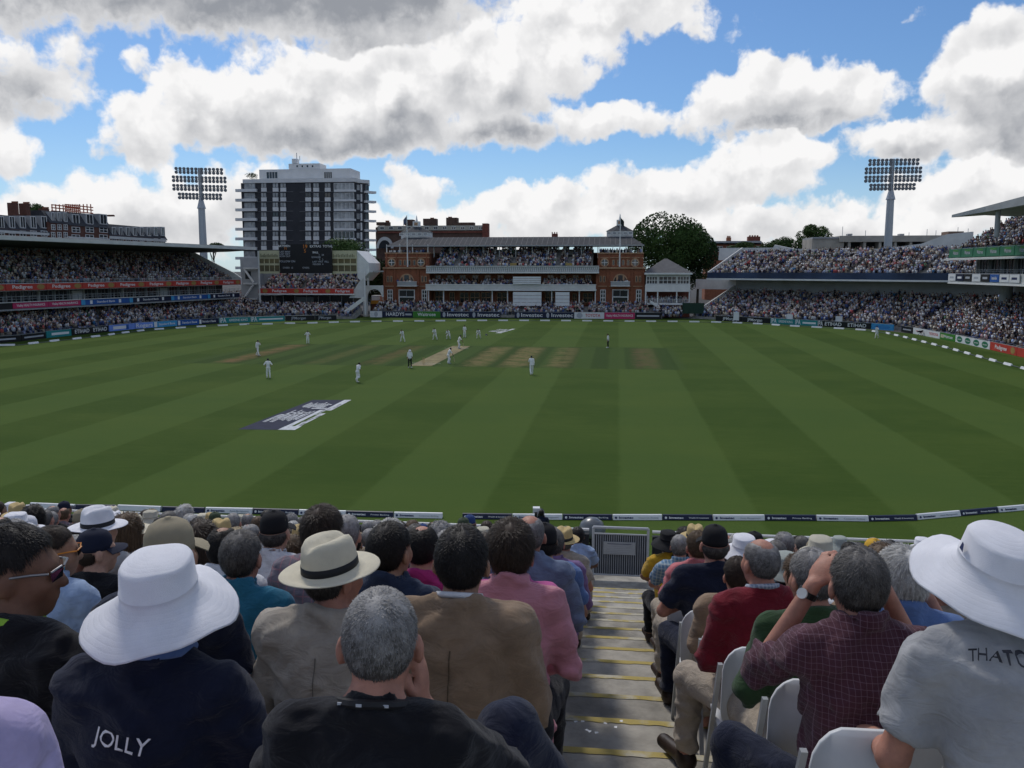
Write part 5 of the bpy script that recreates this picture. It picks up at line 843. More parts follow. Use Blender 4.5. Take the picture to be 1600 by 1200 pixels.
    if st in ('polo', 'shirt', 'blazer', 'sweater'):
        r_ = .070 if st != 'blazer' else .080; hs = {'polo': (.040, .058), 'shirt': (.042, .066), 'blazer': (.030, .046), 'sweater': (.044,)}[st]
        for hh in hs:
            ring = [NB+u*(hh+.012-.040*(1-math.cos(a))*.5)+X*r_*math.sin(a)-fw*((r_+.006)*math.cos(a)-.010) for a in np.linspace(-2.6, 2.6, 15)]
            for q in range(14): f.cap(ring[q], ring[q+1], .0125 if hh else .016, None, .012)
    f.wrinkle(p.get('wr', .009)*(1.0 if st != 'sweater' else .7), p.get('seed', 1), P0); out['shirt'] = f.mesh()
    t = Field(lo, hi, h); t.ell(P0+V3(0, -.005, -.01), (.172*w, .135+bel*.3, .125), .05); t.cut(P0+u*.10, u)
    for sd in (1, -1):
        hp, kn, an, to = L[sd]; t.cap(hp, kn, .095, .077, .04)
        if p.get('shorts'): pass
        else: t.cap(kn, an+(kn-an)*.04, .076, .060, .03, flat=True)
    t.wrinkle(.0042, p.get('seed', 1)+7, P0-V3(0, 0, .3)); out['trousers'] = t.mesh()
    if p.get('shoes'):
        for sd, nm in ((1, 'shoeR'), (-1, 'shoeL')):
            hp, kn, an, to = L[sd]; s_ = Field(np.minimum(an, to)-.16, np.maximum(an, to)+.16, min(h, .014)); d = to-an; s_.cap(an-V3(0, .0, .035)-d*.12, to+d*.12-V3(0, 0, .005), .046, .040, .03); s_.cap(an-V3(0, 0, .01), an-V3(0, 0, .045), .046, .05, .02); s_.cut(V3(0, 0, .004), V3(0, 0, -1)); out[nm] = s_.mesh()
    out['head'] = (HC, Rh, NB, u, fw); out['wrist'] = (Wr, E, HD); return out
# ---------------- hair, head-local (x right, y forward, z up)
def hairline(a, style):
    """lowest z (unit sphere) that carries hair at angle a from the back (0) to the front (pi)"""
    a = abs(a); d = math.degrees(a); z = np.interp(d, [0, 58, 70, 80, 92, 108, 125, 150, 180], [-.82, -.78, -.55, -.02, .14, .10, .34, .50, .55]); return z+(.10 if style == 'thin' else 0)
def hair_mesh(style, n=900, seed=1, wd=.004, ln=.028, hatted=False):
    rng = np.random.default_rng(seed); c = V3(0, -.010, .022); rr = V3(.0765, .097, .098); NA, NB_ = 40, 22; thick = {'short': .010, 'crop': .006, 'bald': .004, 'mid': .017, 'long': .020, 'curly': .022, 'thin': .006}[style]; vs = []; ok = []
    ph = rng.uniform(0, 6, 4)
    def keep(a, z): 
        if z < hairline(a, style): return 0.0
        k = min(1.0, (z-hairline(a, style))/.16)
        if hatted and z > .02: return 0.0
        if style in ('bald', 'thin'): 
            x_, y_ = math.sqrt(max(0, 1-z*z))*math.sin(a), -math.sqrt(max(0, 1-z*z))*math.cos(a); cr = math.hypot(x_/(.62 if style == 'bald' else .42), (y_-.05)/(.80 if style == 'bald' else .5)) if z > .2 else 2; k = min(k, max(0, (cr-.85)/.3))
        return k
    for j in range(NB_+1):
        z = -.9+1.9*j/NB_; z = min(z, 1.0); q = math.sqrt(max(0, 1-z*z))
        for i in range(NA):
            a = -math.pi+2*math.pi*i/NA; k = keep(a, z); t = thick*k*(1+.25*math.sin(5*a+ph[0]+4*z)*math.sin(7*z+ph[1])); vs.append(c+V3(q*math.sin(a)*(rr[0]+t), -q*math.cos(a)*(rr[1]+t), z*(rr[2]+t*1.15))); ok.append(k > .02)
    f = [(j*NA+i, j*NA+(i+1) % NA, (j+1)*NA+(i+1) % NA, (j+1)*NA+i) for j in range(NB_) for i in range(NA) if sum((ok[j*NA+i], ok[j*NA+(i+1) % NA], ok[(j+1)*NA+(i+1) % NA], ok[(j+1)*NA+i])) >= 3]
    V = [np.array(vs)]; Fq = [np.array(f)]; base = len(vs); bl = []; m = 0
    crown = V3(0, -.055, .10)
    while m < n:
        z = rng.uniform(-.85, 1); a = rng.uniform(-math.pi, math.pi); k = keep(a, z)
        if rng.random() > k: continue
        if hatted and z > -.12: m += 1; continue
        m += 1; q = math.sqrt(max(0, 1-z*z)); N_ = V3(q*math.sin(a), -q*math.cos(a), z); p0_ = c+N_*(rr+thick*k*.8); fl = p0_-crown; fl -= N_*(fl@N_); fl = fl/(np.linalg.norm(fl)+1e-6)+V3(0, 0, -.35); fl -= N_*(fl@N_)*.8; fl /= np.linalg.norm(fl)+1e-6
        lift = {'short': .26, 'crop': .26, 'bald': .2, 'mid': .30, 'long': .12, 'curly': .9, 'thin': .25}[style]; d = fl+N_*lift+rng.normal(0, .17 if style != 'curly' else .7, 3); d /= np.linalg.norm(d); L_ = ln*rng.uniform(.6, 1.25)
        s_ = np.cross(d, N_); s_ /= np.linalg.norm(s_)+1e-6; p1_ = p0_+d*L_*.55; p2_ = p0_+d*L_+V3(0, 0, -.15*L_)-N_*L_*.25
        if style == 'long' and abs(a) < 2.0:
            p1_ = p0_+d*.05; x_ = p1_[0]; p2_ = V3(p1_[0]*1.05+rng.normal(0, .012), min(p1_[1], -.02)-.035+rng.normal(0, .012), -.13-rng.uniform(0, .13)); 
        bl.append((p0_-s_*wd/2, p0_+s_*wd/2, p1_+s_*wd*.45, p1_-s_*wd*.45)); bl.append((p1_-s_*wd*.45, p1_+s_*wd*.45, p2_+s_*wd*.12, p2_-s_*wd*.12))
    if bl: V.append(np.array(bl).reshape(-1, 3)); Fq.append(np.arange(len(bl)*4).reshape(-1, 4)+base)
    return npmesh('hair', np.concatenate(V), np.concatenate(Fq), HAIRM['brown'], True)
def hair_mat(name, c1, c2):
    m = bpy.data.materials.new(name); m.use_nodes = True; t = m.node_tree; b = t.nodes['Principled BSDF']; b.inputs['Roughness'].default_value = .55; b.inputs['Specular IOR Level'].default_value = .25
    g_ = nd(t, 'ShaderNodeNewGeometry'); tcn = nd(t, 'ShaderNodeTexCoord'); f = mth(t, 'ADD', mth(t, 'MULTIPLY', g_.outputs['Random Per Island'], .32), mth(t, 'MULTIPLY', noise(t, tcn.outputs['Object'], 34, 3, .6), .72)); sz = nd(t, 'ShaderNodeSeparateXYZ'); t.links.new(tcn.outputs['Object'], sz.inputs[0]); f = mth(t, 'ADD', f, mth(t, 'MULTIPLY', mth(t, 'SUBTRACT', sz.outputs[2], .03), 2.6 if 'grey' in name else 0.0)); t.links.new(mixc(t, sstep(t, f, .2, .85), c1+(1,), c2+(1,)), b.inputs['Base Color'])
    bn = nd(t, 'ShaderNodeBump'); bn.inputs['Strength'].default_value = .25; bn.inputs['Distance'].default_value = .004; t.links.new(noise(t, tcn.outputs['Object'], 260, 2, .6), bn.inputs['Height']); t.links.new(bn.outputs[0], b.inputs['Normal']); return m
HAIRM = {'black': hair_mat('black_hair', (.006, .005, .005), (.022, .018, .016)), 'brown': hair_mat('brown_hair', (.016, .010, .007), (.055, .036, .024)), 'lbrown': hair_mat('light_brown_hair', (.05, .03, .018), (.14, .09, .05)), 'grey': hair_mat('grey_hair', (.06, .055, .05), (.30, .29, .28)), 'dgrey': hair_mat('dark_grey_hair', (.025, .022, .02), (.15, .14, .13)), 'white': hair_mat('white_hair', (.28, .27, .25), (.66, .65, .62)), 'blond': hair_mat('blond_hair', (.16, .11, .05), (.42, .33, .19))}
def skin_mat(name, c):
    m = mat(name, c, .55, .16, 18, .15, 220, spec=.3); b = m.node_tree.nodes['Principled BSDF']; b.inputs['Subsurface Weight'].default_value = .12; b.inputs['Subsurface Radius'].default_value = (.012, .005, .003); b.inputs['Subsurface Scale'].default_value = .6; return m
SKIN = {'fair': skin_mat('fair_skin', (.44, .255, .18)), 'ruddy': skin_mat('ruddy_skin', (.42, .20, .14)), 'tan': skin_mat('tanned_skin', (.33, .18, .115)), 'brown': skin_mat('brown_skin', (.16, .08, .05))}
# ---------------- hats, head-local; origin at head centre
def hat_mesh(kind, seg=40):
    c = (0, -.012, 0)
    if kind == 'wide': prof = [(.090, .030), (.130, .020), (.186, .012), (.190, .014), (.187, .018), (.132, .028), (.0935, .040), (.093, .060), (.0945, .061), (.094, .064), (.0925, .065), (.088, .118), (.083, .126), (.079, .128), (.060, .135), (.03, .139), (.001, .140)]
    elif kind == 'bucket': prof = [(.090, .028), (.118, .002), (.150, -.022), (.153, -.020), (.151, -.016), (.118, .012), (.092, .038), (.091, .055), (.086, .112), (.079, .120), (.05, .128), (.001, .131)]
    elif kind == 'panama': prof = [(.088, .030), (.125, .026), (.163, .036), (.166, .038), (.163, .041), (.126, .031), (.0925, .038), (.092, .06), (.090, .09), (.084, .128), (.074, .146), (.058, .152), (.03, .150), (.001, .146)]
    else: prof = [(.0835, .020), (.0855, .020), (.0860, .045), (.082, .085), (.066, .115), (.04, .130), (.012, .136), (.011, .141), (.001, .142)]
    mb = MB(); mb.lathe(prof, seg, c); out = []
    for (x, y, z) in mb.v:
        r = math.hypot(x, y-c[1]); th = math.atan2(x, y-c[1]); x *= .93; y = c[1]+(y-c[1])*1.12
        if kind == 'wide' and r > .10: z += (r-.095)/.09*(.010*math.cos(2*th+.3)-.030+.010*math.sin(3*th+1)+.004*math.sin(7*th)); 
        if kind == 'bucket' and r > .10: z += (r-.09)/.06*(.006*math.cos(2*th)+.006*math.sin(3*th))
        if kind == 'panama':
            if r > .10: z += (r-.09)/.07*(-.022*max(0, math.cos(th))+.006*math.cos(2*th))
            if z > .10: z -= .022*math.exp(-(x/.026)**2)*min(1, (z-.10)/.04); x *= 1-.22*max(0, (y+.0)/.09)*min(1, (z-.1)/.03) if y > 0 else 1
        if kind in ('wide', 'bucket') and z > .1: z -= .0025*math.sin(5*x/.1+3*y/.1)
        out.append((x, y, z))
    mb.v = out
    if kind == 'cap':
        n = 9; vs = []
        for j in range(4):
            for i in range(n): a = -1.05+2.1*i/(n-1); rr_ = .083+.075*j/3*math.cos(a*.9); vs.append((rr_*math.sin(a)*.95, c[1]+rr_*math.cos(a)*1.12, .030-.016*(j/3)-.012*abs(math.sin(a))**2*(j/3+.4)))
        k = len(vs); vs += [(x, y, z-.004) for (x, y, z) in vs]; fs = [(j*n+i, j*n+i+1, (j+1)*n+i+1, (j+1)*n+i) for j in range(3) for i in range(n-1)]; mb.add(vs, fs+[tuple(q+k for q in f[::-1]) for f in fs])
    return mb.mesh('hat', MATS.get('white_hat') or mat('white_hat', (.74, .74, .78), .9, .05, 12, .3, 500), True)
def band_mesh():
    mb = MB().lathe([(.0935, .038), (.0950, .040), (.0935, .066), (.0920, .066)], 40, (0, -.012, 0)); mb.v = [(x*.93, -.012+(y+.012)*1.12, z) for x, y, z in mb.v]; return mb.mesh('hat_band', mat('black_ribbon', (.012, .012, .014), .6, .1), True)
HATS = {k: hat_mesh(k) for k in ('wide', 'bucket', 'panama', 'cap')}; BAND = band_mesh()
EYE = MB().lathe([(.001, -.011), (.008, -.008), (.0115, 0), (.008, .008), (.001, .011)], 10).mesh('eye', mat('eye_white', (.6, .58, .55), .2, .02), True)
def put_head(root, geo, hair=None, hm='brown', hat=None, hatm=None, band=False, tilt=0.0):
    HC, Rh = geo['head'][:2]; eul = Matrix(Rh.tolist()).to_euler()
    if hair is not None: inst('hair', hair, root, HC, HAIRM[hm], eul)
    if hat is not None:
        e2 = (Matrix(Rh.tolist()) @ Matrix.Rotation(tilt, 3, 'X')).to_euler(); o = inst('hat', HATS[hat], root, HC, hatm, e2)
        if band: inst('hat_band', BAND, o)
        return o
def put_clothes(root, ms, skin, shirt, trous, shoe=None):
    inst('body', ms['body'], root, m=skin); inst('shirt', ms['shirt'], root, m=shirt); inst('trousers', ms['trousers'], root, m=trous)
    for k in ('shoeR', 'shoeL'):
        if k in ms: inst('shoe', ms[k], root, m=shoe or M_shoe)
def geo_meshes(g): return {k: npmesh(k, g[k][0], g[k][1], M_skin0, True) for k in ('body', 'shirt', 'trousers', 'shoeR', 'shoeL') if k in g}
M_skin0 = SKIN['fair']; M_shoe = mat('dark_leather', (.035, .022, .016), .45, .2, 10)
# ================================================================== NEAR STAND: stepped terrace, aisle, gate, chairs, spectators
G_, RI = .72, .2052
def YI(i): return 4.59+G_*i
def ZI(i): return CAMZ-(2.70+RI*i)            # floor of the tread whose front edge (nosing) is YI(i)
prof = []
for i in range(-7, 15): prof += [(YI(i-1), ZI(i)), (YI(i), ZI(i))]
GY, GZ = 15.42, CAMZ-5.69
prof += [(YI(14), GZ), (GY+.35, GZ), (GY+.35, GZ-.5), (YI(-8), GZ-.5)]
ter = tag(MB().prism(prof, -26, 22, 'x').build('stand_terrace', mat('worn_concrete', (.32, .30, .262), .92, .38, 2.2, .5, 30)), kind='structure')
AX0, AX1 = -.40, .64
ym = bpy.data.materials.new('worn_yellow_paint'); ym.use_nodes = True; t = ym.node_tree; b = t.nodes['Principled BSDF']; b.inputs['Roughness'].default_value = .9; tcn = nd(t, 'ShaderNodeTexCoord'); P = tcn.outputs['Object']
c1 = mixc(t, sstep(t, noise(t, P, 3.0, 4, .6), .45, .62), (.42, .33, .10, 1), (.48, .45, .36, 1)); t.links.new(mixc(t, sstep(t, noise(t, P, 26, 4, .7), .60, .74), c1, (.18, .17, .15, 1)), b.inputs['Base Color'])
for i in range(-4, 15):
    rs = random.Random(i); mb = MB(); n = 26; top = [AX0+(AX1-AX0)*k/n for k in range(n+1)]; vs = []
    for k, x in enumerate(top): vs += [(x, YI(i)-.058+rs.uniform(-.007, .007), ZI(i)+.004), (x, YI(i)+.002, ZI(i)+.004), (x, YI(i)+.002, ZI(i)-.03)]
    mb.add(vs, [(k*3, k*3+3, k*3+4, k*3+1) for k in range(n)]+[(k*3+1, k*3+4, k*3+5, k*3+2) for k in range(n)]); mb.build('nosing_stripe', ym, ter)
# little paper scraps on the steps
for (x, y) in ((343, 993), (374, 992), (392, 1031), (403, 1036), (434, 1042), (474, 1001), (520, 1017), (545, 990)):
    q = onZ(780+x/2.857, 780+y/2.857, ZI(0)+.006); o = MB().add([(-.011, -.008, 0), (.010, -.01, .002), (.012, .007, 0), (-.008, .009, .003)], [(0,1,2,3)]).build('paper_scrap', M_pw); o.location = tuple(q); o.rotation_euler = (0, 0, x); tag(o, 'tiny white paper scrap on the concrete aisle steps', 'litter', 'paper scraps on the aisle')
# parapet and gate at the foot of the stand
pw_ = thing('parapet_rail', 'dark parapet with white top rail along the front of the near stand', 'parapet', (0, GY, GZ)); PT_ = .90
for (a, b2) in ((-26, AX0-.06), (AX1+.06, 22)): MB().box(a, b2, .0, .12, -.4, PT_-.06).build('panel', mat('dark_mesh_panel', (.02, .022, .025), .8, .2, 4), pw_); MB().tube([(a, .06, PT_+.02), (b2, .06, PT_+.02)], .028, 8).build('top_rail', M_white, pw_)
gt = thing('steel_gate', 'grey barred steel gate with notice plate at the foot of the aisle', 'gate', ((AX0+AX1)/2, GY-.03, GZ)); hw = (AX1-AX0)/2-.02; M_bar = mat('grey_gate_paint', (.34, .36, .39), .5, .1, 6)
fr = MB(); fr.tube([(-hw, 0, .04), (-hw, 0, 1.0)], .024, 8); fr.build('post', mat('pale_gate_rail', (.45, .47, .49), .45, .1, 6), gt); MB().tube([(hw, 0, .04), (hw, 0, 1.0)], .024, 8).build('post', MATS['pale_gate_rail'], gt); MB().tube([(-hw, 0, 1.0), (hw, 0, 1.0)], .028, 8).build('top_rail', MATS['pale_gate_rail'], gt); MB().tube([(-hw, 0, .88), (hw, 0, .88)], .016, 8).build('upper_rail', MATS['pale_gate_rail'], gt); MB().tube([(-hw, 0, .10), (hw, 0, .10)], .018, 8).build('lower_rail', MATS['pale_gate_rail'], gt)
bar = MB().tube([(0, 0, .10), (0, 0, .88)], .008, 6).mesh('bar', M_bar)
for k in range(25): inst('bar', bar, gt, (-hw+2*hw*(k+.5)/25, 0, 0))
MB().box(-hw+.02, hw-.02, .02, .03, .11, .87).build('mesh_sheet', mat('gate_sheet', (.06, .07, .085), .7, .1, 4), gt); MB().box(-.31, .27, -.03, -.012, .50, .74).build('notice_plate', mat('notice_plate', (.34, .36, .38), .5, .08, 5), gt)
for k in range(6): MB().box(-.24+.02*(k % 2), .2-.05*(k % 3), -.034, -.0305, .70-.034*k, .708-.034*k).build('notice_line', T_grey if k else T_navy, gt)
# folding chairs: white moulded back and seat on grey legs
M_chair = mat('white_plastic', (.60, .61, .62), .45, .06, 5, spec=.4); M_leg = mat('grey_tube', (.40, .42, .44), .4, .08, 6, metal=.3)
def rrect(w, h, r, n=5): return [(cx_+r*math.cos(a), cz_+r*math.sin(a)) for (cx_, cz_, a0) in ((w/2-r, h/2-r, 0), (-w/2+r, h/2-r, math.pi/2), (-w/2+r, -h/2+r, math.pi), (w/2-r, -h/2+r, 1.5*math.pi)) for a in np.linspace(a0, a0+math.pi/2, n)]
def chair_meshes():
    d = {}
    mb = MB(); o = rrect(.47, .36, .09); nn = len(o); vs = []
    for dy, s in ((0, 1), (.018, 1), (.024, .93)): vs += [(x*s, dy-.05*(x/.2)**2-.10*(z+.165)*.9, z*s) for (x, z) in o]
    mb.add(vs, [tuple(range(nn))[::-1], tuple(range(2*nn, 3*nn))]+[(k*nn+i, k*nn+(i+1) % nn, (k+1)*nn+(i+1) % nn, (k+1)*nn+i) for k in range(2) for i in range(nn)]); d['backrest'] = mb.mesh('backrest', M_chair, True)
    mb = MB(); o = rrect(.42, .40, .06); vs = []
    for dz, s in ((0, .97), (.006, 1), (.022, 1), (.028, .96)): vs += [(x*s, z*s, dz-.018*(1-(x/.21)**2)) for (x, z) in o]
    mb.add(vs, [tuple(range(nn))[::-1], tuple(range(3*nn, 4*nn))]+[(k*nn+i, k*nn+(i+1) % nn, (k+1)*nn+(i+1) % nn, (k+1)*nn+i) for k in range(3) for i in range(nn)]); d['seat'] = mb.mesh('seat', M_chair, True)
    d['legs'] = {}
    for s in (-1, 1): mb = MB(); mb.prism([(-.185, .76), (-.160, .76), (.205, .0), (.18, .0)], s*.222-.010, s*.222+.010, 'x'); d['legs'][('f', s)] = mb.mesh('leg', M_leg); mb = MB(); mb.prism([(.12, .43), (.15, .43), (-.17, .0), (-.20, .0)], s*.190-.012, s*.190+.012, 'x'); d['legs'][('r', s)] = mb.mesh('leg', M_leg)
    return d
CH = chair_meshes(); CHN = [0]
def chair(x, y, z, label, rz=0.0):
    r = thing('folding_chair', label, 'chair', (x, y, z), rz, 'white folding chairs'); inst('backrest', CH['backrest'], r, (0, -.215, .69)); inst('seat', CH['seat'], r, (0, .02, .43))
    for m in CH['legs'].values(): inst('leg', m, r)
    r.scale = (1.04, 1.0, 1.13)
    return r
# ---------------- clothes
CL = {k: cloth(k+'_cloth', v) for k, v in dict(white=(.66, .67, .70), lblue=(.30, .40, .58), blue=(.10, .17, .36), navy=(.012, .016, .035), black=(.010, .010, .013), teal=(.025, .15, .24), pink=(.48, .17, .24), magenta=(.42, .035, .17), hotpink=(.45, .09, .27), red=(.165, .012, .022), maroon=(.10, .018, .03), green=(.035, .07, .03), beige=(.39, .35, .30), brown=(.25, .175, .115), tan=(.30, .24, .17), grey=(.20, .21, .23), lgrey=(.36, .36, .365), purple=(.20, .12, .26), lilac=(.44, .38, .60), yellow=(.55, .33, .03), denim=(.022, .034, .068), greyblue=(.14, .18, .27), khaki=(.22, .20, .15), stone=(.40, .34, .27), coral=(.52, .16, .17)).items()}
CL['plaid'] = check('grey_plaid_cloth', (.17, .15, .18), (.36, .16, .18), 22, .14); CL['mcheck'] = check('maroon_check_cloth', (.080, .030, .042), (.24, .15, .19), 60, .09); CL['pinkweave'] = check('pink_weave_cloth', (.47, .16, .21), (.60, .32, .36), 260, .45); CL['bcheck'] = check('blue_check_cloth', (.22, .27, .36), (.55, .57, .62), 60, .35); CL['palm'] = check('blue_pattern_cloth', (.12, .22, .34), (.45, .52, .52), 30, .35)
HM = {k: mat(k+'_hat', v, .9, .06, 12, .3, 500) for k, v in dict(white=(.74, .74, .78), cream=(.62, .57, .44), straw=(.50, .38, .18), khaki=(.30, .26, .18), navy=(.012, .016, .035), black=(.010, .010, .012), green=(.05, .07, .04), sage=(.34, .37, .34), yellow=(.62, .36, .04), beige=(.48, .45, .36), denimblue=(.03, .06, .18)).items()}
for k in ('white', 'cream', 'beige'):   # rings of stitching on the brims
    t = HM[k].node_tree; b = t.nodes['Principled BSDF']; tcn = nd(t, 'ShaderNodeTexCoord'); r_ = vmth(t, 'LENGTH', vmth(t, 'MULTIPLY', tcn.outputs['Object'], (1, .86, 0)), out=1); ln_ = mth(t, 'POWER', mth(t, 'ABSOLUTE', mth(t, 'SINE', mth(t, 'MULTIPLY', r_, 260.0))), 8.0); bn = nd(t, 'ShaderNodeBump'); bn.inputs['Strength'].default_value = .10; bn.inputs['Distance'].default_value = .003; bn.invert = True; t.links.new(ln_, bn.inputs['Height']); t.links.new(bn.outputs[0], b.inputs['Normal'].links[0].from_node.inputs['Normal'])
HAIR = {}
def hairm(style, hero=False, hatted=False):
    k = (style, hero, hatted)
    if k not in HAIR: HAIR[k] = hair_mesh(style, 9000 if hero else 1500, len(HAIR)+3, .0016 if hero else .004, hatted=hatted, ln={'short': .024, 'crop': .013, 'bald': .016, 'mid': .045, 'long': .05, 'curly': .035, 'thin': .02}[style])
    return HAIR[k]
# ---------------- the spectators nearest the camera, one by one
TAKEN = []
def hero(px, py, i, label, spec, skin, shirt, trous, hair=None, hm='brown', hat=None, hatm=None, band=False, turn=0.0, tilt=0.0, h=.012, dy=0.0, chair_=False, smax=1.12):
    """px,py: where the head centre stands in the photo; i: row"""
    g_ = person_geo(spec, h); HC = g_['head'][0]; q = onY(px, py, YI(i)-.44+dy+HC[1]); s = (q[2]-ZI(i))/HC[2]; s2 = min(max(s, .92), smax); c, sn = math.cos(turn), math.sin(turn)
    r = thing('person', label, 'person', (q[0]-(c*HC[0]-sn*HC[1])*s2, YI(i)-.44+dy+HC[1]-(sn*HC[0]+c*HC[1])*s2, q[2]-HC[2]*s2), turn, 'spectators in the near stand', s2)
    print('hero %-60s X %.2f scale %.2f lift %.2f' % (label[:60], q[0], s, q[2]-HC[2]*s2-ZI(i))); TAKEN.append((i, q[0]))
    put_clothes(r, geo_meshes(g_), SKIN[skin], CL[shirt] if isinstance(shirt, str) else shirt, CL[trous]); o = put_head(r, g_, hairm(hair, True, hat is not None) if hair else None, hm, hat, HM[hatm] if hatm else None, band, tilt)
    for sd in (1, -1): inst('eye', EYE, r, g_['head'][0]+g_['head'][1]@V3(sd*.032, .076, .002))
    if chair_: chair(q[0], YI(i)-.47+dy, ZI(i), 'white folding chair under the person in '+chair_, turn*.3)
    return r, g_, o
r, g_, o = hero(255, 945, -3, 'person in wide white sun hat and navy shirt lettered JOLLY', dict(w=1.02, style='polo', seed=2, lean=.10, belly=.03, yaw=.1, nod=.05), 'ruddy', 'navy', 'denim', 'short', 'grey', 'wide', 'white', turn=.05, tilt=.18, dy=-.16)
def back_text(r, g_, s, h, m, up, x=0.0, width=None, tiltz=0.0, y=-.17):
    NB, u, fw = g_['head'][2:5]; c = NB-u*up; v = g_['shirt'][0]; sel = v[(abs(v[:, 0]-x) < .09) & (abs(v[:, 2]-c[2]) < .04)]; yy = sel[:, 1].min()-.004; return text('lettering', s, h, m, r, (x, yy, c[2]), (math.pi/2-.12, tiltz, 0), width, bold=.0)
def bend_text(o, r, g_, gap=.004):
    """lay the letters on the back of the shirt"""
    v = g_['shirt'][0]; me = o.data.copy(); o.data = me; M = Matrix.LocRotScale(o.location, o.rotation_euler, o.scale); Mi = M.inverted(); bk = v[v[:, 1] < np.median(v[:, 1])]
    for q in me.vertices:
        w = M @ q.co; d = (bk[:, 0]-w.x)**2+(bk[:, 2]-w.z)**2; k = np.argsort(d)[:6]; w.y = float(bk[k, 1].min())-gap; q.co = Mi @ w
o = back_text(r, g_, 'JOLLY', .034, T_white, .105, -.02, .14, .12); bend_text(o, r, g_)
HC, Rh, NB, u, fw = g_['head']; mb = MB(); mb.tube([NB+u*(.072-.030*(1-math.cos(a))*.5)+V3(.074*math.sin(a), 0, 0)-fw*(.081*math.cos(a)-.010) for a in np.linspace(-2.2, 2.2, 19)], .019, 8); mb.build('blue_collar', CL['blue'], r, True)
r, g_, o = hero(595, 1005, -4, 'person with cropped grey hair and black top resting chin on hand', dict(w=.98, style='tee', seed=5, lean=.20, armR='chin', armL='fold', yaw=.12, nod=.08, legR=((.26, .44, .86), (.46, .56, .50), (.52, .72, .44))), 'ruddy', 'black', 'navy', 'crop', 'grey', turn=.03, h=.009, dy=.18)
HC, Rh, NB, u, fw = g_['head']; MB().tube([NB+u*(.052-.04*(1-math.cos(a))*.5)+V3(.077*math.sin(a), 0, 0)-fw*(.083*math.cos(a)-.010) for a in np.linspace(-2.2, 2.2, 21)], .010, 6).build('lanyard', mat('black_lanyard', (.015, .015, .017), .6, .3, 40), r)
for a in (-.75, -.15, .5): q = NB+u*(.052-.04*(1-math.cos(a))*.5)+V3(.086*math.sin(a), 0, 0)-fw*(.093*math.cos(a)-.010); MB().box(-.006, .006, -.001, .001, -.003, .003).build('lanyard_print', T_grey, r).location = tuple(q)
r, g_, o = hero(1545, 905, -3, 'person in white cricket hat and grey polo lettered THATCH', dict(w=1.03, style='polo', seed=8, lean=.38, belly=.04, yaw=.35, nod=-.15, headf=-.01, armL='side', armR='side'), 'ruddy', 'lgrey', 'stone', 'short', 'grey', 'wide', 'white', turn=.10, tilt=.12, dy=.12)
tm_ = mat('charcoal_lettering', (.05, .05, .06), .8); o2 = back_text(r, g_, 'THATCHERS', .030, tm_, -.012, -.035, .21); bend_text(o2, r, g_)
e = MB(); e.add([(-.012, 0, -.010), (.012, 0, -.010), (.004, 0, .012), (-.006, 0, .010)], [(0,1,2,3)]); q = e.build('hat_emblem', T_navy, o); q.location = (-.083, .036, .085); q.rotation_euler = (0, 0, 1.1)
for k in (-.012, .024): q = MB().lathe([(.0035, 0), (.005, .001), (.0035, .0015), (.001, .0005)], 8).build('eyelet', M_steel, o); q.location = (k, -.116, .075); q.rotation_euler = (1.5, 0, 0)
# left profile man with sunglasses; green lanyard collar
r, g_, o = hero(28, 893, -3, 'person in profile with black hair, sunglasses and black top', dict(w=1.05, style='tee', seed=11, lean=.06, yaw=-1.05, nod=.05), 'brown', 'black', 'black', 'short', 'black', turn=-.15)
HC, Rh, NB, u, fw = g_['head']; MB().tube([NB+u*(.052-.04*(1-math.cos(a))*.5)+V3(.074*math.sin(a), 0, 0)-fw*(.079*math.cos(a)-.010) for a in np.linspace(-2.6, 2.6, 21)], .014, 6).build('lime_collar', mat('lime_band', (.25, .45, .05), .8), r)
def glasses(r, g_, fm_, lens):
    HC, Rh = g_['head'][:2]; e = Matrix(Rh.tolist()).to_euler(); mb = MB()
    for sd in (-1, 1): mb.tube([(sd*.066, .090, .012), (sd*.078, .05, .014), (sd*.083, -.012, .008), (sd*.080, -.03, -.012)], .0035, 6); mb.tube([(sd*.008, .108, .010), (sd*.03, .112, .022), (sd*.062, .094, .014)], .003, 6)
    o = mb.build('sunglasses', fm_, r); o.location = tuple(HC); o.rotation_euler = e
    for sd in (-1, 1): l = MB().add([(sd*.010, .110, -.012), (sd*.058, .096, -.014), (sd*.064, .093, .012), (sd*.03, .111, .018), (sd*.008, .111, .010)], [(0,1,2,3,4)]).build('lens', lens, o)
glasses(r, g_, mat('steel_frame', (.25, .25, .26), .3, .05, metal=.8), mat('dark_lens', (.01, .01, .012), .05, .1, spec=.8))
hero(-128, 955, -4, 'person in lilac shirt cut off at the lower left photo corner', dict(w=1.12, style='shirt', sleeve='long', seed=13, belly=.03), 'fair', 'lilac', 'stone', 'short', 'brown', turn=-.1, dy=-.1)
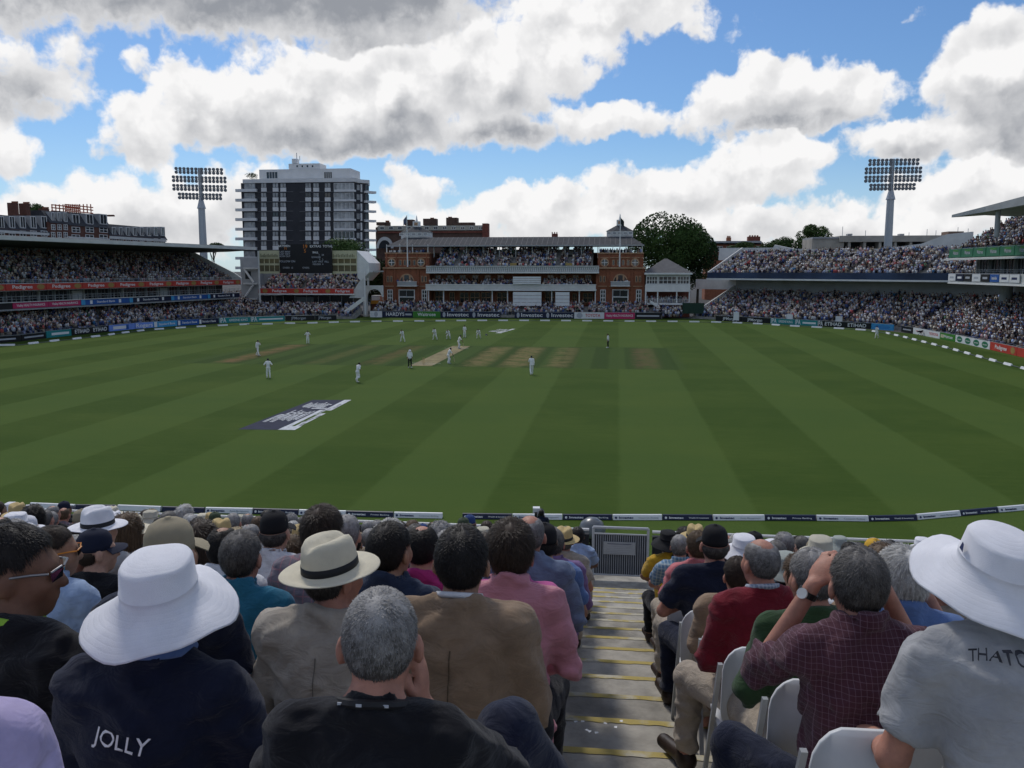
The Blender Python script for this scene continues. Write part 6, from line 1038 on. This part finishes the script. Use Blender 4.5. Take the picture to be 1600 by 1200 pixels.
# second hero row
hero(268, 868, -2, 'person in khaki baseball cap and black shirt behind the white sun hat', dict(w=1.08, style='tee', seed=15, belly=.03, yaw=.05), 'tan', 'navy', 'stone', 'short', 'dgrey', 'cap', 'khaki')
r, g_, o = hero(522, 900, -2, 'person in cream panama hat with black band and light grey blazer', dict(w=1.08, style='blazer', sleeve='long', seed=17, lean=.08, yaw=-.55, nod=.04), 'ruddy', 'beige', 'stone', 'short', 'dgrey', 'panama', 'cream', True, turn=-.05, tilt=.14)
def seam(r, g_, m, z0, z1):
    v = g_['shirt'][0]; pts = []
    for z in np.arange(z0, z1, .02):
        s_ = v[(abs(v[:, 0]) < .02) & (abs(v[:, 2]-z) < .014)]
        if len(s_): pts.append((0, s_[:, 1].min()-.0005, z))
    MB().tube(pts, .0022, 5).build('back_seam', m, r)
seam(r, g_, mat('beige_thread', (.17, .15, .125), .9), .62, 1.02)
r, g_, o = hero(722, 880, -2, 'person with dark brown hair in tan tweed blazer beside the aisle', dict(w=1.03, style='blazer', sleeve='long', seed=19, lean=.10, yaw=.06), 'tan', 'brown', 'denim', 'short', 'black', turn=-.03); seam(r, g_, mat('brown_thread', (.09, .065, .04), .9), .62, 1.02)
HC, Rh, NB, u, fw = g_['head']; MB().tube([NB+u*(.074-.04*(1-math.cos(a))*.5)+V3(.070*math.sin(a), 0, 0)-fw*(.074*math.cos(a)-.010) for a in np.linspace(-1.6, 1.6, 15)], .010, 6).build('white_collar', CL['white'], r, True)
r, g_, o = hero(1340, 915, -2, 'person in maroon check shirt shading the eyes with both hands', dict(w=1.10, style='shirt', sleeve='roll', seed=21, lean=.14, armL='brow', armR='brow', belly=.03, legL=((-.32, .38, .52), (-.34, .30, .09), (-.36, .48, .045)), shoes=True), 'ruddy', 'mcheck', 'navy', 'short', 'dgrey', turn=.08, h=.009, chair_='maroon check shirt')
Wr, E, HD = g_['wrist']; d = (Wr[-1]-E[-1])/np.linalg.norm(Wr[-1]-E[-1]); c = Wr[-1]-d*.03; MB().tube([c-d*.010, c+d*.010], .033, 14).build('watch_strap', mat('black_strap', (.012, .011, .01), .5), r); o = MB().tube([(0, 0, 0), (0, 0, .008)], .018, 14).build('watch_face', mat('watch_dial', (.6, .6, .58), .25), r); o.location = tuple(c+V3(-.024, -.024, .008)); o.rotation_euler = (1.1, 0, -.75)
r, g_, o = hero(85, 862, -1, 'person with brown hair and orange-rimmed sunglasses in pale blue shirt', dict(w=1.10, style='shirt', sleeve='long', seed=23, yaw=-.85, nod=.05), 'tan', 'lblue', 'denim', 'crop', 'brown', turn=-.1); glasses(r, g_, mat('orange_frame', (.65, .22, .02), .35), mat('dark_lens', (.01, .01, .012), .05))
hero(118, 868, 0, 'person with white cropped hair in navy shirt left of khaki cap', dict(w=1.08, style='tee', seed=25, yaw=-.4), 'ruddy', 'navy', 'stone', 'crop', 'white', turn=-.1)
hero(378, 872, -1, 'person with grey hair in teal shirt and yellow lanyard', dict(w=1.10, style='shirt', sleeve='long', seed=27, belly=.02), 'ruddy', 'teal', 'denim', 'short', 'dgrey')
hero(610, 862, -1, 'person with dark hair in blue denim shirt left of the tan blazer', dict(w=1.06, style='shirt', sleeve='long', seed=29, yaw=-.35), 'tan', 'denim', 'denim', 'short', 'black')
hero(798, 862, -1, 'person with dark brown hair in pink woven shirt beside the aisle', dict(w=1.0, style='shirt', sleeve='long', seed=31, lean=.1), 'fair', 'pinkweave', 'black', 'mid', 'brown', turn=.02)
hero(806, 872, 0, 'person in bright pink shirt beside the aisle, grey hair', dict(w=1.04, style='polo', seed=33, armR='side', lean=.16), 'ruddy', 'hotpink', 'denim', 'short', 'grey', turn=.05)
hero(1408, 905, -1, 'person with thick white hair in dark blue shirt', dict(w=1.08, style='shirt', sleeve='long', seed=35, armR='brow', yaw=.1), 'ruddy', 'blue', 'stone', 'mid', 'white', turn=.05)
hero(1268, 905, -1, 'person with grey hair in green sweater over blue check collar', dict(w=1.06, style='sweater', sleeve='long', seed=37, yaw=.2, nod=.1), 'ruddy', 'green', 'stone', 'short', 'grey', turn=.15, chair_='green sweater')
r, g_, o = hero(1188, 880, 0, 'person with balding grey head in red sweater and white collar', dict(w=1.10, style='sweater', sleeve='long', seed=39, belly=.03, yaw=.2, legL=((-.24, .40, .50), (-.26, .36, .09), (-.31, .56, .045)), legR=((.1, .42, .5), (.1, .38, .09), (.1, .58, .045)), shoes=True), 'ruddy', 'red', 'stone', 'bald', 'grey', turn=.22, chair_='red sweater')
HC, Rh, NB, u, fw = g_['head']; MB().tube([NB+u*(.066-.04*(1-math.cos(a))*.5)+V3(.070*math.sin(a), 0, 0)-fw*(.076*math.cos(a)-.010) for a in np.linspace(-2.0, 2.0, 15)], .014, 6).build('white_collar', CL['bcheck'], r, True)
hero(660, 858, 0, 'person with dark hair in magenta polo left of pink shirt', dict(w=1.04, style='polo', seed=41), 'ruddy', 'magenta', 'denim', 'thin', 'black')
hero(430, 832, 1, 'person in black cap and white shirt behind the teal shirt', dict(w=1.10, style='shirt', sleeve='long', seed=43), 'fair', 'white', 'denim', 'short', 'dgrey', 'cap', 'black')
hero(350, 858, 0, 'person in white shirt with balding dark hair', dict(w=1.08, style='shirt', sleeve='long', seed=45), 'tan', 'white', 'denim', 'thin', 'black')
hero(505, 832, 0, 'person with thick brown hair in grey plaid shirt', dict(w=1.08, style='shirt', sleeve='long', seed=47, yaw=-.2), 'fair', 'plaid', 'denim', 'mid', 'brown')
hero(156, 828, 1, 'person in white panama hat with grey band, left side', dict(w=.98, style='shirt', sleeve='long', seed=49, yaw=-.3), 'fair', 'lgrey', 'stone', 'short', 'grey', 'panama', 'white', True)
hero(152, 862, 0, 'child in navy cap turned to the right, left side', dict(w=.85, style='tee', seed=51, yaw=-.8, lean=.05), 'fair', 'black', 'black', 'short', 'brown', 'cap', 'navy', smax=1.0)
hero(828, 838, 1, 'person with bald grey head in grey-blue shirt beside the aisle', dict(w=1.08, style='shirt', sleeve='long', seed=53, lean=.14, armR='side', shoes=True), 'ruddy', 'greyblue', 'denim', 'bald', 'grey', turn=.04)
hero(1152, 900, 1, 'person with dark hair in brown jacket behind the red sweater', dict(w=1.04, style='blazer', sleeve='long', seed=55, yaw=.15), 'ruddy', 'brown', 'stone', 'short', 'brown', chair_='brown jacket')
hero(1116, 852, 2, 'person in black cap and navy top with red lanyard', dict(w=1.14, style='tee', seed=57, belly=.04, armL='fold', armR='fold', lean=.02, legL=((-.2, .40, .5), (-.2, .37, .09), (-.22, .57, .045)), shoes=True), 'ruddy', 'navy', 'navy', 'short', 'dgrey', 'cap', 'black', turn=.12, chair_='navy top and black cap')
hero(1090, 855, 3, 'person with brown hair in coral pink polo right of the aisle', dict(w=1.06, style='polo', seed=59, lean=.16, yaw=.1, legL=((-.2, .40, .5), (-.2, .37, .09), (-.22, .57, .045)), shoes=True), 'ruddy', 'coral', 'stone', 'short', 'lbrown', turn=.12, chair_='coral pink polo')
hero(1460, 985, -1, 'person in blue check shirt raising a watched wrist, right side', dict(w=1.0, style='shirt', sleeve='roll', seed=61, armR='brow', lean=.1), 'fair', 'bcheck', 'stone', 'short', 'dgrey', turn=.1) if False else None
MIDS = []
# ---------------- the rest of the near crowd: shared bodies, own clothes, hair and hats
VAR = []
for k, sp in enumerate([dict(w=1.08, style='shirt', sleeve='long', armL='lap', armR='lap', lean=.08), dict(w=1.06, style='polo', armL='fold', armR='fold', lean=.04, belly=.03, yaw=.12), dict(w=.94, style='tee', armL='knee', armR='knee', lean=.24, yaw=.1), dict(w=1.12, style='tee', belly=.05, armL='side', armR='lap', lean=.02, yaw=-.2), dict(w=.90, style='shirt', sleeve='roll', armL='lap', armR='fold', lean=.10, yaw=.25), dict(w=1.04, style='blazer', sleeve='long', lean=.06, yaw=.05), dict(w=1.0, style='polo', armL='knee', armR='side', lean=.15, yaw=-.15), dict(w=1.02, style='tee', armL='side', armR='side', lean=-.03, yaw=.3)]):
    sp.update(seed=100+k, shoes=True); g_ = person_geo(sp, .018); VAR.append((g_, geo_meshes(g_)))
COLW = {'white': 'white', 'lblue': 'pale blue', 'blue': 'blue', 'navy': 'navy', 'black': 'black', 'teal': 'teal', 'pink': 'pink', 'magenta': 'magenta', 'red': 'red', 'green': 'dark green', 'beige': 'beige', 'brown': 'brown', 'grey': 'grey', 'lgrey': 'light grey', 'purple': 'purple', 'yellow': 'yellow', 'greyblue': 'grey-blue', 'khaki': 'khaki', 'palm': 'blue patterned', 'bcheck': 'blue check', 'plaid': 'plaid', 'coral': 'coral', 'tan': 'tan'}
HATW = {'wide': 'sunhat', 'bucket': 'bucket hat', 'panama': 'panama', 'cap': 'cap'}
NUM = 'first second third fourth fifth sixth seventh eighth ninth tenth eleventh twelfth thirteenth fourteenth fifteenth sixteenth seventeenth eighteenth nineteenth twentieth'.split()
rc = random.Random(5)
def mid(px, py, i, v, label, skin, shirt, trous, hair, hm, hat=None, hatm=None, turn=.1):
    g_, ms = VAR[v]; HC = g_['head'][0]; q = onY(px, py, YI(i)-.44+HC[1]); s = min(max((q[2]-ZI(i))/HC[2], .86), 1.1); r = thing('person', label, 'person', (q[0], YI(i)-.44, q[2]-HC[2]*s), turn, 'spectators in the near stand', s); TAKEN.append((i, q[0])); put_clothes(r, ms, SKIN[skin], CL[shirt], CL[trous]); put_head(r, g_, hairm(hair, False, hat is not None), hm, hat, HM[hatm] if hat else None, hat == 'panama', .05)
mid(1165, 862, 3, 2, 'person in floppy white hat with long blond hair, right side', 'fair', 'palm', 'denim', 'long', 'blond', 'wide', 'white'); mid(1228, 890, 2, 0, 'person in grey-green bucket hat and black top', 'ruddy', 'black', 'stone', 'short', 'grey', 'bucket', 'sage'); mid(1282, 866, 3, 3, 'person in large beige sunhat on the right side', 'ruddy', 'khaki', 'stone', 'short', 'grey', 'wide', 'beige'); mid(1088, 842, 6, 6, 'person in straw panama and black top right of the aisle', 'tan', 'black', 'denim', 'short', 'grey', 'panama', 'straw')
mid(1366, 866, 4, 1, 'person in bright yellow cap on the right side', 'fair', 'navy', 'denim', 'short', 'brown', 'cap', 'yellow'); mid(1446, 878, 3, 7, 'person in dark green cap left of the grey polo', 'tan', 'greyblue', 'denim', 'short', 'brown', 'cap', 'green'); mid(1250, 898, 1, 4, 'person with light brown bobbed hair behind the raised hands', 'fair', 'white', 'denim', 'mid', 'lbrown'); mid(1226, 852, 6, 0, 'person with thick grey hair behind the white floppy hat', 'ruddy', 'lblue', 'stone', 'mid', 'grey')
mid(1046, 848, 6, 2, 'person in yellow top and black hat near the gate', 'tan', 'yellow', 'black', 'short', 'black', 'wide', 'black'); mid(1064, 855, 5, 6, 'person with grey hair in blue patterned shirt near the gate', 'ruddy', 'palm', 'stone', 'short', 'grey')
mid(884, 846, 5, 6, 'person in straw panama and beige top left of the aisle', 'ruddy', 'beige', 'stone', 'short', 'grey', 'panama', 'straw'); mid(866, 850, 3, 0, 'person with dark grey hair in purple shirt left of aisle', 'ruddy', 'purple', 'denim', 'short', 'dgrey'); mid(850, 848, 2, 7, 'person in black cap and blue shirt left of aisle', 'tan', 'blue', 'denim', 'short', 'black', 'cap', 'black'); mid(905, 838, 8, 2, 'person with black hair in bright blue top beside the gate', 'brown', 'lblue', 'stone', 'short', 'black'); mid(690, 842, 3, 0, 'person with curly grey hair left of the dark-haired pair', 'ruddy', 'lgrey', 'stone', 'curly', 'grey'); mid(30, 806, 6, 5, 'person in straw panama at the far left', 'ruddy', 'beige', 'stone', 'short', 'grey', 'panama', 'straw'); mid(196, 830, 2, 4, 'person with long brown hair beside the white panama', 'fair', 'lgrey', 'denim', 'long', 'lbrown', turn=-.2)
FIX = {}   # (row, side, seat) -> (shirt, hair, hairmat, hat, hatmat)
FIX.update({(2, -1, 0): ('greyblue', 'short', 'grey', 'cap', 'black'), (3, -1, 0): ('purple', 'short', 'lbrown', None, None), (4, -1, 0): ('beige', 'short', 'grey', 'panama', 'straw'), (5, -1, 0): ('lblue', 'short', 'black', 'cap', 'navy'), (6, -1, 0): ('white', 'short', 'brown', None, None), (4, 1, 0): ('yellow', 'short', 'black', 'wide', 'black'), (5, 1, 0): ('palm', 'short', 'grey', None, None), (6, 1, 0): ('black', 'short', 'grey', 'panama', 'straw'),
 (2, 1, 1): ('palm', 'long', 'blond', 'wide', 'white'), (1, 1, 1): ('lgrey', 'short', 'grey', 'bucket', 'sage'), (1, 1, 2): ('beige', 'short', 'grey', 'bucket', 'beige'), (2, 1, 3): ('lblue', 'short', 'grey', 'wide', 'beige'), (3, 1, 4): ('navy', 'short', 'brown', 'cap', 'yellow'), (2, 1, 5): ('khaki', 'short', 'brown', 'cap', 'green'), (0, 1, 1): ('brown', 'short', 'lbrown', None, None), (0, 1, 2): ('navy', 'mid', 'dgrey', None, None)})
NP = 0
for i in range(11, -4, -1):
    yh = YI(i)-.44+.08
    for side in (-1, 1):
        if side > 0 and i > 10: continue
        for k in range(34):
            x = (-.66-.47*k if side < 0 else .88+.47*k)+rc.uniform(-.05, .05); r2 = rc.random
            cx = np.dot(np.array([x, yh, ZI(i)+1.25])-_C, _rt); cz = np.dot(np.array([x, yh, ZI(i)+1.25])-_C, _fw); u_ = 800+F*cx/cz
            if cz < .5 or u_ < -110 or u_ > 1710: continue
            if i <= 1 and any(a == i and abs(x-b2) < .40 for a, b2 in TAKEN): continue
            if any(a == i and abs(x-b2) < .36 for a, b2 in TAKEN): continue
            if (i <= -2) or (i == -1 and side > 0 and k < 3): continue
            key = (i, side, k); v = rc.randrange(8); fx = FIX.get(key)
            if fx is None and rc.random() < .05: continue
            sh = fx[0] if fx else rc.choices(list(COLW), [9, 7, 5, 9, 6, 2, 3, 1.2, 1.5, 1.5, 4, 3, 4, 5, 1.5, .7, 4, 2, 2, 3, 3, 1, 3])[0]
            hs, hmx, ht, htm = (fx[1:] if fx else (rc.choices(['short', 'crop', 'thin', 'bald', 'mid', 'long', 'curly'], [8, 4, 3, 3, 4, 3, 1])[0], rc.choices(['black', 'brown', 'lbrown', 'grey', 'dgrey', 'white', 'blond'], [4, 6, 3, 6, 4, 4, 1.5])[0], None, None))
            if not fx and rc.random() < .30 and i > 2: ht = rc.choices(['wide', 'bucket', 'panama', 'cap'], [3, 2, 4, 4])[0]; htm = rc.choice({'wide': ['white', 'cream', 'white', 'beige'], 'bucket': ['white', 'sage', 'cream', 'beige'], 'panama': ['cream', 'straw', 'white'], 'cap': ['navy', 'black', 'khaki', 'white', 'green', 'denimblue']}[ht])
            if hs in ('bald', 'thin', 'crop') and hmx == 'blond': hmx = 'grey'
            if v in (5,) and sh in ('yellow', 'pink', 'coral', 'magenta', 'palm', 'white'): v = 0
            g_, ms = VAR[v]; aisle = (k == 0); hw_ = {'black': 'black', 'brown': 'brown', 'lbrown': 'light brown', 'grey': 'grey', 'dgrey': 'dark grey', 'white': 'white', 'blond': 'blond'}[hmx]
            what = ('%s %s' % ({'sage': 'grey-green', 'denimblue': 'blue'}.get(htm, htm), HATW[ht])) if ht else ('%s hair' % hw_)
            lab = 'person, %s top, %s, %s row above gate, %s seat %s of aisle' % (COLW[sh], what, NUM[11-i], NUM[min(k, 19)] if k < 20 else 'seat %d' % (k+1), 'left' if side < 0 else 'right')
            if k >= 20: lab = 'person, %s top, %s, %s row above gate, %d seats %s of aisle' % (COLW[sh], what, NUM[11-i], k+1, 'left' if side < 0 else 'right')
            rz = .10+rc.gauss(0, .10)+(.08 if side > 0 else 0); s_ = rc.gauss(.985, .03); r = thing('person', lab, 'person', (x, YI(i)-.44+rc.uniform(-.04, .04), ZI(i)-(.07 if i > 2 else 0)), rz, 'spectators in the near stand', s_); NP += 1
            m2 = dict(ms)
            if not aisle: m2.pop('shoes', None)
            put_clothes(r, m2, SKIN[rc.choices(['fair', 'ruddy', 'tan', 'brown'], [4, 5, 3, 1])[0]], CL[sh], CL[rc.choice(['denim', 'navy', 'stone', 'khaki', 'grey', 'beige', 'black'])])
            put_head(r, g_, hairm(hs if not (ht and hs == 'curly') else 'short', False, ht is not None), hmx, ht, HM[htm] if ht else None, ht == 'panama', rc.uniform(-.12, .06))
            if aisle and side > 0: chair(x, YI(i)-.46, ZI(i), 'white folding chair on the right of the aisle, %s row above gate' % NUM[11-i], .05)
print('people', NP)
q = onY(1345, 1195, YI(-4)-.5); chair(.76, YI(-4)-.42, ZI(-4)-.02, 'empty white folding chair at the bottom right of the photo', .1)
# bag on the steps beside the red sweater
bg_ = thing('shoulder_bag', 'black shoulder bag on the step beside beige trousers', 'bag', (.66, YI(0)-.20, ZI(0))); mb = MB(); mb.prism([(x*.85, .15+z*.9) for (x, z) in rrect(.26, .30, .06)], -.05, .07, 'y'); mb.build('body', CL['black'], bg_); MB().tube([(-.10, 0, .27), (-.08, 0, .40), (0, 0, .46), (.08, 0, .40), (.10, 0, .27)], .010, 6).build('strap', CL['black'], bg_)
# ================================================================== PLAYERS AND UMPIRES on the field
M_kit = mat('cricket_whites', (.80, .80, .78), .85, .05, 4, .2, 60); M_black_tr = CL['black']; M_spike = mat('white_boot', (.6, .6, .6), .6)
POSE = {
 'stand': dict(stand=True, armL='hang', armR='hang', lean=.04), 'hips': dict(stand=True, armL=((.16, -.06, -.22), (-.02, .06, -.40)), armR=((.16, -.06, -.22), (-.02, .06, -.40)), lean=.05),
 'walk': dict(stand=True, armL='runf', armR='hang', lean=.10, legR=((.10, .16, .50), (.10, .26, .09), (.10, .44, .06)), legL=((-.10, -.02, .50), (-.10, -.30, .13), (-.10, -.16, .05))),
 'crouch': dict(stand=True, hip=(0, -.12, -.22), armL='knees_stand', armR='knees_stand', lean=.75, nod=-.5, legR=((.24, .16, .45), (.26, -.04, .09), (.30, .14, .045)), legL=((-.24, .16, .45), (-.26, -.04, .09), (-.30, .14, .045))),
 'wide': dict(stand=True, hip=(0, 0, -.05), armL='knees_stand', armR='knees_stand', lean=.45, nod=-.3, legR=((.22, .10, .47), (.30, -.02, .09), (.34, .16, .045)), legL=((-.22, .10, .47), (-.30, -.02, .09), (-.34, .16, .045))),
 'run': dict(stand=True, armL='runf', armR='run', lean=.30, nod=-.2, legR=((.10, .10, .48), (.11, -.30, .36), (.11, -.28, .22)), legL=((-.10, .05, .49), (-.10, .02, .09), (-.10, .20, .045))),
 'bat': dict(stand=True, hip=(0, 0, -.06), armL='bat', armR='bat', lean=.35, yaw=.6, legR=((.16, .08, .46), (.18, -.02, .09), (.2, .16, .045)), legL=((-.16, .08, .46), (-.18, -.02, .09), (-.2, .16, .045)))}
PG = {}
def player(px, py, pose, turn, label, trous=None, hat='cap', hatm='navy', s=1.03, shirt=None, skin='tan', pads=False, cat='person', group='cricketers on the field'):
    if pose not in PG: sp = dict(POSE[pose]); sp.update(style='shirt', sleeve='roll' if pose != 'walk' else 'long', shoes=True, seed=len(PG)+60, w=1.05); g_ = person_geo(sp, .024); PG[pose] = (g_, geo_meshes(g_))
    g_, ms = PG[pose]; q = gpt(px, py); r = thing('person', label, 'person', (q[0], q[1], .0), turn, group, s); put_clothes(r, ms, SKIN[skin], shirt or M_kit, trous or M_kit, M_spike); put_head(r, g_, hairm('short', False, hat is not None), 'black', hat, HM[hatm] if hat else None)
    if pads:
        L = POSE[pose].get('legR'), POSE[pose].get('legL')
        for l, sd in zip(L, (1, -1)):
            kn, an = (np.array(l[0]), np.array(l[1])) if l else (V3(sd*.12, .03, .50), V3(sd*.13, -.02, .09)); mb = MB(); c0 = kn+V3(0, .075, .12); c1 = kn+V3(0, .085, 0); c2 = an+V3(0, .085, .0)
            mb.add([c0+V3(-.07, 0, 0), c0+V3(.07, 0, 0), c1+V3(-.09, 0, 0), c1+V3(.09, 0, 0), c2+V3(-.075, 0, 0), c2+V3(.075, 0, 0)]+[c0+V3(-.05, .04, 0), c0+V3(.05, .04, 0), c1+V3(-.06, .05, 0), c1+V3(.06, .05, 0), c2+V3(-.05, .05, 0), c2+V3(.05, .05, 0)], [(0,2,8,6), (2,4,10,8), (6,8,9,7), (8,10,11,9), (7,9,3,1), (9,11,5,3), (0,6,7,1), (4,5,11,10), (0,1,3,2), (2,3,5,4)]); mb.build('batting_pad', M_pw, r)
        Wr, E, HD = g_['wrist']; h0 = (HD[1]+HD[-1])/2; bt = thing('cricket_bat', 'wooden bat held by the %s' % label.split(',')[0].split(' with')[0], 'bat', r.location+Matrix.Rotation(turn, 3, 'Z') @ Vector(h0*s), turn, 'cricket bats')
        dv_ = V3(.10, .12, -.75); dv_ /= np.linalg.norm(dv_); MB().tube([-dv_*.12, dv_*.22], .018, 8).build('handle', mat('bat_grip', (.05, .05, .06), .7), bt); a = dv_*.22; b_ = dv_*.72; mb = MB(); mb.add([a+V3(-.045, 0, 0), a+V3(.045, 0, 0), b_+V3(.052, 0, 0), b_+V3(-.052, 0, 0), a+V3(-.045, .035, 0), a+V3(.045, .035, 0), b_+V3(.052, .05, 0), b_+V3(-.052, .05, 0)], [(0,1,2,3), (4,7,6,5), (0,4,5,1), (1,5,6,2), (2,6,7,3), (3,7,4,0)]); mb.build('blade', mat('willow', (.52, .40, .24), .6), bt)
    return r
player(402.6, 555.5, 'walk', -1.9, 'fielder walking left, nearest the brown strip on the left')
player(481, 536.5, 'hips', -2.6, 'fielder standing in deep left outfield beyond the worn strip', s=1.0)
player(419.5, 590.5, 'hips', .3, 'fielder with hands on hips, left of the bowler in front')
player(559, 597.5, 'run', -.5, 'bowler running in, closest player to the camera', hat=None)
player(629.5, 533.6, 'wide', 2.9, 'fielder with legs apart, left of the slip cordon')
player(680, 530.5, 'wide', 2.9, 'first slip fielder from left, hands on knees')
player(701, 529.6, 'crouch', 2.9, 'slip fielder crouching between two others behind the batsman')
player(726, 527.2, 'stand', 3.0, 'fielder standing upright behind striker, tallest of the cordon')
player(748, 528.5, 'crouch', 3.1, 'wicketkeeper crouching beside the small white ground mark', pads=False)
player(716.5, 544.4, 'bat', -1.5, 'batsman on strike at the far crease', hatm='navy', pads=True, group='batsmen')
player(700.5, 567.8, 'bat', -1.2, 'batsman waiting at near end of the pale pitch', hatm='navy', pads=True, group='batsmen')
player(640.6, 574.6, 'stand', .0, 'umpire in white coat, black trousers and white hat behind stumps', trous=M_black_tr, hat='wide', hatm='white', group='umpires', s=1.05)
player(950, 543.5, 'stand', 1.4, 'umpire at square leg in white shirt and black trousers', trous=M_black_tr, hat='cap', hatm='black', group='umpires')
player(830.5, 585.5, 'walk', .2, 'fielder seen from behind, right of the pitch')
player(1370, 528.5, 'walk', 2.4, 'fielder near the right-hand boundary by the sky blue board')
# ground helmet behind the keeper, boundary cameraman on the right, photographer by the near rope
q = gpt(760, 524); hh = thing('spare_helmet', 'dark helmet lying on grass behind the wicketkeeper', 'helmet', (q[0], q[1], 0)); MB().lathe([(.16, 0), (.18, .06), (.15, .17), (.06, .23), (.001, .24)], 14).build('shell', M_navy, hh, True); MB().prism([(-.12, .02), (.12, .02), (.10, .07), (-.10, .07)], -.25, -.16, 'y').build('grille', M_steel, hh)
def tv_camera(q, label, rz, z0=0.0, h=1.3):
    r = thing('broadcast_camera', label, 'camera', (q[0], q[1], z0), rz); MB().box(-.12, .12, -.35, .25, h, h+.28).build('body', M_black, r); MB().tube([(0, .25, h+.14), (0, .62, h+.14)], .10, 12, .12).build('lens', M_black, r); MB().box(-.22, -.13, -.3, -.1, h+.18, h+.34).build('viewfinder', M_black, r)
    for a in (0.3, 2.4, 4.5): MB().tube([(0, 0, h), (.45*math.cos(a), .45*math.sin(a), 0)], .025, 6).build('leg', M_black, r)
    return r
tv_camera(gpt(1438, 524.5), 'low black broadcast camera beside the right boundary boards', 2.2, 0, .5)
cp = onY(846, 815, 28.6); g_ = person_geo(dict(stand=True, armL='runf', armR='runf', style='tee', seed=91, shoes=True, w=1.05), .024); ms = geo_meshes(g_)
r = thing('person', 'photographer in navy beside the near boundary rope', 'person', (cp[0], 28.6, 0), 0.1, 'crew at the near boundary', 1.02); put_clothes(r, ms, SKIN['tan'], CL['navy'], CL['black']); put_head(r, g_, hairm('short'), 'black')
r = tv_camera((cp[0]-.05, 28.95), 'camera with white cover held by the near boundary photographer', 0.1, .1, 1.25); MB().box(-.28, -.04, -.15, .1, 1.535, 1.72).build('white_cover', M_pw, r)
cp = onY(925, 815, 27.2); r = tv_camera((cp[0], 27.2), 'grey domed camera under a rain hood beyond the gate', 0, 0, 1.35); MB().lathe([(.42, 0), (.45, .18), (.36, .42), (.18, .55), (.001, .58)], 16, (0, 0, 1.45)).build('rain_hood', mat('clear_plastic', (.12, .13, .14), .3, .2, 4, spec=.6), r, True); MB().box(-.5, .5, -.3, .3, 1.28, 1.345).build('platform', M_black, r)
